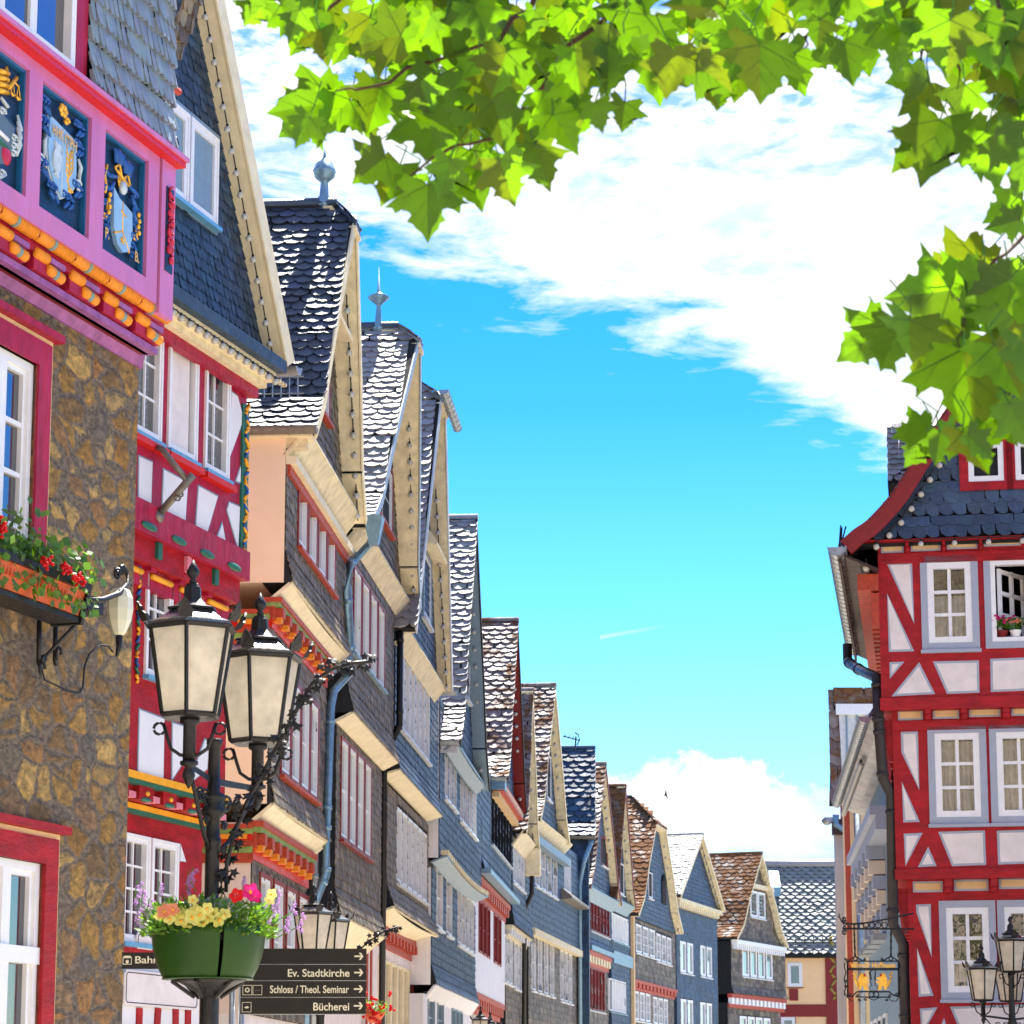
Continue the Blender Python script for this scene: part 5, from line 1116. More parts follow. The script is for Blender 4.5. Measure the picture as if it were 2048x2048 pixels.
# ---- L
Lh = chainH(K, 1221, 1264, 2190, 'slate_house', 'slate house with half-hipped thickly mossed roof and arched dark attic hatch', group=GRP)
lE = Lh.px((1350, 1880), 0)[0]; zt_ = Lh.px(W3(640, 1350), 0)[1]; zb_ = Lh.px(W3(640, 1705), 0)[1]
h1 = row(Lh, 0, W3(390, 0)[0], W3(512, 0)[0], W3(0, 1325)[1], W3(0, 1500)[1], 3, .25, cols=2, rows=3, fw=.09); h2 = row(Lh, 0, W3(522, 0)[0], W3(616, 0)[0], W3(0, 1375)[1], W3(0, 1545)[1], 3, .25, cols=2, rows=3, fw=.09)
storey(Lh, 0, lE, zb_, zt_+.4, 0, h1+h2, 'slate_grey', 'slate', 0, seed=231, w_=.34, h_=.25)
corbels(Lh, 0, lE, -.05, zb_, .45, 12, 'rustred')
h1 = row(Lh, -.1, W3(378, 0)[0], W3(482, 0)[0], W3(0, 1735)[1], W3(0, 1915)[1], 3, .25, cols=2, rows=3, fw=.09); h2 = row(Lh, -.1, W3(503, 0)[0], W3(595, 0)[0], W3(0, 1770)[1], W3(0, 1940)[1], 3, .25, cols=2, rows=3, fw=.09)
storey(Lh, 0, lE, 0, zb_-.4, -.1, h1+h2, 'slate_grey', 'slate', 0, seed=233, w_=.34, h_=.25)
nf, ap, ff = simple_gable(Lh, (1277, 1828), (1312, 1592), (1366, 1862), 'slate_moss2', seed=241, sl=(.5, .28), board='cream2', hip=(.24, 1.4), gwin=[(1296, 1304, 1747, 1797)], lab='bulbs on the broad cream verge of the half-hipped mossy house', bulbs=9)
mb = MB(); q = Lh.rR(1323, 1331, 1765, 1810, .12); Lh.bx(mb, q[0], q[2], .16, .1, q[1], q[3], 'dark'); mb.lathe(((q[0]+q[2])/2, -.14, q[3]), [(.01, 0), ((q[2]-q[0])/2, .0), ((q[2]-q[0])/2*.7, .25), (.01, .35)], 'dark', 10, sy=.2); mb.build('attic_hatch', Lh.o)
# ---- M
Mh = chainH(Lh, 1264, 1350, 2600, 'slate_house', 'blue slate house with pale roof, roof window and dentil cornice', group=GRP)
mE = Mh.px((1434, 1880), 0)[0]; zt_ = Mh.px(W3(900, 1210), 0)[1]
hs = []
for l, r, t, b in ((675, 757, 1410, 1605), (805, 878, 1435, 1628), (680, 757, 1775, 1960), (805, 878, 1795, 1960)): hs += row(Mh, 0, W3(l, 0)[0], W3(r, 0)[0], W3(0, t)[1], W3(0, b)[1], 2, .25, cols=1, rows=1, fw=.12)
storey(Mh, 0, mE, 0, zt_+.3, 0, hs, 'slate', 'slate', 0, seed=251, w_=.34, h_=.25, shape='flat')
nf, ap, ff = simple_gable(Mh, (1361, 1789), (1407, 1668), (1450, 1820), 'slate_light', seed=261, sl=(.5, .3), board='cream2', lab='bulbs on the verge of the blue slate gable with a roof window', bulbs=9, kick=0, sl_=None) if False else simple_gable(Mh, (1361, 1789), (1407, 1668), (1450, 1820), 'slate_light', seed=261, sl=(.5, .3), board='cream2', lab='bulbs on the verge of the blue slate gable with a roof window', bulbs=9, kick=0)
mb = MB(); Mh.bx(mb, nf[0]+.3, ff[0]-.2, .34, .0, nf[1]-.3, nf[1]-.1, 'cream2')
for i in range(20): a = nf[0]+.5+i*(ff[0]-nf[0]-1)/20; Mh.bx(mb, a, a+.2, .28, .0, nf[1]-.52, nf[1]-.3, 'cream')
mb.build('dentil_cornice', Mh.o)
def roof_window(H, nf, ap, t, n, w_=1.0, h=1.1, m='zincblue'):
    B = Vector((ap[0]-nf[0], 0, ap[1]-nf[1])).normalized(); N_ = Vector((-B.z, 0, B.x)); O = Vector((nf[0], n, nf[1]))+Vector((ap[0]-nf[0], 0, ap[1]-nf[1]))*t
    mb = MB(); q = [O, O+Vector((0, -w_, 0)), O+Vector((0, -w_, 0))+B*h, O+B*h]; mb.hexa([L3(p) for p in q], [L3(p+N_*.22) for p in q], m); o = mb.build('roof_window', H.o)
    g_ = MB(); q2 = [O+Vector((0, -.1, 0))+B*.1, O+Vector((0, -w_+.1, 0))+B*.1, O+Vector((0, -w_+.1, 0))+B*(h-.1), O+Vector((0, -.1, 0))+B*(h-.1)]; g_.face([L3(p+N_*.225) for p in q2], 'glass_far'); g_.build('pane', o)
roof_window(Mh, nf, ap, .62, -1.9, 1.1, 1.4)
# ---- N
Nh = House('slate_house', 'stand-alone slate house with brown mossy roof and white dentil eaves at the row end', 'house', u=1466, Y=144, vp=3400, group=GRP)
nE = Nh.px((1570, 1900), 0)[0]; zt_ = Nh.px(W3(1340, 1445), 0)[1]; zb_ = Nh.px(W3(1340, 1765), 0)[1]
h1 = row(Nh, 0, W3(1075, 0)[0], W3(1268, 0)[0], W3(0, 1460)[1], W3(0, 1640)[1], 4, .2, rows=1, fw=.14)
storey(Nh, 0, nE, zb_, zt_, 0, h1, 'slate_grey', 'dark', .15, seed=271, w_=.34, h_=.25)  # near-black side wall carries the alley's shade in its colour
corbels(Nh, -.1, nE, -.1, zb_, .75, 14, 'rustred', 'white'); h1 = row(Nh, -.2, W3(1060, 0)[0], W3(1255, 0)[0], W3(0, 1890)[1], 2120, 4, .2, rows=1, fw=.14)
storey(Nh, -.1, nE-.5, 0, zb_-.5, -.2, h1, 'slate_grey', 'dark', 0, seed=273, w_=.34, h_=.25)
nf, ap, ff = simple_gable(Nh, (1474, 1877), (1521, 1705), (1577, 1890), 'slate_moss2', seed=281, sl=(.5, .28), board='cream2', kick=.1, back=14, lab='bulbs on the curved verge of the house at the row end', bulbs=12, wallm='slate_grey')
mb = MB(); Nh.bx(mb, nf[0]+.2, ff[0]-.2, .38, .0, nf[1]-.32, nf[1]-.1, 'white')
for i in range(24): a = nf[0]+.3+i*(ff[0]-nf[0]-.6)/24; Nh.bx(mb, a, a+.16, .34, .0, nf[1]-.6, nf[1]-.32, 'white')
q = Nh.rR(W3(1140, 0)[0], W3(1268, 0)[0], W3(0, 1050)[1], W3(0, 1078)[1], .15); Nh.bx(mb, q[0], q[2], .3, .1, q[1], q[3], 'cream2'); mb.build('dentil_cornice', Nh.o)
hh_ = row(Nh, .14, W3(1128, 0)[0], W3(1222, 0)[0], W3(0, 1085)[1], W3(0, 1250)[1], 2, .12, rows=1, fw=.12)
flush_windows()
# dark alley wall beside N
Al = House('slate_house', 'dark shaded wall in the alley before the row end house', 'house', P0=at((1434, 2200), 140)*Vector((1, 1, 0)).x if False else Vector((at((1425, 2200), 149).x, 149, 0)), d=(1, .1, 0), group=GRP)
mb = MB(); za_ = Al.px((1450, 1875), 0)[1]; Al.bx(mb, 0, 1.3, 0, -3, 0, za_, 'slate_grey'); mb.build('wall', Al.o)
mb = MB(); slates(mb, (0, .0, 4), (1, 0, 0), (0, 0, 1), 1.3, za_-4, .34, .25, 'slate', None, 'old', .02, 6); mb.build('slate_cladding', Al.o)
# ---- O: the house closing the street
O = House('gable_house', 'yellow rendered house with rhombic slate roof closing the street', 'house', u=1562, Y=162, d=(1, 0, 0))
oE = O.px((1722, 1900), 0)[0]; zev = O.px((1620, 1909), .4)[1]; zrd = O.px((1620, 1728), -3.5)[1]
zl = O.px(W3(1500, 1800), 0)[1]; oT = O.px(W3(1612, 1600), 0)[0]
h1 = row(O, 0, W3(1368, 0)[0], W3(1462, 0)[0], W3(0, 1530)[1], W3(0, 1685)[1], 1, 0, rows=1, fw=.2, sw=.05, sill='oxblood'); h2 = row(O, 0, W3(1325, 0)[0], W3(1418, 0)[0], W3(0, 1880)[1], 2120, 1, 0, rows=1, fw=.2, sill=None, sur='oxblood')
h3 = row(O, 0, W3(1698, 0)[0], W3(1722, 0)[0], W3(0, 1540)[1], W3(0, 1695)[1], 1, 0, rows=1, fw=.08, sill=None)
mb = MB(); O.wall(mb, -3, oT, 0, zev, 0, -.3, 'peach2', h1+h2); O.wall(mb, oT, oE+3, 0, zev, 0, -.3, 'oxblood', h3); O.bx(mb, -3, oE+3, -.31, -7, 0, zev, 'peach2'); mb.build('wall', O.o)
flush_windows()
mb = MB(); O.bx(mb, -3, oE+3, .06, 0, zl-.75, zl, 'oxblood'); q = O.rR(W3(1378, 0)[0], W3(1436, 0)[0], W3(0, 1700)[1], W3(0, 1775)[1], 0); O.bx(mb, q[0], q[2], .06, 0, q[1], q[3], 'oxblood'); O.bx(mb, oT, oT+.9, .08, 0, 0, zev, 'oxblood'); mb.build('timber', O.o)
mb = MB(); 
mb.tube([T(oT+.45+.16*math.sin(k*1.1), zl+.3+k*.17, .10) for k in range(24)], [.10-.03*(k % 2) for k in range(24)], mat('dull_gold', (.34, .24, .05), .5, .3, 8), 6); mb.build('carved_ornament', O.o)
infill(O, [O.pts(W3, L) for L in ([(1650, 1540), (1675, 1500), (1672, 1590)], [(1655, 1625), (1680, 1600), (1668, 1690)], [(1650, 1740), (1672, 1680), (1672, 1750)])], 0, d=.01)
mb = MB(); O.bx(mb, -4, oE+4, .35, -.2, zev-.2, zev, 'brownroof'); mb.hexa([T(-4, zev, .5), T(oE+4, zev, .5), T(oE+4, zrd, -3.5), T(-4, zrd, -3.5)], [T(-4, zev-.15, .5), T(oE+4, zev-.15, .5), T(oE+4, zrd-.15, -3.5), T(-4, zrd-.15, -3.5)], 'backing'); mb.tube([T(-4, zrd, -3.5), T(oE+4, zrd, -3.5)], .25, 'slate_light', 8); ro = mb.build('roof', O.o)
mb = MB(); Bv = Vector((0, -4, zrd-zev)); Lb = Bv.length; slates(mb, (-4, .5, zev), (1, 0, 0), Bv.normalized(), oE+8, Lb, .56, .27, mat('rhombic_slate', (.20, .21, .20), .55, .2, 3, .3, 40, spec=.8, island=.15), None, 'diamond', .07, 3, 0); mb.build('roof_slates', ro)
mb = MB()
for i in range(14): a = i*.55; mb.tube([T(a, zev+.5, .05), T(a, zev+1.1, .0)], .03, 'iron', 4)
mb.tube([T(-1, zev+.8, .05), T(oE+3, zev+.8, .05)], .03, 'iron', 4); mb.build('snow_guard', ro)
mb = MB(); q = O.rR(W3(1258, 0)[0], W3(1318, 0)[0], W3(0, 930)[1], W3(0, 1045)[1], -2.0); mb.hexa([T(q[0], q[1], -1.6), T(q[2], q[1], -1.6), T(q[2], q[3], -3), T(q[0], q[3], -3)], [T(q[0], q[1]-.6, -1.6), T(q[2], q[1]-.6, -1.6), T(q[2], q[3]-.6, -3), T(q[0], q[3]-.6, -3)], 'zincblue'); mb.build('roof_window', ro)
# ================================================================ right side
Ph = House('half_timbered_house', 'red and white half-timbered corner house with dark slate gable at right', 'house', u=1783, Y=39, d=(6.35, -1, 0))
mT, mM, mL = 0.0, -.18, -.36
pR = 9.0
s1 = Ph.px((1786, 1500), mM)[0]; s2_ = Ph.px((1817, 1850), mL)[0]
zTt = Ph.px(W4(900, 1250), 0)[1]; zTb = Ph.px(W5(800, 345), 0)[1]; zMt = Ph.px(W5(800, 345), mM)[1]; zMb = Ph.px(W5(800, 1200), mM)[1]; zLt = Ph.px(W5(800, 1205), mL)[1]
def rp(L, n): return [Ph.px(q, n) for q in L]
def rz(Zf, x0, y0, x1, y1, n):                     # rectangle from a zoom box read near its centre
    a0, _ = Ph.px(Zf(x0, (y0+y1)/2), n); a1, _ = Ph.px(Zf(x1, (y0+y1)/2), n); xm = (x0+x1)/2
    return (a0, Ph.px(Zf(xm, y1), n)[1], a1, Ph.px(Zf(xm, y0), n)[1])
WT = [rz(W4, 795, 1385, 1072, 1890, mT)]; w0 = WT[0]; dx = Ph.px(W4(1190, 1600), mT)[0]-w0[0]
WT.append((w0[0]+dx, w0[1], w0[2]+dx+.12, w0[3]))
WM = [rz(W5, 680, 468, 908, 893, mM)]; w0 = WM[0]; dx2 = Ph.px(W5(988, 600), mM)[0]-w0[0]; WM.append((w0[0]+dx2, w0[1], w0[2]+dx2, w0[3]))
WL = [rz(W5, 738, 1345, 955, 1775, mL)]; w0 = WL[0]; dx3 = Ph.px(W5(1030, 1500), mL)[0]-w0[0]; WL.append((w0[0]+dx3, w0[1], w0[2]+dx3, w0[3]))
mb = MB(); Ph.wall(mb, 0, pR, zTb, zTt+.3, mT, -.35, 'red', WT); Ph.wall(mb, s1, pR, zMb, zMt, mM, mM-.35, 'red', WM); Ph.wall(mb, s2_, pR, 0, zLt, mL, mL-.35, 'red', WL)
Ph.bx(mb, 0, .3, -.35, -9, zTb, zTt+.3, 'red'); Ph.bx(mb, s1, s1+.3, mM-.35, -9, zMb, zMt, 'red'); Ph.bx(mb, s2_, s2_+.3, mL-.35, -9, 0, zLt, 'red'); Ph.bx(mb, .3, pR, -2.6, -9, 0, zTt, 'red'); mb.build('wall', Ph.o)
for ws, n, st in ((WT, mT, 1), (WM, mM, 1), (WL, mL, 1)):
    for i, r in enumerate(ws):
        if n == mT and i == 1: continue
        o = window(Ph, r, n, 2, 3, 'white', 'greytrim', .10, 'greytrim', glass='clear', fw=.10, bw=.05, rec=.07, curtain=[.62, .99, .35][[mT, mM, mL].index(n)])
# open window with its casement swung in and flowers
r = WT[1]; mb = MB()
for (a, b, c_, d_) in ((r[0]-.10, r[0], r[1]-.1, r[3]+.1), (r[2], r[2]+.1, r[1]-.1, r[3]+.1)): Ph.bx(mb, a, b, .03, -.03, c_, d_, 'greytrim')
Ph.bx(mb, r[0], r[2], .03, -.03, r[3], r[3]+.1, 'greytrim'); Ph.bx(mb, r[0], r[2], .03, -.03, r[1]-.1, r[1], 'greytrim')
for (a, b) in ((r[0], r[0]+.07), (r[2]-.07, r[2])): Ph.bx(mb, a, b, .02, -.12, r[1], r[3], 'white')
Ph.bx(mb, r[0]+.07, r[2]-.07, .02, -.12, r[3]-.07, r[3], 'white'); Ph.bx(mb, r[0]+.07, r[2]-.07, .02, -.12, r[1], r[1]+.07, 'white')
ow = mb.build('window', Ph.o); ow['label'] = 'open window with dark room behind'
mb = MB(); H_ = Ph
x0, n0, dn, dxx = r[0]+.10, -.12, -.62, .40      # casement leaf from hinge (x0,n0) swung inwards
def leaf_bar(t0, t1, z0_, z1_):
    mb.hexa([T(x0+dxx*t0, z0_, n0+dn*t0), T(x0+dxx*t1, z0_, n0+dn*t1), T(x0+dxx*t1, z1_, n0+dn*t1), T(x0+dxx*t0, z1_, n0+dn*t0)], [T(x0+dxx*t0+.04, z0_, n0+dn*t0+.02), T(x0+dxx*t1+.04, z0_, n0+dn*t1+.02), T(x0+dxx*t1+.04, z1_, n0+dn*t1+.02), T(x0+dxx*t0+.04, z1_, n0+dn*t0+.02)], 'white')
zb_, zt_ = r[1]+.08, r[3]-.1
for t in (0, .47, .92): leaf_bar(t, t+.08, zb_, zt_)
for k in range(4): leaf_bar(0.08, .92, zb_+(zt_-zb_-.07)*k/3, zb_+(zt_-zb_-.07)*k/3+.06)
mb.build('casement', ow)
bk = MB(); Ph.bx(bk, r[0]-.3, r[2]+.3, -2.55, -2.6, r[1]-.3, r[3]+.3, 'dark'); Ph.bx(bk, r[0]-.3, r[0]-.25, -.36, -2.55, r[1]-.3, r[3]+.3, 'dark'); Ph.bx(bk, r[2]+.25, r[2]+.3, -.36, -2.55, r[1]-.3, r[3]+.3, 'dark'); Ph.bx(bk, r[0]-.3, r[2]+.3, -.36, -2.55, r[3]+.25, r[3]+.3, 'dark'); Ph.bx(bk, r[0]-.3, r[2]+.3, -.36, -2.55, r[1]-.3, r[1]-.1, 'dark'); bk.build('room', ow)
for j, (px_, fl) in enumerate((((W4(1262, 1850)), 'mauve'), ((W4(1345, 1850)), 'salmon'))):
    a, _ = Ph.px(px_, -.05); po = thing('potted_plant', ['magenta flowers in a dark pot on the sill of the open window', 'leafy plant in a white pot on the sill of the open window'][j], 'potted plant', Ph.world(a, -.06, r[1]+.07))
    mb = MB(); mb.lathe((0, 0, 0), [(.06, 0), (.09, .10), (.095, .11)], ['darkred', 'white'][j], 12); mb.build('pot', po)
    mb = MB(); rn = random.Random(j)
    for k in range(40):
        p = Vector((rn.gauss(0, .08), rn.gauss(0, .04), .14+rn.random()*.16)); q = Vector((rn.uniform(-1, 1), rn.uniform(-1, 1), rn.uniform(-.3, 1))).normalized()*.045; t_ = q.cross(Vector((.3, 1, .2))).normalized()*.02; mb.face([p-q, p+t_, p+q, p-t_], 'leafg')
    mb.build('foliage', po); mb = MB()
    for k in range([22, 8][j]):
        p = Vector((rn.gauss(-.03, .09), rn.gauss(-.03, .04), .22+rn.random()*.12)); mb.ball(p, .026, 'magflower' if j == 0 else 'salmon', 6, sz=.7)
    mb.build('flowers', po)
infT = [[W4(540, 1390), W4(698, 1386), W4(712, 1770)], [W4(543, 1580), W5(575, 57), W5(447, 60)], [W5(450, 112), W5(525, 109), W5(452, 195)], [W5(600, 112), W5(680, 272), W5(460, 284)], [W5(668, 108), W5(900, 103), W5(903, 265), W5(740, 272)], [W5(957, 95), W5(1210, 85), W5(1210, 252), W5(960, 262)]]
infiM = [[W5(*q) for q in L] for L in ([(507, 463), (593, 460), (600, 755), (510, 565)], [(512, 712), (603, 915), (520, 918)], [(522, 975), (617, 970), (530, 1140)], [(645, 1040), (688, 1138), (593, 1143)], [(695, 965), (930, 958), (937, 1132), (765, 1138)], [(990, 960), (1200, 953), (1200, 1123), (997, 1130)])]
infiL = [[W5(*q) for q in L] for L in ([(583, 1332), (658, 1328), (663, 1598), (587, 1375)], [(588, 1548), (672, 1790), (597, 1795)], [(603, 1855), (692, 1848), (612, 1990)], [(755, 1845), (1200, 1830), (1200, 2020), (830, 2030)], [(725, 1900), (750, 1990), (690, 1990)])]
for L, n in ((infT, mT), (infiM, mM), (infiL, mL)): infill(Ph, [rp(q, n) for q in L], n, fill='plaster2', line='greytrim', d=.035)
# cream fields between the beam ends, beam ends, side corbels
def beam_row(boxes, n, Zf, over):
    qs = [rz(Zf, *b, n-.03) for b in boxes]
    infill(Ph, [[(q[0], q[1]), (q[2], q[1]), (q[2], q[3]), (q[0], q[3])] for q in qs], n+.0, 'cream_field', 'creampanel', 'greytrim', .03)
    mb = MB(); ends = [(a[2], b[0]) for a, b in zip(qs[:-1], qs[1:])]
    for a, b in ends: Ph.bx(mb, a+.03, b-.03, n+over, n, qs[0][1]-.02, qs[0][3]+.04, 'red'); mb.tube([T(a+.03, qs[0][1]+.03, n+over-.03), T(b-.03, qs[0][1]+.03, n+over-.03)], .05, 'red', 8)
    mb.build('beam_end', Ph.o)
beam_row([(505, 1280, 645, 1330), (690, 1268, 875, 1318), (915, 1252, 1105, 1305), (1145, 1238, 1375, 1287)], mT, W4, .14)
beam_row([(493, 353, 618, 405), (668, 347, 800, 398), (850, 338, 1008, 388), (1062, 330, 1200, 382)], mM, W5, .2)
beam_row([(568, 1215, 718, 1270), (775, 1206, 948, 1263), (1000, 1198, 1150, 1253)], mL, W5, .2)
mb = MB(); Ph.bx(mb, 0, pR, .03, 0, Ph.px(W4(800, 1390), 0)[1], Ph.px(W4(800, 1325), 0)[1], 'red'); Ph.bx(mb, -.02, pR, .035, 0, zTb, Ph.px(W5(800, 285), 0)[1], 'red')
Ph.bx(mb, s1-.02, pR, mM+.035, mM, zMb, Ph.px(W5(800, 1150), mM)[1], 'red'); Ph.bx(mb, s1, pR, mM+.03, mM, Ph.px(W5(800, 452), mM)[1], Ph.px(W5(800, 402), mM)[1], 'red'); mb.build('cross_beam', Ph.o)
mb = MB()
for z1, z0, sa, sb, n in ((zTb+.0, zTb-.75, -.0, s1, mM), (zMb, zMb-.75, s1, s2_, mL)):
    for k in range(10):
        nn_ = n-.05-k*.85
        mb.hexa([T(sa, z1-.12, nn_), T(sb+.02, z1-.12, nn_), T(sb+.02, z0, nn_), T(sb-.05, z0, nn_), T(sa, z1-.28, nn_)], [T(sa, z1-.12, nn_-.2), T(sb+.02, z1-.12, nn_-.2), T(sb+.02, z0, nn_-.2), T(sb-.05, z0, nn_-.2), T(sa, z1-.28, nn_-.2)], 'red')
mb.build('side_corbel', Ph.o)
for (zA_, zB_, sv) in ((zMt-.75, zMb+.2, s1), ):
    mb = MB(); slates(mb, (s1-.02, mM-.4, zMb+.8), (0, -1, 0), (0, 0, 1), 8, zMt-zMb-1.6, .3, .25, 'darkred', None, 'flat', .02, 3); mb.build('side_cladding', Ph.o)
# --- the slate gable roof; its verge sweeps up to the right
GV = .36
vp_ = [Ph.px(W4(*q), GV) for q in ((262, 1268), (345, 1195), (430, 1135), (560, 995), (650, 865), (745, 712), (930, 430))]
(sa, za), (sb, zb2) = vp_[-2], vp_[-1]; k_ = 2.6/(sb-sa)*1.0; apx = (sb+3.0*1.0, zb2+(zb2-za)/(sb-sa)*3.0)
vp_.append(apx)
def smooth(P, k=4):
    out = []
    for i in range(len(P)-1):
        p0, p1, p2, p3 = P[max(i-1, 0)], P[i], P[i+1], P[min(i+2, len(P)-1)]
        for j in range(k):
            t = j/k; out.append(tuple(.5*((2*p1[c])+(-p0[c]+p2[c])*t+(2*p0[c]-5*p1[c]+4*p2[c]-p3[c])*t*t+(-p0[c]+3*p1[c]-3*p2[c]+p3[c])*t**3) for c in (0, 1)))
    return out+[P[-1]]
vp0 = list(vp_); vp_ = smooth(vp_); GW = .12
gwl = [rz(W4, 1045, 640, 1270, 888, GW)]; w0 = gwl[0]; dxx_ = Ph.px(W4(1338, 760), GW)[0]-w0[0]; gwl.append((w0[0]+dxx_, w0[1], w0[2]+dxx_, w0[3]))
roof = MB(); board = MB(); sl_mb = MB(); gwall = MB(); gs = MB()
mid_s = apx[0]
for i, ((a, z), (a2, z2)) in enumerate(zip(vp_[:-1], vp_[1:])):
    L = math.hypot(a2-a, z2-z); B = Vector(((a2-a)/L, 0, (z2-z)/L)); nn = Vector((-B.z, 0, B.x)); j0, j1 = max(i-1, 0), min(i+2, len(vp_)-1)
    na_ = Vector((-(z2-vp_[j0][1]), 0, a2-vp_[j0][0])).normalized(); nb2 = Vector((-(vp_[j1][1]-z), 0, vp_[j1][0]-a)).normalized(); NN = [na_, nb2, nb2, na_]
    for m_, t0, t1, n_a, n_b, bld in (('backing', .14, .01, GV, -9, roof), ('oxblood', .22, -.04, GV+.035, GV+.004, board)):
        q = [Vector((a, n_a, z)), Vector((a2, n_a, z2)), Vector((a2, n_b, z2)), Vector((a, n_b, z))]
        bld.hexa([L3(p-w2*t0) for p, w2 in zip(q, NN)], [L3(p-w2*t1) for p, w2 in zip(q, NN)], m_)
    q = [Vector((a, GV, z)), Vector((a2, GV, z2)), Vector((a2, GW-.1, z2)), Vector((a, GW-.1, z))]; board.hexa([L3(p-w2*.17) for p, w2 in zip(q, NN)], [L3(p-w2*.145) for p, w2 in zip(q, NN)], 'darkred')
    slates(sl_mb, Vector((a, GV+.05, z)), (0, -1, 0), B, 9, L, .3, .2, 'slate_roof', None, 'round', .04, 5+i)
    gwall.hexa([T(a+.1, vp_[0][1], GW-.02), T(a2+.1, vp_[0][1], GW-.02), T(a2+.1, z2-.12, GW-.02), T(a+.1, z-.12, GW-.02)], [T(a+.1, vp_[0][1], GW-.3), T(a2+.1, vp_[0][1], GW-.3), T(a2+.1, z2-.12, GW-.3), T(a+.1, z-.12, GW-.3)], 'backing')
roof.hexa([T(apx[0], apx[1], GV), T(apx[0]+8, apx[1]-10, GV), T(apx[0]+8, apx[1]-10, -9), T(apx[0], apx[1], -9)], [T(apx[0], apx[1]-.15, GV), T(apx[0]+8, apx[1]-10.15, GV), T(apx[0]+8, apx[1]-10.15, -9), T(apx[0], apx[1]-.15, -9)], 'slate_roof')
gwall.hexa([T(apx[0], vp_[0][1], GW-.02), T(apx[0]+8, vp_[0][1], GW-.02), T(apx[0], apx[1], GW-.02)], [T(apx[0], vp_[0][1], GW-.3), T(apx[0]+8, vp_[0][1], GW-.3), T(apx[0], apx[1], GW-.3)], 'backing')
def vz(s_):
    for (a, z), (a2, z2) in zip(vp_[:-1], vp_[1:]):
        if a <= s_ <= a2: return z+(z2-z)*(s_-a)/(a2-a)
    return -1 if s_ < vp_[0][0] else apx[1]-(s_-apx[0])*1.25
zb0 = vp_[0][1]-.02
zb0 = Ph.px(W4(900, 1228), GW+.14)[1]
clad(Ph, gs, [(GW+.14, zb0), (GW+.06, zb0+.35), (GW+.02, zb0+.9), (GW, zb0+1.4), (GW, apx[1])], vp_[0][0]+.1, pR, mat('gable_slate', (.030, .055, .095), .36, .35, 3, .6, 30, spec=.7, island=.3), .21, .185, gwl, 'old', .014, 77, inside=lambda s_, z: z < vz(s_)-.12)
Ph.bx(board, vp_[0][0]+.3, pR, GW+.12, .0, zb0-.03, zb0-.004, 'red'); ro = roof.build('roof', Ph.o); sl_mb.build('roof_slates', ro); board.build('verge_board', Ph.o); gwall.build('gable_wall', Ph.o); gs.build('gable_cladding', Ph.o)
for r in gwl: window(Ph, r, GW, 2, 2, 'white', 'red', .13, None, glass='clear', fw=.09, bw=.05, rec=.06, curtain=.95, proud=.07)
# eave on the left side, its gutter, soffit boards, and the bulbs
sg, zg_ = Ph.px((1671, 1096), .55); sv0 = vp_[0][0]
mb = MB()
for k in range(34):
    n0_ = GV-.05-k*.27; mb.hexa([T(sv0-.05, vp_[0][1]-.16, n0_), T(.0, zTt-.5, n0_), T(.0, zTt-.5, n0_-.255), T(sv0-.05, vp_[0][1]-.16, n0_-.255)], [T(sv0-.05, vp_[0][1]-.12, n0_), T(.0, zTt-.46, n0_), T(.0, zTt-.46, n0_-.255), T(sv0-.05, vp_[0][1]-.12, n0_-.255)], 'brownroof')
mb.build('eave_soffit', Ph.o)
mb = MB(); Ph.bx(mb, -.32, -.0, .08, -8.5, zTt-.75, zTt-.5, 'rustred'); Ph.bx(mb, sv0-.06, sv0-.02, GV, -8.8, vp_[0][1]-.3, vp_[0][1]+.0, 'brownroof')
for k in range(22): Ph.bx(mb, -.12, 0, .0-k*.4, -.22-k*.4, zTt-1.3, zTt-.78, 'rustred')
mb.build('eave_beam', Ph.o)
gutter(Ph, (sg+.02, .62, zg_), (sg+.02, -8.4, zg_), .13, 'metal')
p = [Ph.px(q, n_) for q, n_ in ((W5(238, 20), -6), (W5(240, 110), -6), (W5(300, 150), -3), (W5(388, 190), -.15), (W5(396, 420), -.15), (W5(418, 700), -.15), (W5(460, 780), -.3), (W5(468, 1430), -.3), (W5(520, 1530), -.5), (W5(530, 1932), -.5))]
nn_ = [-6, -6, -3, -.15, -.15, -.15, -.3, -.3, -.5, -.5]
pipe(Ph, [(a, n_, z) for (a, z), n_ in zip(p, nn_)]+[(p[-1][0], -.5, .2)], .085, mat('dark_painted_pipe', (.035, .03, .03), .45, .2, 8))
lights(Ph, [(sv0+.35, .3, vp_[0][1]-.25), (sv0+.45, -8, vp_[0][1]-.3)], .06, 'string of clear bulbs under the brown side eave of the red corner house', k=34)
lights(Ph, [(a+.20, GW+.16, z-.22) for a, z in vp0[1:-1]], .05, 'bulbs strung along the red verge of the dark slate gable', k=9)
lights(Ph, [(.4, .30, zb0-.03), (pR-.5, .30, zb0-.03)], .045, 'bulbs hung below the slate gable over the cream panels of the corner house', k=16)
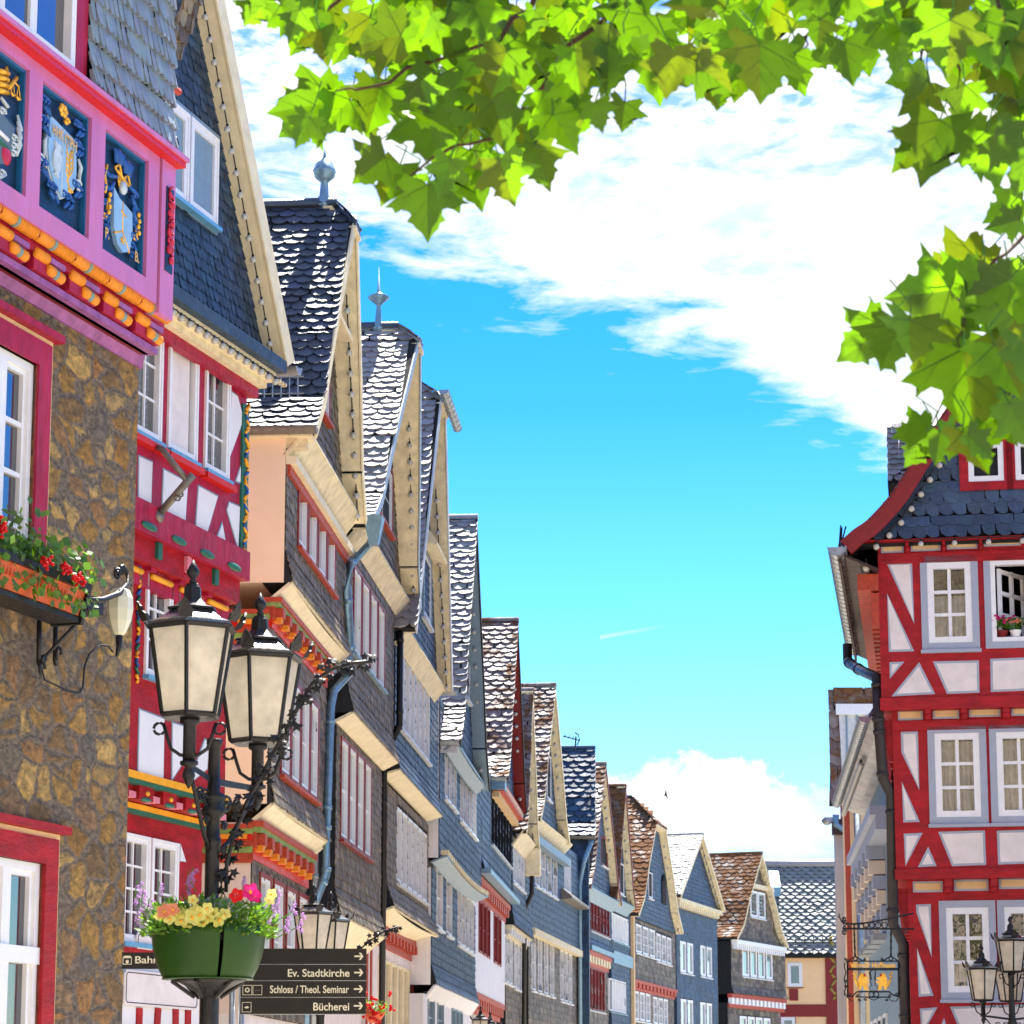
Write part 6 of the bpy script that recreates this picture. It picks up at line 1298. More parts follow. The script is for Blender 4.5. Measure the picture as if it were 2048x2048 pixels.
# small slated dormer on the far roof slope
q0, q1 = Ph.px(W4(575, 540), -4), Ph.px(W4(720, 780), -4)
mb = MB(); Ph.bx(mb, q0[0]+.1, q1[0]+1.2, -4, -6, q1[1], q0[1]-1.0, 'oxblood'); mb.hexa([T(q0[0]-.1, q0[1]-.95, -3.8), T(q0[0]-.1, q0[1]-.95, -6.2), T(q1[0]+1.3, q0[1]+.0, -6.2), T(q1[0]+1.3, q0[1]+.0, -3.8)], [T(q0[0]-.1, q0[1]-1.05, -3.8), T(q0[0]-.1, q0[1]-1.05, -6.2), T(q1[0]+1.3, q0[1]-.9, -6.2), T(q1[0]+1.3, q0[1]-.9, -3.8)], 'backing')
slates(mb, (q0[0]-.1, -3.78, q0[1]-1.0), (1, 0, 0), (0, -.25, .97), q1[0]-q0[0]+1.2, 1.1, .2, .1, 'slate_light', None, 'round', .04, 4); mb.build('dormer', Ph.o)
mb = MB()
for k in range(5): mb.tube([T(sv0-.05, vp_[0][1]+.02, .1-k*.3), T(sv0-.02+.07*(k % 2), vp_[0][1]+.34+.05*(k % 3), .1-k*.3)], .012, 'iron', 4)
mb.build('bird_spike', Ph.o)

# ---- T: blue-grey fronted house seen edge-on, with carved brackets and flared scale eave
def rowH(name, label, u, Y, vpx, cat='house'):      # facade facing the street from the right: s runs towards the camera
    dd = Vector(((vpx-1024)/FPX*CP, 1, 0)).normalized()
    return House(name, label, cat, u=u, Y=Y, d=(-dd.x, -dd.y, 0))
Th = rowH('town_house', 'blue-grey fronted house with grey flared scale eave behind the red corner house', 1744, 66, 1480)
def sT(u, n): return Th.px((u, 1900), n)[0]
tE = Th.px((1800, 1900), 0)[0]; zte = Th.px((1691, 1590), .62)[1]
mb = MB(); pr = [(0, 0), (0, zte+.75), (-2, zte+4.0), (-8, zte+4.0), (-8, 0)]; mb.hexa([T(0, z, n) for n, z in pr], [T(14, z, n) for n, z in pr], 'bluegrey'); mb.build('wall', Th.o)
mb = MB()
for k in range(4):
    for (z0_, z1_) in ((zte-3.6, zte-.8), (zte-8.2, zte-5.4), (zte-12, zte-9.5)):
        a = .7+k*2.0; Th.bx(mb, a, a+1.2, .05, 0, z0_, z1_, 'white'); Th.bx(mb, a+.1, a+1.1, .06, .05, z0_+.1, z1_-.1, 'glass'); Th.bx(mb, a-.15, a+1.35, .28, 0, z0_-.2, z0_-.05, 'metal')
mb.build('window', Th.o)
mb = MB(); rn = random.Random(5); zc0 = Th.px((1740, 1745), .4)[1]
for k in range(5):
    for j, (nn1, hh1) in enumerate(((.42, .35), (.36, .3), (.28, .3), (.2, .35), (.12, .3))): Th.bx(mb, .3+k*1.9, .75+k*1.9, nn1, 0, zc0+.7-j*.33-.3, zc0+.7-j*.33, 'beige' if j % 2 else 'greytrim')
Th.bx(mb, 0, 12, .5, 0, zc0+1.0, zc0+1.2, 'greytrim'); Th.bx(mb, 0, 12, .38, 0, zc0+.7, zc0+1.0, 'greytrim'); mb.build('carved_bracket', Th.o)
mb = MB()
prof = [(0, zte-.9+.9), (.25, zte+.15), (.6, zte+.3), (1.0, zte+.7)]
prof = [(.0, zte-.15), (.2, zte-.1), (.42, zte-.02), (.62, zte+.15)]
for k in range(30):
    a0 = -.2+k*.5
    for j in range(len(prof)-1):
        (na, z_a), (nb, z_b) = prof[j], prof[j+1]
        mb.hexa([T(a0, z_a, na), T(a0+.48, z_a+.05, na), T(a0+.48, z_b+.05, nb), T(a0, z_b, nb)], [T(a0, z_a+.1, na), T(a0+.48, z_a+.15, na), T(a0+.48, z_b+.15, nb), T(a0, z_b+.1, nb)], 'slate_light')
mb.build('eave_scales', Th.o)
mb = MB(); mb.hexa([T(-.3, zte+.25, .62), T(15, zte+.25, .62), T(15, zte+4.2, -2.0), T(-.3, zte+4.2, -2.0)], [T(-.3, zte+.15, .62), T(15, zte+.15, .62), T(15, zte+4.1, -2.0), T(-.3, zte+4.1, -2.0)], 'slate_roof'); mb.build('roof', Th.o)
gutter(Th, (-.3, .70, zte+.2), (15, .70, zte+.2), .12, 'metal')
lights(Th, [(-.2, .55, zte+.0), (10, .55, zte+.0)], .07, 'bulbs along the zinc gutter of the blue-grey fronted house', k=26)
# ---- R: apricot gable wall facing the camera
Rh = House('rendered_house', 'tall apricot rendered wall facing the street end, with two zinc downpipes', 'house', P0=(at((1701, 2200), 76).x, 76, 0), d=(1, 0, 0))
rE = Rh.px((1748, 1800), 0)[0]; zR = Rh.px((1720, 1582), 0)[1]
mb = MB(); Rh.bx(mb, 0, rE+1.5, 0, -.4, 0, zR, 'peach2'); Rh.bx(mb, 1.3, rE+1.5, -.41, -6, 0, zR, 'peach2'); mb.build('wall', Rh.o)
mb = MB(); Rh.bx(mb, 0, .16, .012, 0, 0, zR, 'rustred'); Rh.bx(mb, 0, rE+1.5, .014, 0, zR-.35, zR-.02, 'orange'); mb.build('painted_band', Rh.o)
a, z = Rh.px(W5(285, 830), .15); a2, _ = Rh.px(W5(320, 1932), .15)
pipe(Rh, [(a, .15, z), (a2, .15, .2)], .10, 'metal')
pl = [Rh.px(W5(*q), 1.2) for q in ((230, 770), (245, 830), (285, 852), (362, 872))]; pipe(Rh, [(a, 1.2, z) for a, z in pl], .10, 'brownzinc', 'gutter_outlet')
# ---- Q: grey pilaster house with pale metal dormer roof
Qh = House('town_house', 'grey rendered house end with scaled verge and pale seamed metal roof', 'house', P0=(at((1682, 2200), 84).x, 84, 0), d=(1, 0, 0))
qE = Qh.px((1704, 1800), 0)[0]; zQ = Qh.px((1690, 1655), 0)[1]
mb = MB(); Qh.bx(mb, 0, qE+3, 0, -.4, 0, zQ, 'greyrender'); Qh.bx(mb, 1.2, qE+3, -.41, -8, 0, zQ, 'greyrender'); mb.build('wall', Qh.o)
q_ = [Qh.px(W5(*q), .4) for q in ((160, 825), (172, 240), (392, 232), (392, 330), (200, 345), (212, 825))]
mb = MB(); panel(Qh, mb, [q_[0], q_[1], (q_[1][0]+.55, q_[1][1]), (q_[0][0]+.55, q_[0][1])], -.3, 'backing', .3)
slates(mb, (q_[0][0], .02, q_[0][1]), (1, 0, 0), (0, 0, 1), .65, q_[1][1]-q_[0][1], .55, .42, 'slate_moss', None, 'round', .1, 4)
panel(Qh, mb, [(q_[1][0], q_[3][1]-.1), (q_[3][0]+1, q_[3][1]-.1), (q_[3][0]+1, q_[2][1]), (q_[1][0], q_[1][1])], -.8, 'backing', .9)
slates(mb, (q_[1][0], .13, q_[3][1]-.1), (1, 0, 0), (0, 0, 1), 4, q_[2][1]-q_[3][1]+.1, .5, .4, 'slate_moss2', None, 'round', .08, 5); mb.build('roof_slates', Qh.o)
mb = MB(); dq = [Qh.px(W5(*q), .2) for q in ((195, 330), (395, 332), (395, 700), (215, 715))]; panel(Qh, mb, dq, .0, 'white_boards', .15)
for k in range(9): a = dq[3][0]+.15+k*.34; Qh.bx(mb, a, a+.05, .20, .15, dq[2][1], dq[0][1]-.3, 'bluegrey')
Qh.bx(mb, dq[0][0]-.1, dq[1][0], .26, .15, dq[0][1]-.3, dq[0][1]+.05, 'white'); mb.build('metal_roof', Qh.o)
mb = MB(); Qh.bx(mb, -.1, qE+.3, .3, -.1, zQ-.25, zQ+.25, 'brownroof'); Qh.bx(mb, qE-.3, qE+.3, .25, -.1, zQ-.2, zQ+1.8, 'rustred'); mb.build('eave_board', Qh.o)
gutter(Qh, (-.2, .3, zQ+.3), (-.2, -.5, zQ+.3), .16, 'metal')
pl = [Qh.px(W5(*q), .3) for q in ((180, 880), (180, 930), (235, 965), (248, 1100), (275, 1932))]; pipe(Qh, [(a, .3, z) for a, z in pl], .11, 'zincblue')

# ---- wrought iron inn sign
sp = at((1770, 1850), 36); sg_o = thing('inn_sign', 'wrought iron hanging inn sign with two golden lions left of the red corner house', 'sign', sp)
def S(x, y): return at(SG(x, y), 36)-sp
ir = 'iron'
def ring(mb, x, y, r, w_=.008, k=16, m=ir): mb.tube([S(x+r*math.cos(i*2*math.pi/k), y+r*math.sin(i*2*math.pi/k)) for i in range(k+1)], w_, m, 5)
def spiral(mb, x, y, r, t0=0, turns=1.6, sgn=1, w_=.009): mb.tube([S(x+r*(1-i/26)*math.cos(t0+sgn*i/22*turns*6.28), y+r*(1-i/26)*math.sin(t0+sgn*i/22*turns*6.28)) for i in range(23)], w_, ir, 5)
mb = MB(); mb.tube([S(*q) for q in ((190, 190), (240, 220), (380, 235), (560, 222), (760, 190), (960, 155), (1200, 100), (1420, 60))], .013, ir, 6); mb.tube([S(*q) for q in ((215, 320), (700, 320), (1200, 318), (1420, 318))], .014, ir, 6)
for i, x in enumerate((290, 372, 450, 530, 612, 712, 815, 925)): ring(mb, x, 275+(-18 if x > 600 else 0), 34+i*2.2)
spiral(mb, 240, 155, 45, .5, 1.7, 1); spiral(mb, 246, 382, 48, -.5, 1.7, -1); mb.tube([S(*q) for q in ((190, 190), (235, 230), (240, 275), (215, 320))], .012, ir, 5)
mb.tube([S(*q) for q in ((135, 100), (190, 190), (150, 60))], .01, ir, 5); spiral(mb, 1260, 390, 42, 0, 1.3, -1); mb.build('bracket', sg_o)
mb = MB()
for x0, x1 in ((410, 425), (1035, 1030)):
    for i in range(8):
        y0 = 330+i*56; x = x0+(x1-x0)*i/8
        mb.tube([S(x+(10 if i % 2 else 5)*math.cos(t), y0+30+32*math.sin(t)) for t in [j*.63 for j in range(11)]], .008, ir, 5)
mb.build('chain', sg_o)
mb = MB(); 
for x in (295, 1160): mb.tube([S(x, 870), S(x+5, 1470)], .014, ir, 6)
for y, a, b in ((868, 270, 1160), (990, 300, 1160), (1014, 300, 1160)): mb.tube([S(a, y), S(b, y)], .010, ir, 6)
mb.tube([S(*q) for q in ((300, 1470), (380, 1465), (450, 1390), (560, 1382), (700, 1385), (1000, 1385), (1070, 1440), (1160, 1470))], .012, ir, 6)
mb.tube([S(*q) for q in ((430, 1470), (700, 1480), (1010, 1475))], .009, ir, 5)
for x in (700, 785): ring(mb, x, 1430, 42)
for x, y, r, t, sg_ in ((330, 1420, 30, 0, 1), (1130, 1420, 30, 3, -1), (470, 1450, 28, 1, 1), (1010, 1450, 30, 2, -1), (495, 1520, 26, 0, 1), (965, 1520, 26, 3, -1), (600, 1520, 26, 3, 1), (265, 830, 26, 0, 1), (590, 830, 26, 3, -1), (880, 830, 26, 0, 1), (265, 1290, 26, 0, 1), (1185, 1290, 22, 3, -1), (270, 1210, 22, 0, -1)): spiral(mb, x, y, r, t, 1.3, sg_, .007)
for cx in (430, 1030):
    ring(mb, cx, 825, 32); mb.tube([S(cx-130, 865), S(cx-60, 820), S(cx, 780), S(cx+60, 820), S(cx+130, 865)], .009, ir, 5)
for sx, x in ((-1, 255), (1, 1175)): mb.tube([S(x+sx*14*math.sin(i*.9), 890+i*33) for i in range(18)], .008, ir, 5)
mb.tube([S(*q) for q in ((680, 1190), (705, 1280), (655, 1320), (690, 1370), (800, 1370), (810, 1310), (765, 1280), (770, 1190))], .006, ir, 5); mb.tube([S(*q) for q in ((660, 1060), (700, 1030), (730, 1000), (760, 1030), (775, 1060))], .006, ir, 5)
mb.tube([S(*q) for q in ((250, 1420), (310, 1500), (380, 1550))], .007, ir, 5); mb.tube([S(*q) for q in ((1180, 1470), (1120, 1545), (1040, 1540), (990, 1480))], .007, ir, 5); mb.tube([S(*q) for q in ((650, 1490), (740, 1530), (830, 1490))], .006, ir, 5)
mb.build('sign_frame', sg_o)
put_text('Werner Hoffmann', sg_o, 'lettering', S(340, 982), S(1110, 982)-S(340, 982), (0, 0, 1), .075, (S(1110, 982)-S(340, 982)).length, 'gold', .03)
bpy.data.objects['lettering'] if False else None
def flat(mb, L, th, m):
    q = [S(*p) for p in L]; mb.hexa(q, [p+Vector((0, .03, 0)) for p in q], m)
for sx, cx in ((1, 555), (-1, 895)):
    mb = MB(); X = lambda d: cx+sx*d
    flat(mb, [(X(-45), 1080), (X(10), 1070), (X(40), 1090), (X(55), 1130), (X(85), 1145), (X(105), 1135), (X(110), 1155), (X(70), 1180), (X(60), 1215), (X(105), 1200), (X(120), 1215), (X(70), 1250), (X(75), 1330), (X(100), 1345), (X(60), 1360), (X(20), 1350), (X(10), 1290), (X(-15), 1290), (X(-30), 1350), (X(-70), 1355), (X(-60), 1300), (X(-80), 1200)], .03, 'gold')
    mb.tube([S(X(-70), 1310), S(X(-130), 1180), S(X(-150), 1140), S(X(-120), 1110), S(X(-145), 1070), S(X(-165), 1060)], .018, 'gold', 6)
    mb.ball(S(X(-5), 1105), .035, 'gold', 8, sy=.4); mb.tube([S(X(15), 1105), S(X(48), 1108)], .018, 'brightred', 6); mb.build('lion_figure', sg_o)
mb = MB()
for L in ([(660, 1060), (690, 1050), (712, 1180), (685, 1188)], [(762, 1055), (780, 1055), (775, 1185), (748, 1185)]): flat(mb, L, .03, 'iron')
mb.build('goblet', sg_o)

# ---- unseen house behind the viewer, added and shaped for the window pane reflections
Bk = House('rendered_house', 'unseen slate-roofed house across the square, raised tall to mirror in the red corner house panes', 'house', P0=(14, -9, 0), d=(-1, .05, 0))
mb = MB(); Bk.bx(mb, -6, 30, -.3, -9, 0, 9, 'beige')
for k in range(9):
    for z in (2, 5.5): Bk.bx(mb, -5+k*4, -3.8+k*4, -.25, -.3, z, z+1.7, 'glass_far')
mb.build('wall', Bk.o); mb = MB()
mb.hexa([T(-6, 9, .2), T(30, 9, .2), T(30, 27, -7), T(-6, 27, -7)], [T(-6, 8.8, .2), T(30, 8.8, .2), T(30, 26.8, -7), T(-6, 26.8, -7)], 'backing'); ro = mb.build('roof', Bk.o)
mb = MB(); Bv = Vector((0, -7.2, 18)); slates(mb, (-6, .2, 9), (1, 0, 0), Bv.normalized(), 36, Bv.length, .62, .36, mat('ochre_roof_tile', (.27, .21, .13), .6, .3, 5, .5, 20, island=.4), None, 'round', .09, 2); mb.build('roof_tiles', ro)
# ================================================================ street lamps
def lantern(root, loc, sc_=1.0, rot=-math.pi/2, stem=.26, drop=True):
    """six-sided lantern: loc is the centre of its base plate, in the post's space"""
    h, rt, rb = .485*sc_, .245*sc_, .165*sc_; L = Vector(loc)
    def hexp(r, z): return [L+Vector((r*math.cos(rot+j*math.pi/3), r*math.sin(rot+j*math.pi/3), z)) for j in range(6)]
    fr = MB(); b0, t0 = hexp(rb, 0), hexp(rt, h)
    for j in range(6):
        fr.tube([b0[j], t0[j]], .0115*sc_, 'iron', 4); fr.tube([b0[j], b0[(j+1) % 6]], .013*sc_, 'iron', 4); fr.tube([t0[j], t0[(j+1) % 6]], .020*sc_, 'iron', 4)
    fr.hexa(hexp(rb*.98, -.015*sc_), hexp(rb*.98, 0.002), 'iron')
    o = fr.build('lantern', root)
    g_ = MB(); gi, gt = hexp(rb*.965, .005), hexp(rt*.965, h-.005)
    for j in range(6): g_.face([gi[j], gi[(j+1) % 6], gt[(j+1) % 6], gt[j]], 'lampglass')
    g_.build('lamp_glass', o)
    r_ = MB(); x, y, z = L; z += h
    r_.lathe((x, y, z), [(rt*1.06, 0), (rt*1.06, .022*sc_), (rt*.80, .045*sc_), (rt*.50, .10*sc_), (rt*.44, .105*sc_)], 'roofpaint', 6, rot, False)
    r_.lathe((x, y, z), [(rt*.60, .10*sc_), (rt*.60, .112*sc_), (rt*.40, .125*sc_), (rt*.22, .17*sc_), (rt*.20, .23*sc_), (rt*.15, .25*sc_), (rt*.07, .26*sc_)], 'iron', 6, rot, False)
    r_.lathe((x, y, z), [(.004, .25*sc_), (.018*sc_, .26*sc_), (.022*sc_, .272*sc_), (.012*sc_, .28*sc_), (.034*sc_, .305*sc_), (.036*sc_, .325*sc_), (.018*sc_, .36*sc_), (.002, .39*sc_)], 'iron', 10)
    r_.build('lantern_roof', o)
    c_ = MB()
    for q in hexp(rt*1.09, h+.02*sc_):
        d = (q-L); d.z = 0; d.normalize(); tdir = Vector((-d.y, d.x, 0)); 
        P = [q+tdir*.035*sc_, q-tdir*.035*sc_]+[q-tdir*.045*sc_+d*.02*sc_+Vector((0, 0, .035*sc_)), q-tdir*.03*sc_+d*.028*sc_+Vector((0, 0, .05*sc_)), q-tdir*.022*sc_+d*.035*sc_+Vector((0, 0, .075*sc_)), q+d*.05*sc_+Vector((0, 0, .105*sc_)), q+tdir*.022*sc_+d*.035*sc_+Vector((0, 0, .075*sc_)), q+tdir*.03*sc_+d*.028*sc_+Vector((0, 0, .05*sc_)), q+tdir*.045*sc_+d*.02*sc_+Vector((0, 0, .035*sc_))]
        P = [P[0], P[1]]+P[2:]; c_.hexa(P, [p+d*.012*sc_ for p in P], 'iron')
    c_.build('lantern_crown', o)
    s_ = MB()
    s_.tube([L+Vector((0, 0, -.01)), L+Vector((0, 0, -.04*sc_)), L+Vector((0, 0, -.05*sc_)), L+Vector((0, 0, -stem))], [.055*sc_, .055*sc_, .036*sc_, .036*sc_], 'iron', 10)
    if drop: s_.lathe((L.x, L.y, L.z-stem-.14*sc_), [(.003, 0), (.02*sc_, .03*sc_), (.036*sc_, .07*sc_), (.03*sc_, .10*sc_), (.02*sc_, .12*sc_), (.05*sc_, .13*sc_), (.05*sc_, .15*sc_)], 'iron', 8)
    s_.build('lantern_stem', o)
    k_ = MB()
    for sg in (-1, 1):
        pts = [(.14, -.02), (.165, -.06), (.155, -.10), (.125, -.11), (.115, -.085)]; arm = [(.145, -.04), (.12, -.12), (.10, -.18), (.05, -.215), (.0, -.22)]
        k_.tube([L+Vector((sg*a*sc_, 0, z*sc_)) for a, z in arm], .011*sc_, 'iron', 6)
        k_.tube([L+Vector((sg*(.165+.032*math.cos(t))*sc_, 0, (-.07+.032*math.sin(t))*sc_)) for t in [i*.6 for i in range(11)]], .009*sc_, 'iron', 6)
    k_.build('lantern_scroll', o)
    return o
M['roofpaint'] = mat('black_enamel', (.05, .05, .052), .25, .15, 12, spec=.9, coat=.6)
def ivy_leaf(mb, p, d, r, rn, m='iron'):
    n = Vector((rn.uniform(-.5, .5), -1, rn.uniform(-.2, .8))).normalized(); u_ = d.cross(n).normalized(); v_ = n.cross(u_).normalized(); out = []
    a0 = rn.random()*6.28
    for k in range(10):
        rr = r*(1 if k % 2 == 0 else .48); an = a0+k*.628; out.append(p+(u_*math.cos(an)+v_*math.sin(an))*rr+n*(.15*r if k % 2 else -.1*r))
    mb.face(out, m); mb.face([q+n*.003 for q in out][::-1], m)
def ivy(root, pts, r, seed, k=3, vine=.012):
    mb = MB(); rn = random.Random(seed); mb.tube(pts, vine, 'iron', 6)
    for a, b in zip(pts[:-1], pts[1:]):
        n = max(2, int((b-a).length/(r*1.05)))
        for i in range(n):
            for j in range(k):
                off = Vector((rn.uniform(-1, 1), rn.uniform(-1, .6), rn.uniform(-1, 1)))*r*1.25; ivy_leaf(mb, a+(b-a)*((i+rn.random())/n)+off, (b-a).normalized(), r*rn.uniform(.7, 1.05), rn)
    return mb.build('ivy_garland', root)
def base_profile(top):
    return [(.16, 0), (.16, .25), (.12, .3), (.12, .8), (.09, .86), (.07, .95), (.055, 1.1), (.052, top)]
# foreground post with two lanterns, basin of flowers and ivy arm
Y1_ = 14.35; p0 = at((425, 1700), Y1_); base = Vector((p0.x, Y1_, 0))
lp = thing('street_lamp', 'nearest black lamp post with two large frosted lanterns and an iron ivy arm', 'street lamp', base)
def LP(p, Y=Y1_): return at(p, Y)-base
zb1, zb2_ = LP((380, 1432), 14.1), LP((516, 1484), 14.85)
zc = LP((425, 1630)).z; zt = LP((430, 1478)).z
mb = MB(); mb.lathe((0, 0, 0), base_profile(2.5)+[(.052, zc-.5), (.040, zc-.45), (.040, zc-.18), (.047, zc-.17), (.047, zc-.13), (.038, zc-.12), (.040, zc-.02), (.062, zc+.0), (.068, zc+.03), (.05, zc+.05), (.066, zc+.09), (.066, zc+.11), (.036, zc+.13), (.033, zt-.04), (.045, zt-.03), (.045, zt)], 'iron', 14); mb.build('post', lp)
mb = MB(); e1, e2 = Vector(zb1)-Vector((0, 0, .27)), Vector(zb2_)-Vector((0, 0, .27)); ctr = Vector((0, 0, e1.z-.06))
for e in (e1, e2):
    d = (e-ctr); mb.hexa([ctr+Vector((0, 0, .02)), ctr+Vector((0, 0, -.02)), e+Vector((0, 0, -.015)), e+Vector((0, 0, .015))], [p+Vector((.0, .03, 0)) for p in (ctr+Vector((0, 0, .02)), ctr+Vector((0, 0, -.02)), e+Vector((0, 0, -.015)), e+Vector((0, 0, .015)))], 'iron')
    mb.tube([ctr+Vector((0, 0, -.42)), ctr+d*.35+Vector((0, 0, -.33)), ctr+d*.75+Vector((0, 0, -.12)), e+Vector((0, 0, -.02))], .014, 'iron', 6)
    for q, rr in ((.30, .055), (.52, .045), (.25, .03)):
        c = ctr+d*q+Vector((0, 0, -.12-.12*(q < .3))); hd = Vector((d.x, d.y, 0)).normalized()
        mb.tube([c+hd*rr*(1-i/22)*math.cos(i*.55)+Vector((0, 0, rr*(1-i/22)*math.sin(i*.55))) for i in range(18)], .009, 'iron', 5)
mb.build('arm', lp)
lantern(lp, zb1, 1.0); lantern(lp, zb2_, 1.0, -math.pi/2-.15)
ivy(lp, [LP(Z3(*q)) for q in ((1092, 1290), (1095, 1150), (1135, 1000), (1190, 860), (1255, 740), (1320, 620), (1390, 490), (1450, 380), (1510, 280), (1600, 215), (1700, 185), (1800, 175))], .038, 3, 2)
# basin
fb = thing('flower_basin', 'dark green round plastic basin of mixed summer flowers around the nearest lamp post', 'planter', base+Vector((-.012, 0, LP((417, 1958)).z)))
mb = MB(); prof = [(.240, 0), (.250, .012), (.274, .06), (.294, .12), (.306, .18), (.313, .24), (.318, .286), (.306, .286), (.30, .25), (.27, .24)]
for a0, a1 in ((math.radians(-68), math.radians(108)), (math.radians(112), math.radians(288))):
    K = 22; vs = [(r*math.cos(a0+(a1-a0)*j/K), r*math.sin(a0+(a1-a0)*j/K), z) for r, z in prof for j in range(K+1)]
    mb.grid(vs, [(i*(K+1)+j, i*(K+1)+j+1, (i+1)*(K+1)+j+1, (i+1)*(K+1)+j) for i in range(len(prof)-1) for j in range(K)], 'bowl', True)
mb.lathe((0, 0, 0), [(.25, -.004), (.255, .0), (.24, .004)], 'bowl', 24); mb.lathe((0, 0, .2), [(.28, 0), (.27, .05)], 'dark', 20); mb.build('bowl', fb)
for a in (-60, 118):
    mb = MB(); ca = Vector((math.cos(math.radians(a-10)), math.sin(math.radians(a-10)), 0)); tt = Vector((-ca.y, ca.x, 0)); mb.box((-.02, -.02, -.01), (.02, .02, .0), 'iron')
mb = MB(); mb.lathe((.012, 0, -.10), [(.055, 0), (.08, .03), (.16, .075), (.2, .09), (.2, .097)], 'iron', 12)
for k in range(6): a = k*1.047+.3; mb.tube([(.07*math.cos(a), .07*math.sin(a), -.1), (.2*math.cos(a), .2*math.sin(a), -.012)], .012, 'iron', 5)
mb.build('tray', fb)
def leaf_quad(mb, p, d, l, wd, m, rn):
    n = Vector((rn.uniform(-1, 1), rn.uniform(-1, 1), rn.uniform(-.2, 1))).normalized(); s_ = d.cross(n)
    if s_.length < .05: return
    s_.normalize(); s_ *= wd; mb.face([p, p+d*l*.4+s_, p+d*l, p+d*l*.4-s_], m)
def foliage(parent, rx, ry, z0, h, n, seed, m='leafg', size=.045, droop=.2):
    mb = MB(); rn = random.Random(seed)
    for i in range(n):
        a = rn.random()*6.28; q = math.sqrt(rn.random()); x, y = rx*q*math.cos(a), ry*q*math.sin(a); z = z0+h*rn.random()**1.3*(1-.35*q*q)
        d = Vector((math.cos(a)*q+rn.gauss(0, .5), math.sin(a)*q+rn.gauss(0, .5), rn.uniform(-.2, .9))).normalized(); leaf_quad(mb, Vector((x, y, z)), d, size*rn.uniform(.6, 1.3), size*.22*rn.uniform(.7, 1.3), m, rn)
        if i % 9 == 0: mb.tube([(x*.5, y*.5, z0), (x, y, z), (x*1.08, y*1.08, z+.03)], .0025, m, 4)
    return mb.build('foliage', parent)
foliage(fb, .36, .34, .23, .22, 2000, 5)
mb = MB(); rn = random.Random(8)
for i in range(500):
    p = Vector((.06+rn.gauss(0, .085), -.12+rn.gauss(0, .08), .30+rn.random()*.12)); leaf_quad(mb, p, Vector((rn.uniform(-1, 1), rn.uniform(-1, 1), rn.uniform(-.2, 1))).normalized(), .025, .006, 'dusty', rn)
mb.build('dusty_foliage', fb)
def blossom(parent, p, r, m, rn, name='flower', petals=5):
    mb = MB(); n = Vector((rn.uniform(-.5, .5), -1, rn.uniform(0, .8))).normalized(); u_ = n.cross(Vector((0, 0, 1))).normalized(); v_ = n.cross(u_); a0 = rn.random()*6
    for k in range(petals):
        a = a0+k*6.283/petals; b = 6.283/petals*.55; f = lambda an, rr: u_*math.cos(an)*rr+v_*math.sin(an)*rr
        mb.face([f(a, .1*r), f(a-b, r*.75)+n*r*.25, f(a-b*.3, r)+n*r*.3, f(a+b*.3, r)+n*r*.3, f(a+b, r*.75)+n*r*.25], m)
    mb.ball((0, 0, 0), r*.22, 'yellow' if m != 'geranium' else m, 6); return mb.build(name, parent, p)
rn = random.Random(12)
for (zx, zy, r, m) in ((875, 1430, .035, 'petunia'), (965, 1400, .035, 'petunia'), (1085, 1400, .03, 'petunia'), (820, 1420, .028, 'petunia'), (1000, 1370, .028, 'petunia'), (770, 1410, .025, 'petunia'), (930, 1415, .042, 'petunia'), (880, 1400, .035, 'petunia'), (945, 1380, .03, 'petunia'), (1060, 1425, .035, 'petunia'), (1030, 1395, .03, 'petunia'), (985, 1440, .028, 'petunia'), (905, 1440, .03, 'petunia'), (1000, 1415, .03, 'petunia'), (850, 1390, .025, 'petunia'), (930, 1330, .025, 'petunia'),
    (795, 1385, .035, 'salmon'), (835, 1375, .03, 'salmon'), (1145, 1310, .035, 'geranium'), (1210, 1290, .04, 'magflower'), (1225, 1310, .035, 'magflower'), (1300, 1330, .025, 'petunia'), (1310, 1300, .025, 'petunia')):
    y_ = -.37+rn.random()*.07; r *= 1.25; q = at(Z3(zx, zy), Y1_+y_)-fb.location; blossom(fb, q, r, m, rn)
for (zx, zy, n) in ((660, 1290, 7), (690, 1330, 7), (670, 1400, 5), (770, 1270, 4), (910, 1240, 7), (930, 1210, 5), (720, 1360, 5), (1310, 1380, 7), (1340, 1330, 7), (1380, 1440, 5), (1450, 1430, 6), (1180, 1250, 5), (1420, 1360, 4), (700, 1420, 5)):
    mb = MB(); c = at(Z3(zx, zy), Y1_-.12)-fb.location
    st = MB()
    for k in range(n):
        z_ = k*.018; a = rn.random()*6; p = Vector((.012*math.cos(a)+k*.003, .012*math.sin(a), z_-n*.009))
        for j in range(4): an = j*1.57+a; mb.face([p, p+Vector((.016*math.cos(an), -.004, .016*math.sin(an))), p+Vector((.013*math.cos(an+.9), -.008, .013*math.sin(an+.9)))], 'mauve')
    mb.tube([(0, 0, n*.009), (-.01, 0, -.03), (-c.x*.25, -c.y*.2, -.09)], .003, 'leafg', 4)
    mb.build('flower_spike', fb, c)
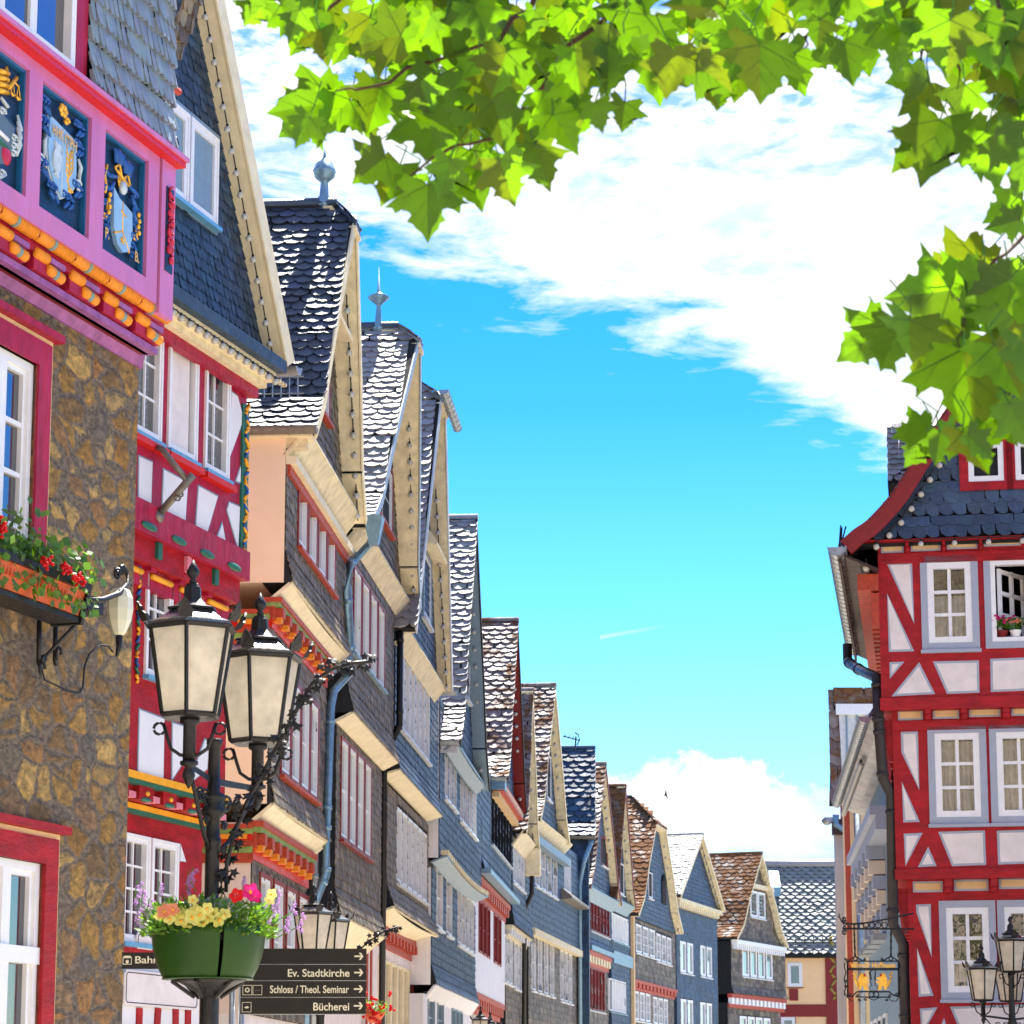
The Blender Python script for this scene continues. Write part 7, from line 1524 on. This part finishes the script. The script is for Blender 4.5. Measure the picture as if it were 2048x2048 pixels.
# second and far lamps
def far_lamp(u, v_rim, Y, scl, label, heads, ivyp=None, seed=1):
    p = at((u, v_rim), Y); b = Vector((p.x, Y, 0)); o = thing('street_lamp', label, 'street lamp', b, 0, None)
    hz = 0
    for (uu, vv, dy) in heads:
        q = at((uu, vv), Y+dy)-b; q.z -= .485*scl; hz = max(hz, q.z); lantern(o, q, scl, -math.pi/2+.35*(dy != 0), .24*scl)
        mb = MB(); e = q-Vector((0, 0, .24*scl)); mb.tube([Vector((0, 0, e.z-.05)), e], .018*scl, 'iron', 6); mb.tube([Vector((0, 0, e.z-.4*scl)), e*.5+Vector((0, 0, .5*e.z-.27*scl)), e], .012*scl, 'iron', 5)
        h_ = Vector((e.x, e.y, 0)); 
        if h_.length > .05:
            h_ = h_.normalized()
            for qd in (.1, .22): c = h_*qd*scl+Vector((0, 0, e.z-.14*scl)); mb.tube([c+h_*.045*scl*(1-i/20)*math.cos(i*.6)+Vector((0, 0, .045*scl*(1-i/20)*math.sin(i*.6))) for i in range(15)], .008*scl, 'iron', 4)
        mb.build('arm', o)
    mb = MB(); mb.lathe((0, 0, 0), base_profile(2.4)+[(.05, 2.6), (.062, 2.65), (.045, 2.7), (.04*scl, hz-.1), (.05*scl, hz-.08), (.05*scl, hz-.0)], 'iron', 10); mb.build('post', o)
    if ivyp: ivy(o, [at(q, Y)-b for q in ivyp], .05, seed, 2)
    return o
far_lamp(643, 1830, 32.4, .98, 'lamp post with two lanterns behind the brown direction signs', [(626, 1828, -.1), (661, 1843, .5)], [(655, 2010), (680, 1960), (712, 1905), (745, 1878), (770, 1862), (797, 1853)], 5)
far_lamp(LN(1045, 1000)[0], LN(0, 1215)[1], 36, .88, 'lamp post with four glowing lanterns before the red corner house', [(LN(672, 0)[0], LN(0, 1218)[1], 0), (LN(1045, 0)[0], LN(0, 850)[1], 0), (LN(1035, 0)[0], LN(0, 1240)[1], .9), (LN(1420, 0)[0], LN(0, 1225)[1], .1)])
far_lamp(961, 2042, 56, .8, 'distant lamp post whose lantern tip shows below the red corbels', [(961, 2040, 0), (980, 2052, .3)])
# ================================================================ direction signs
YS = 15.6; sb = at((470, 2000), YS); sb = Vector((sb.x, YS, 0))
sg2 = thing('signpost', 'pair of grey poles carrying dark brown direction signs to the church, castle, library and station', 'signpost', sb)
def SL(p, dy=0): return at(p, YS+dy)-sb
mb = MB(); mb.tube([(-.02, .03, 0), (-.02, .03, SL((0, 1900)).z)], .018, 'metal', 10); mb.build('pole', sg2)
mb = MB(); mb.tube([(.035, .03, 0), (.035, .03, SL((0, 1900)).z)], .018, 'metal', 10); mb.build('pole', sg2)
uL, uR = SPZ(255, 0)[0], SPZ(1766, 0)[0]; tops = [100, 296, 492, 694, 898]
xl, xr = SL((uL, 1960)).x, SL((uR, 1960)).x
def zf(y): return SL(SPZ(1000, y)).z
def xf(x): return SL(SPZ(x, 500)).x
names = [None, 'Ev. Stadtkirche', 'Schloss / Theol. Seminar', 'Bücherei']; exts = [None, (820, 1565, 443, 352), (608, 1560, 640, 550), (1133, 1565, 850, 758)]
for i in range(4):
    mb = MB(); z1, z0 = zf(tops[i])-.0022, zf(tops[i+1])+.0022; mb.box((xl, -.012, z0), (xr, .012, z1), 'signplate'); mb.box((xl, -.010, z0-.0036), (xr, .010, z0-.0002), 'metal'); b = mb.build('sign_board', sg2)
    ar = MB(); cy = (z0+z1)/2; w_, h_ = xf(1730)-xf(1620), .021; x0 = xf(1620); x1 = x0+w_
    q = [(x0, cy-.0045), (x1-.011, cy-.0045), (x1-.027, cy-.021), (x1-.015, cy-.021), (x1, cy), (x1-.015, cy+.021), (x1-.027, cy+.021), (x1-.011, cy+.0045), (x0, cy+.0045)]
    ar.hexa([(x, -.0135, z) for x, z in q[:2]+q[7:]], [(x, -.012, z) for x, z in q[:2]+q[7:]], 'signtext'); 
    for L in ([q[2], q[3], q[4], (x1-.011, cy)], [q[4], q[5], q[6], (x1-.011, cy)]): ar.hexa([(x, -.0135, z) for x, z in L], [(x, -.012, z) for x, z in L], 'signtext')
    ar.build('arrow', b)
    if names[i]:
        xa, xb, yb, yt = exts[i]; put_text(names[i], b, 'lettering', (xf(xa), -.0135, zf(yb)), (1, 0, 0), (0, 0, 1), (zf(yt)-zf(yb))*1.0, xf(xb)-xf(xa), 'signtext', .012)
    if i >= 2:
        for (a, c, kind) in (((278, 390, 'rose'), (400, 513, 'cups')) if i == 2 else ((274, 386, 'book'),)):
            ic = MB(); xa, xb = xf(a), xf(c); z_b, z_t = (zf(665), zf(546)) if i == 2 else (zf(872), zf(752)); e = .0025
            for bx_ in (((xa, z_b), (xb, z_b+e)), ((xa, z_t-e), (xb, z_t)), ((xa, z_b+e), (xa+e, z_t-e)), ((xb-e, z_b+e), (xb, z_t-e))): ic.box((bx_[0][0], -.0135, bx_[0][1]), (bx_[1][0], -.012, bx_[1][1]), 'signtext')
            cx, cz = (xa+xb)/2, (z_b+z_t)/2
            if kind == 'rose':
                for k in range(8): ic.ball((cx+.011*math.cos(k*.785), -.013, cz+.011*math.sin(k*.785)), .0045, 'signtext', 6, sy=.2)
            elif kind == 'book': ic.hexa([(cx-.015, -.0135, cz), (cx-.004, -.0135, cz-.008), (cx+.016, -.0135, cz-.003), (cx+.004, -.0135, cz+.006)], [(cx-.015, -.012, cz), (cx-.004, -.012, cz-.008), (cx+.016, -.012, cz-.003), (cx+.004, -.012, cz+.006)], 'signtext')
            else:
                for k in range(5): ic.tube([(cx-.012+k*.006, -.013, cz-.007), (cx-.012+k*.006, -.013, cz+.004)], .0009, 'brownzinc', 4)
            ic.build('pictogram', b)
mb = MB(); xa, xb = SL((243, 1960)).x, xl-.02; z1, z0 = SL((300, 1905)).z, SL((300, 1938)).z; mb.box((xa, -.012, z0), (xb, .012, z1), 'signplate'); b = mb.build('sign_board', sg2)
put_text('Bahnhof', b, 'lettering', (SL((Z3(652, 0)[0], 1960)).x, -.0135, SL((300, Z3(0, 1634)[1])).z), (1, 0, 0), (0, 0, 1), .042, .245, 'signtext', .012)
ic = MB(); xi = xa+.006; s_ = z1-z0; 
for bx_ in (((xi, z0+.03), (xi+.004, z1-.03)), ((xi+.05, z0+.03), (xi+.054, z1-.03)), ((xi, z0+.026), (xi+.054, z0+.03))): ic.box((bx_[0][0], -.0135, bx_[0][1]), (bx_[1][0], -.012, bx_[1][1]), 'signtext')
ic.hexa([(xi-.003, -.0135, z1-.034), (xi+.057, -.0135, z1-.034), (xi+.045, -.0135, z1-.02), (xi+.009, -.0135, z1-.02)], [(xi-.003, -.012, z1-.034), (xi+.057, -.012, z1-.034), (xi+.045, -.012, z1-.02), (xi+.009, -.012, z1-.02)], 'signtext')
ic.ball((xi+.027, -.013, z0+.043), .011, 'signtext', 8, sy=.1); ic.build('pictogram', b)
# ================================================================ flower box and bracket lamp on the stone wall
zf0 = A.px((165, 1235), .42)[1]; zf1 = A.px((165, 1180), .42)[1]; a1_ = A.px((160, 1200), .42)[0]; a0_ = a1_-2.1
bx_o = thing('flower_box', 'terracotta coloured window box with red geraniums on the stone wall', 'flower box', A.world(a1_, .42, zf0), math.atan2(A.d.y, A.d.x))
ln_ = a1_-a0_
mb = MB(); h = zf1-zf0; mb.hexa([(-ln_, -.0, 0), (-.02, -.0, 0), (-.02, .2, 0), (-ln_, .2, 0)], [(-ln_, -.05, h), (.0, -.05, h), (.0, .24, h), (-ln_, .24, h)], 'terracotta')
for k in range(40): 
    x = -ln_+.1+k*(ln_-.15)/40
    if k % 13 < 10: mb.box((x, -.038, h*.45), (x+.012, -.02, h*.72), 'terracotta')
mb.build('box', bx_o); mb = MB()
mb.box((-ln_, -.075, h-.02), (.03, -.03, h+.035), 'iron'); mb.box((-ln_, -.01, -.05), (.02, .22, -.012), 'iron'); mb.hexa([(.0, -.08, h+.03), (.04, -.08, h+.03), (.04, .24, h+.03), (.0, .24, h+.03)], [(-.02, -.02, -.06), (.02, -.02, -.06), (.02, .22, -.06), (-.02, .22, -.06)], 'iron'); mb.build('iron_rail', bx_o)
mb = MB(); rn = random.Random(3)
for i in range(1500):
    x = -ln_*rn.random()+.12; ed = max(0, x); c = Vector((x, .06+rn.gauss(0, .10), h+.02+abs(rn.gauss(0, .14))*(1-.5*ed)+.05*math.sin(x*7))); 
    if rn.random() < .12: c.z = h-rn.random()*.22; c.y = -.08+rn.gauss(0, .02)
    n = Vector((rn.uniform(-.7, .7), -1+rn.uniform(-.3, .7), rn.uniform(-.3, .9))).normalized(); u_ = n.cross(Vector((0, .2, 1))).normalized(); v_ = n.cross(u_); r = rn.uniform(.018, .042); a0 = rn.random()*6
    mb.face([c+u_*r*(1 if k % 2 else .72)*math.cos(a0+k*.785)+v_*r*(1 if k % 2 else .72)*math.sin(a0+k*.785) for k in range(8)], 'leafg')
mb.build('foliage', bx_o)
for (zx, zy) in ((8, 1225), (22, 1238), (245, 1400), (238, 1415), (262, 1410), (345, 1425), (340, 1440), (378, 1450), (430, 1490), (440, 1512), (410, 1500), (5, 1190)):
    s_, z = A.px(Z2(zx, zy), .58); w_ = A.world(s_, .58, z); loc = bx_o.matrix_world
    dl = w_-bx_o.location; q = Vector((dl.dot(A.d), -dl.dot(A.nr), dl.z)); mb = MB()
    for k in range(9): mb.ball((rn.gauss(0, .018), rn.gauss(0, .015), rn.gauss(0, .018)), .014, 'geranium', 6)
    mb.build('geranium_head', bx_o, q)
wl = thing('wall_lamp', 'cream elongated wall lamp hung from a black scrolled bracket on the stone wall corner', 'wall lamp', A.world(-.6, .3, zf0), math.atan2(A.d.y, A.d.x))
def WL_(p, n): s_, z = A.px(p, n); return Vector((s_+.6, -(n-.3), z-zf0))
mb = MB(); mb.tube([WL_(Z2(450, 1610), .45), WL_(Z2(550, 1610), .45), WL_(Z2(640, 1575), .42), WL_(Z2(690, 1520), .40), WL_(Z2(680, 1460), .38), WL_(Z2(650, 1432), .37)], [.02, .024, .02, .016, .018, .03], 'iron', 8)
mb.tube([WL_(Z2(232, 1925), .12), WL_(Z2(440, 1705), .3), WL_(Z2(640, 1560), .42)], .014, 'iron', 6); mb.box(tuple(WL_(Z2(455, 1700), .3)), tuple(WL_(Z2(475, 1580), .45)), 'iron')
for q, r in (((630, 1470), .05), ((655, 1450), .04), ((235, 1930), .03)): c = WL_(Z2(*q), .38); mb.tube([c+Vector((r*(1-i/20)*math.cos(i*.6), 0, r*(1-i/20)*math.sin(i*.6))) for i in range(16)], .014, 'iron', 6)
for x in (212, 300): mb.tube([WL_(Z2(x, 1690), .1), WL_(Z2(x-5, 1925), .1), WL_(Z3(x*.9, 190), .08)], .02, 'iron', 6)
for x, y in ((205, 210), (285, 140)): c = WL_(Z3(x, y), .12); mb.tube([c+Vector((.04*math.cos(i*.6), 0, .05*math.sin(i*.6)))for i in range(8)], .013, 'iron', 6)
mb.build('bracket', wl)
mb = MB(); c0 = WL_(Z2(640, 1800), .38); c1 = WL_(Z2(640, 1548), .38); hh = c1.z-c0.z
mb.lathe((c0.x, c0.y, c0.z), [(.03, 0), (.05, .02), (.085, hh*.3), (.10, hh*.55), (.095, hh*.8), (.07, hh*.97), (.05, hh)], 'lampcream', 8, .3, False); mb.build('shade', wl)
mb = MB(); mb.tube([c0+Vector((0, 0, .02)), c0+Vector((0, 0, -.09)), c0+Vector((-.03, 0, -.16))], [.03, .022, .012], 'iron', 8); mb.build('socket', wl)
mb = MB(); mb.tube([WL_(Z3(*q), .04) for q in ((545, 130), (520, 100), (480, 98), (430, 140), (408, 200), (400, 300), (380, 328), (320, 315), (270, 290), (215, 265), (198, 200))], .008, 'iron', 5); mb.build('cable', wl)
# red geraniums seen beyond the sign boards
gb = thing('hanging_basket', 'red geranium basket hanging behind the right end of the brown signs', 'flower basket', at((748, 2030), 33)); mb = MB(); mb.lathe((0, 0, -.1), [(.06, 0), (.13, .1), (.14, .14)], 'terracotta', 12); mb.build('basket', gb)
foliage(gb, .16, .14, .0, .2, 200, 4); rn = random.Random(5)
for k in range(16):
    mb = MB()
    for j in range(5): mb.ball((rn.gauss(0, .02), rn.gauss(0, .015), rn.gauss(0, .02)), .02, 'geranium', 6)
    mb.build('flower', gb, Vector((rn.gauss(0, .09), -.1+rn.gauss(0, .04), .1+rn.gauss(0, .09))))
bird = thing('bird', 'small swift in flight against the low cloud', 'bird', at((1331, 1590), 110)); mb = MB(); mb.ball((0, 0, 0), .035, 'dark', 8, sx=2.2); mb.hexa([(-.03, -.01, .0), (.05, -.01, 0), (.05, .0, .12), (.0, .0, .22)], [(-.03, .01, .0), (.05, .01, 0), (.05, .02, .12), (.0, .02, .22)], 'dark'); mb.hexa([(-.03, -.01, .0), (.05, -.01, 0), (.10, .0, -.10), (.11, .0, -.18)], [(-.03, .01, .0), (.05, .01, 0), (.10, .02, -.10), (.11, .02, -.18)], 'dark'); mb.build('body', bird)
# ================================================================ plane tree reaching in from the right and above
tr = thing('plane_tree', 'plane tree whose leafy branches hang over the top and right of the view', 'tree', (3.7, 8.2, 0))
TB = Vector((3.7, 8.2, 0))
def TP(u, v, Y): return at((u, v), Y)-TB
mb = MB(); mb.tube([(0, 0, 0), (.02, .0, .6), (-.05, .05, 2), (-.02, .0, 3.4), (-.15, .0, 4.6), (-.3, -.1, 6.0), (-.3, 0, 7.5), (-.1, .1, 9)], [.34, .27, .23, .21, .18, .14, .09, .04], 'bark', 14); mb.build('trunk', tr)
LEAF = [(0, 0), (.10, -.09), (.26, -.13), (.44, -.21), (.45, -.11), (.58, -.06), (.50, .04), (.41, .13), (.50, .22), (.59, .28), (.77, .42), (.62, .43), (.53, .52), (.43, .48), (.32, .50), (.29, .59), (.36, .68), (.25, .73), (.20, .83), (.11, .89), (.0, 1.08)]
def leaf(mb, p, tip, nrm, L, rn, wd=1.0, veins=False):
    tip = tip.normalized(); s_ = tip.cross(nrm).normalized(); n = s_.cross(tip).normalized(); fold = rn.uniform(.05, .38); curl = rn.uniform(-.15, .38); wd *= rn.uniform(.8, 1.12); sk = rn.uniform(-.08, .08)
    for sg in (1, -1):
        ov = [(x*rn.uniform(.92, 1.08), y+rn.uniform(-.02, .02)) for x, y in LEAF]; ov[0] = (0, 0); ov[-1] = (0, 1.08)
        vs = [p+(s_*(sg*x*wd+sk*y)+tip*y*1.0+n*(fold*x-curl*y*y-.3*x*x*curl))*L*.82 for x, y in ov]
        mid = [p+(s_*sk*y+tip*y+n*(-curl*y*y))*L*.82 for y in (.25, .5, .78)]
        i = len(mb.v); k = mb.mi('leaf'); mb.v += [tuple(v) for v in vs]+[tuple(v) for v in mid]; n0 = len(vs)
        fs = [(0, 1, 2, 3, n0), (n0, 3, 4, 5, 6, 7), (n0, 7, 8, 9, n0+1), (n0+1, 9, 10, 11, 12, 13), (n0+1, 13, 14, 15, n0+2), (n0+2, 15, 16, 17, 18), (n0+2, 18, 19, 20)]
        for f in fs: mb.f.append(tuple(i+j for j in f)); mb.m.append(k); mb.smooth.append(True)
        if veins:
            for (xa, ya), (xb, yb), w_ in (((0, .0), (.78, .43), .013), ((0, .0), (.42, -.22), .010), ((0, .28), (.30, .66), .008), ((0, .52), (.17, .83), .006), ((.30, .165), (.52, .50), .006)):
                def Q(x, y, o=0.0): return p+(s_*(sg*x*wd+sk*y)+tip*y+n*(fold*x-curl*y*y-.3*x*x*curl+.006))*L*.82
                dx, dy = xb-xa, yb-ya; l_ = math.hypot(dx, dy); px_, py_ = -dy/l_*w_, dx/l_*w_; m1 = ((xa+xb)/2, (ya+yb)/2)
                mb.face([Q(xa-px_, ya-py_), Q(m1[0]-px_*.7, m1[1]-py_*.7), Q(xb, yb), Q(m1[0]+px_*.7, m1[1]+py_*.7), Q(xa+px_, ya+py_)], 'vein')
crown = MB(); stems = MB(); rn = random.Random(21)
def put(u, v, Lpx, ang, Y=None, tilt=.35, stem=True):
    """a leaf whose stalk joint is at photo point (u, v), tip pointing ang degrees from straight down (positive to the right)"""
    Y = Y or rn.uniform(6.3, 7.3); p = TP(u, v, Y); a = math.radians(ang); tip = Vector((math.sin(a), rn.uniform(-.35, .35), -math.cos(a))); nrm = Vector((rn.uniform(-tilt, tilt), -1, rn.uniform(-tilt, tilt)-.15))
    leaf(crown, p, tip, nrm, Lpx*(1.24 if stem else 1.05)/FPX*Y, rn, 1.0, True)
    if stem: stems.tube([p, p+Vector((rn.uniform(-.02, .02), rn.uniform(-.02, .03), .05)), p+Vector((rn.uniform(-.06, .06), rn.uniform(0, .06), .11))], .0022, 'leafg', 4)
# silhouette leaves, left to right
for q in ((540, 0, 70, -50), (515, 5, 60, -30), (560, 10, 80, 25), (600, 20, 70, -20), (610, 60, 60, -25), (640, 60, 75, 10), (740, 35, 105, 5), (790, 10, 75, -10), (700, 80, 60, -30), (735, 90, 50, 30),
          (665, 205, 130, -75), (700, 200, 95, -40), (640, 215, 100, -60), (620, 235, 80, -15), (760, 175, 100, -15), (770, 160, 90, 20), (735, 210, 75, 0), (830, 60, 95, 30), (890, 40, 110, 20), (880, 150, 110, -10), (850, 210, 130, 15), (905, 190, 110, 10), (960, 110, 110, 25), (1000, 150, 90, -15), (1030, 80, 120, 10),
          (770, 315, 85, -50), (800, 330, 90, -20), (855, 370, 112, 0), (830, 350, 70, -25), (890, 365, 80, 25), (900, 320, 80, -15), (940, 300, 130, 10), (1000, 320, 95, 20), (960, 330, 80, 40), (1070, 290, 95, 15), (1040, 230, 110, 10), (1105, 230, 95, 35), (1090, 180, 100, 40), (1140, 150, 90, 20), (1150, 100, 105, 0), (1180, 215, 60, -20), (1190, 205, 60, 15),
          (1250, 205, 82, -10), (1215, 90, 100, 5), (1300, 60, 150, 10), (1250, 80, 120, -20), (1290, 30, 120, -30), (1400, 110, 110, 20), (1345, 100, 100, -5), (1440, 170, 60, -10), (1395, 130, 90, 60), (1520, 90, 150, 0), (1500, 60, 120, -25), (1570, 100, 100, 25), (1590, 110, 75, 15), (1480, 130, 80, -10), (1450, 20, 100, 0),
          (1690, 85, 110, 5), (1670, 90, 80, -45), (1720, 60, 100, 10), (1760, 50, 110, 30), (1800, 60, 90, 0), (1640, 40, 80, -10), (1860, 165, 90, -40), (1840, 160, 80, -75), (1930, 170, 90, -10), (1985, 70, 140, 0), (2020, 130, 120, 10), (1960, 40, 120, 20), (2030, 20, 100, -20), (1900, 40, 110, 0),
          (1880, 240, 150, -15), (1850, 270, 100, -40), (1930, 255, 110, 20), (1975, 260, 115, 15), (1990, 270, 90, 55), (2035, 200, 110, 10), (2045, 400, 90, -60), (2040, 440, 70, -70), (2060, 300, 100, -20),
          (1960, 525, 120, -75), (1985, 560, 100, -50), (1950, 560, 110, -65), (1900, 580, 120, -80), (1920, 620, 120, -50), (1770, 655, 110, -50), (1800, 650, 110, -20), (1855, 640, 125, 5), (1820, 640, 110, -5), (1880, 610, 100, 30),
          (1925, 700, 190, 0), (1870, 690, 110, -20), (1990, 690, 130, 20), (2030, 600, 120, -10), (2010, 580, 110, 40), (2045, 680, 110, 0), (1980, 700, 80, 50), (2035, 640, 90, 60), (2020, 560, 100, -60),
          (1860, 860, 75, -75), (1855, 870, 75, -35), (1880, 865, 65, -5), (1925, 865, 100, 20), (1935, 870, 75, 50), (1905, 860, 70, -10), (1910, 855, 60, -60), (2010, 820, 90, -50), (2020, 810, 100, 35), (2030, 800, 75, 0), (2000, 800, 80, -75), (2050, 790, 80, 70)):
    put(*q)
bound = [(500, 40), (600, 70), (680, 110), (740, 130), (790, 230), (830, 300), (900, 330), (1000, 290), (1080, 240), (1150, 190), (1230, 150), (1300, 110), (1400, 120), (1500, 130), (1560, 110), (1620, 60), (1700, 90), (1760, 110), (1830, 130), (1880, 170), (1960, 190), (2080, 250)]
def bnd(u):
    for (a, b), (c, d) in zip(bound[:-1], bound[1:]):
        if a <= u <= c: return b+(d-b)*(u-a)/(c-a)
    return -200
cnt = 0
while cnt < 190:
    u, v = rn.uniform(500, 2080), rn.uniform(-120, 330)
    b = bnd(u)
    if v > b-70: continue
    hole = math.sin(u*.021+1.3)*math.sin(v*.03+u*.006)
    if v > -40 and hole > .38: continue
    put(u, v, rn.uniform(70, 135), rn.gauss(0, 45), rn.uniform(6.4, 8.4), .8, cnt % 3 == 0); cnt += 1
for k in range(12): put(rn.uniform(1970, 2080), rn.uniform(500, 700), rn.uniform(80, 120), rn.gauss(-10, 45), rn.uniform(6.6, 8), .7)
for k in range(720):                                  # unseen rest of the crown, extra leaves added to shade those in view
    u, v = rn.uniform(300, 3300), rn.uniform(-1500, -60)
    if u > 2150 and rn.random() < .5: v = rn.uniform(-400, 900)
    Y = rn.uniform(6.2, 11); p = TP(u, v, Y); leaf(crown, p, Vector((rn.gauss(0, .6), rn.gauss(0, .5), -1)), Vector((rn.gauss(0, .7), rn.gauss(0, .7), 1)), rn.uniform(.11, .19), rn)
crown.build('crown', tr); stems.build('leaf_stalks', tr)
def twig(L, r0=.010, name='branch'):
    mb = MB(); P = [TP(*q) for q in L]; n = len(P); out = []; 
    for i in range(n-1):
        for t in (0, .5): q = P[i]+(P[i+1]-P[i])*t; out.append(q+Vector((rn.gauss(0, .012), 0, rn.gauss(0, .012))) if t else q)
    out.append(P[-1]); mb.tube(out, [r0*(1-.72*i/len(out)) for i in range(len(out))], 'twig', 6); mb.build(name, tr)
def limb(L, r0, r1):
    mb = MB(); P = [Vector(L[0])]+[TP(*q) for q in L[1:]]; mb.tube(P, [r0+(r1-r0)*i/(len(P)-1) for i in range(len(P))], 'bark', 10); mb.build('limb', tr)
limb([(-.1, 0, 4.3), (2300, -700, 8), (1900, -420, 7.6), (1500, -260, 7.3), (1150, -180, 7.1), (800, -120, 7)], .10, .018)
limb([(-.05, 0, 3.6), (2500, 200, 7.8), (2250, 330, 7.4), (2110, 420, 7)], .07, .012)
twig([(1150, -180, 7.1), (1060, 20, 7), (1000, 80, 6.9), (935, 100, 6.8), (860, 125, 6.8)]); twig([(1500, -260, 7.3), (1250, 0, 7), (1130, 95, 6.9), (1085, 175, 6.8), (1035, 230, 6.8), (990, 275, 6.7), (915, 290, 6.7)])
twig([(860, 125, 6.8), (780, 165, 6.8), (710, 180, 6.8), (670, 182, 6.8)], .006); twig([(915, 290, 6.7), (880, 310, 6.7), (830, 345, 6.7), (790, 380, 6.7)], .005)
twig([(800, -120, 7), (700, -20, 6.9), (640, 30, 6.9), (600, 60, 6.8)], .008); twig([(1500, -260, 7.3), (1680, -40, 7), (1655, 35, 6.9), (1610, 75, 6.8), (1600, 110, 6.8)], .007)
twig([(1900, -420, 7.6), (1850, 0, 7), (1862, 50, 6.9), (1845, 100, 6.9), (1840, 150, 6.9)], .008); twig([(1862, 50, 6.9), (1920, 140, 6.9), (1915, 190, 6.9), (1935, 240, 6.9)], .005); twig([(1900, -420, 7.6), (2010, 60, 7), (2040, 110, 7), (2060, 150, 7)], .007)
twig([(2110, 420, 7), (2040, 480, 7), (1990, 520, 6.9), (1990, 560, 6.9), (1920, 600, 6.9), (1860, 590, 6.9), (1790, 590, 6.9)], .007); twig([(1920, 600, 6.9), (1930, 640, 6.9), (1915, 680, 6.9), (1917, 705, 6.9)], .004); twig([(1860, 590, 6.9), (1790, 625, 6.9), (1775, 650, 6.9)], .004)
twig([(2110, 420, 7), (2090, 600, 7), (2050, 700, 7), (2020, 790, 6.9), (1960, 790, 6.9), (1918, 850, 6.9)], .006)
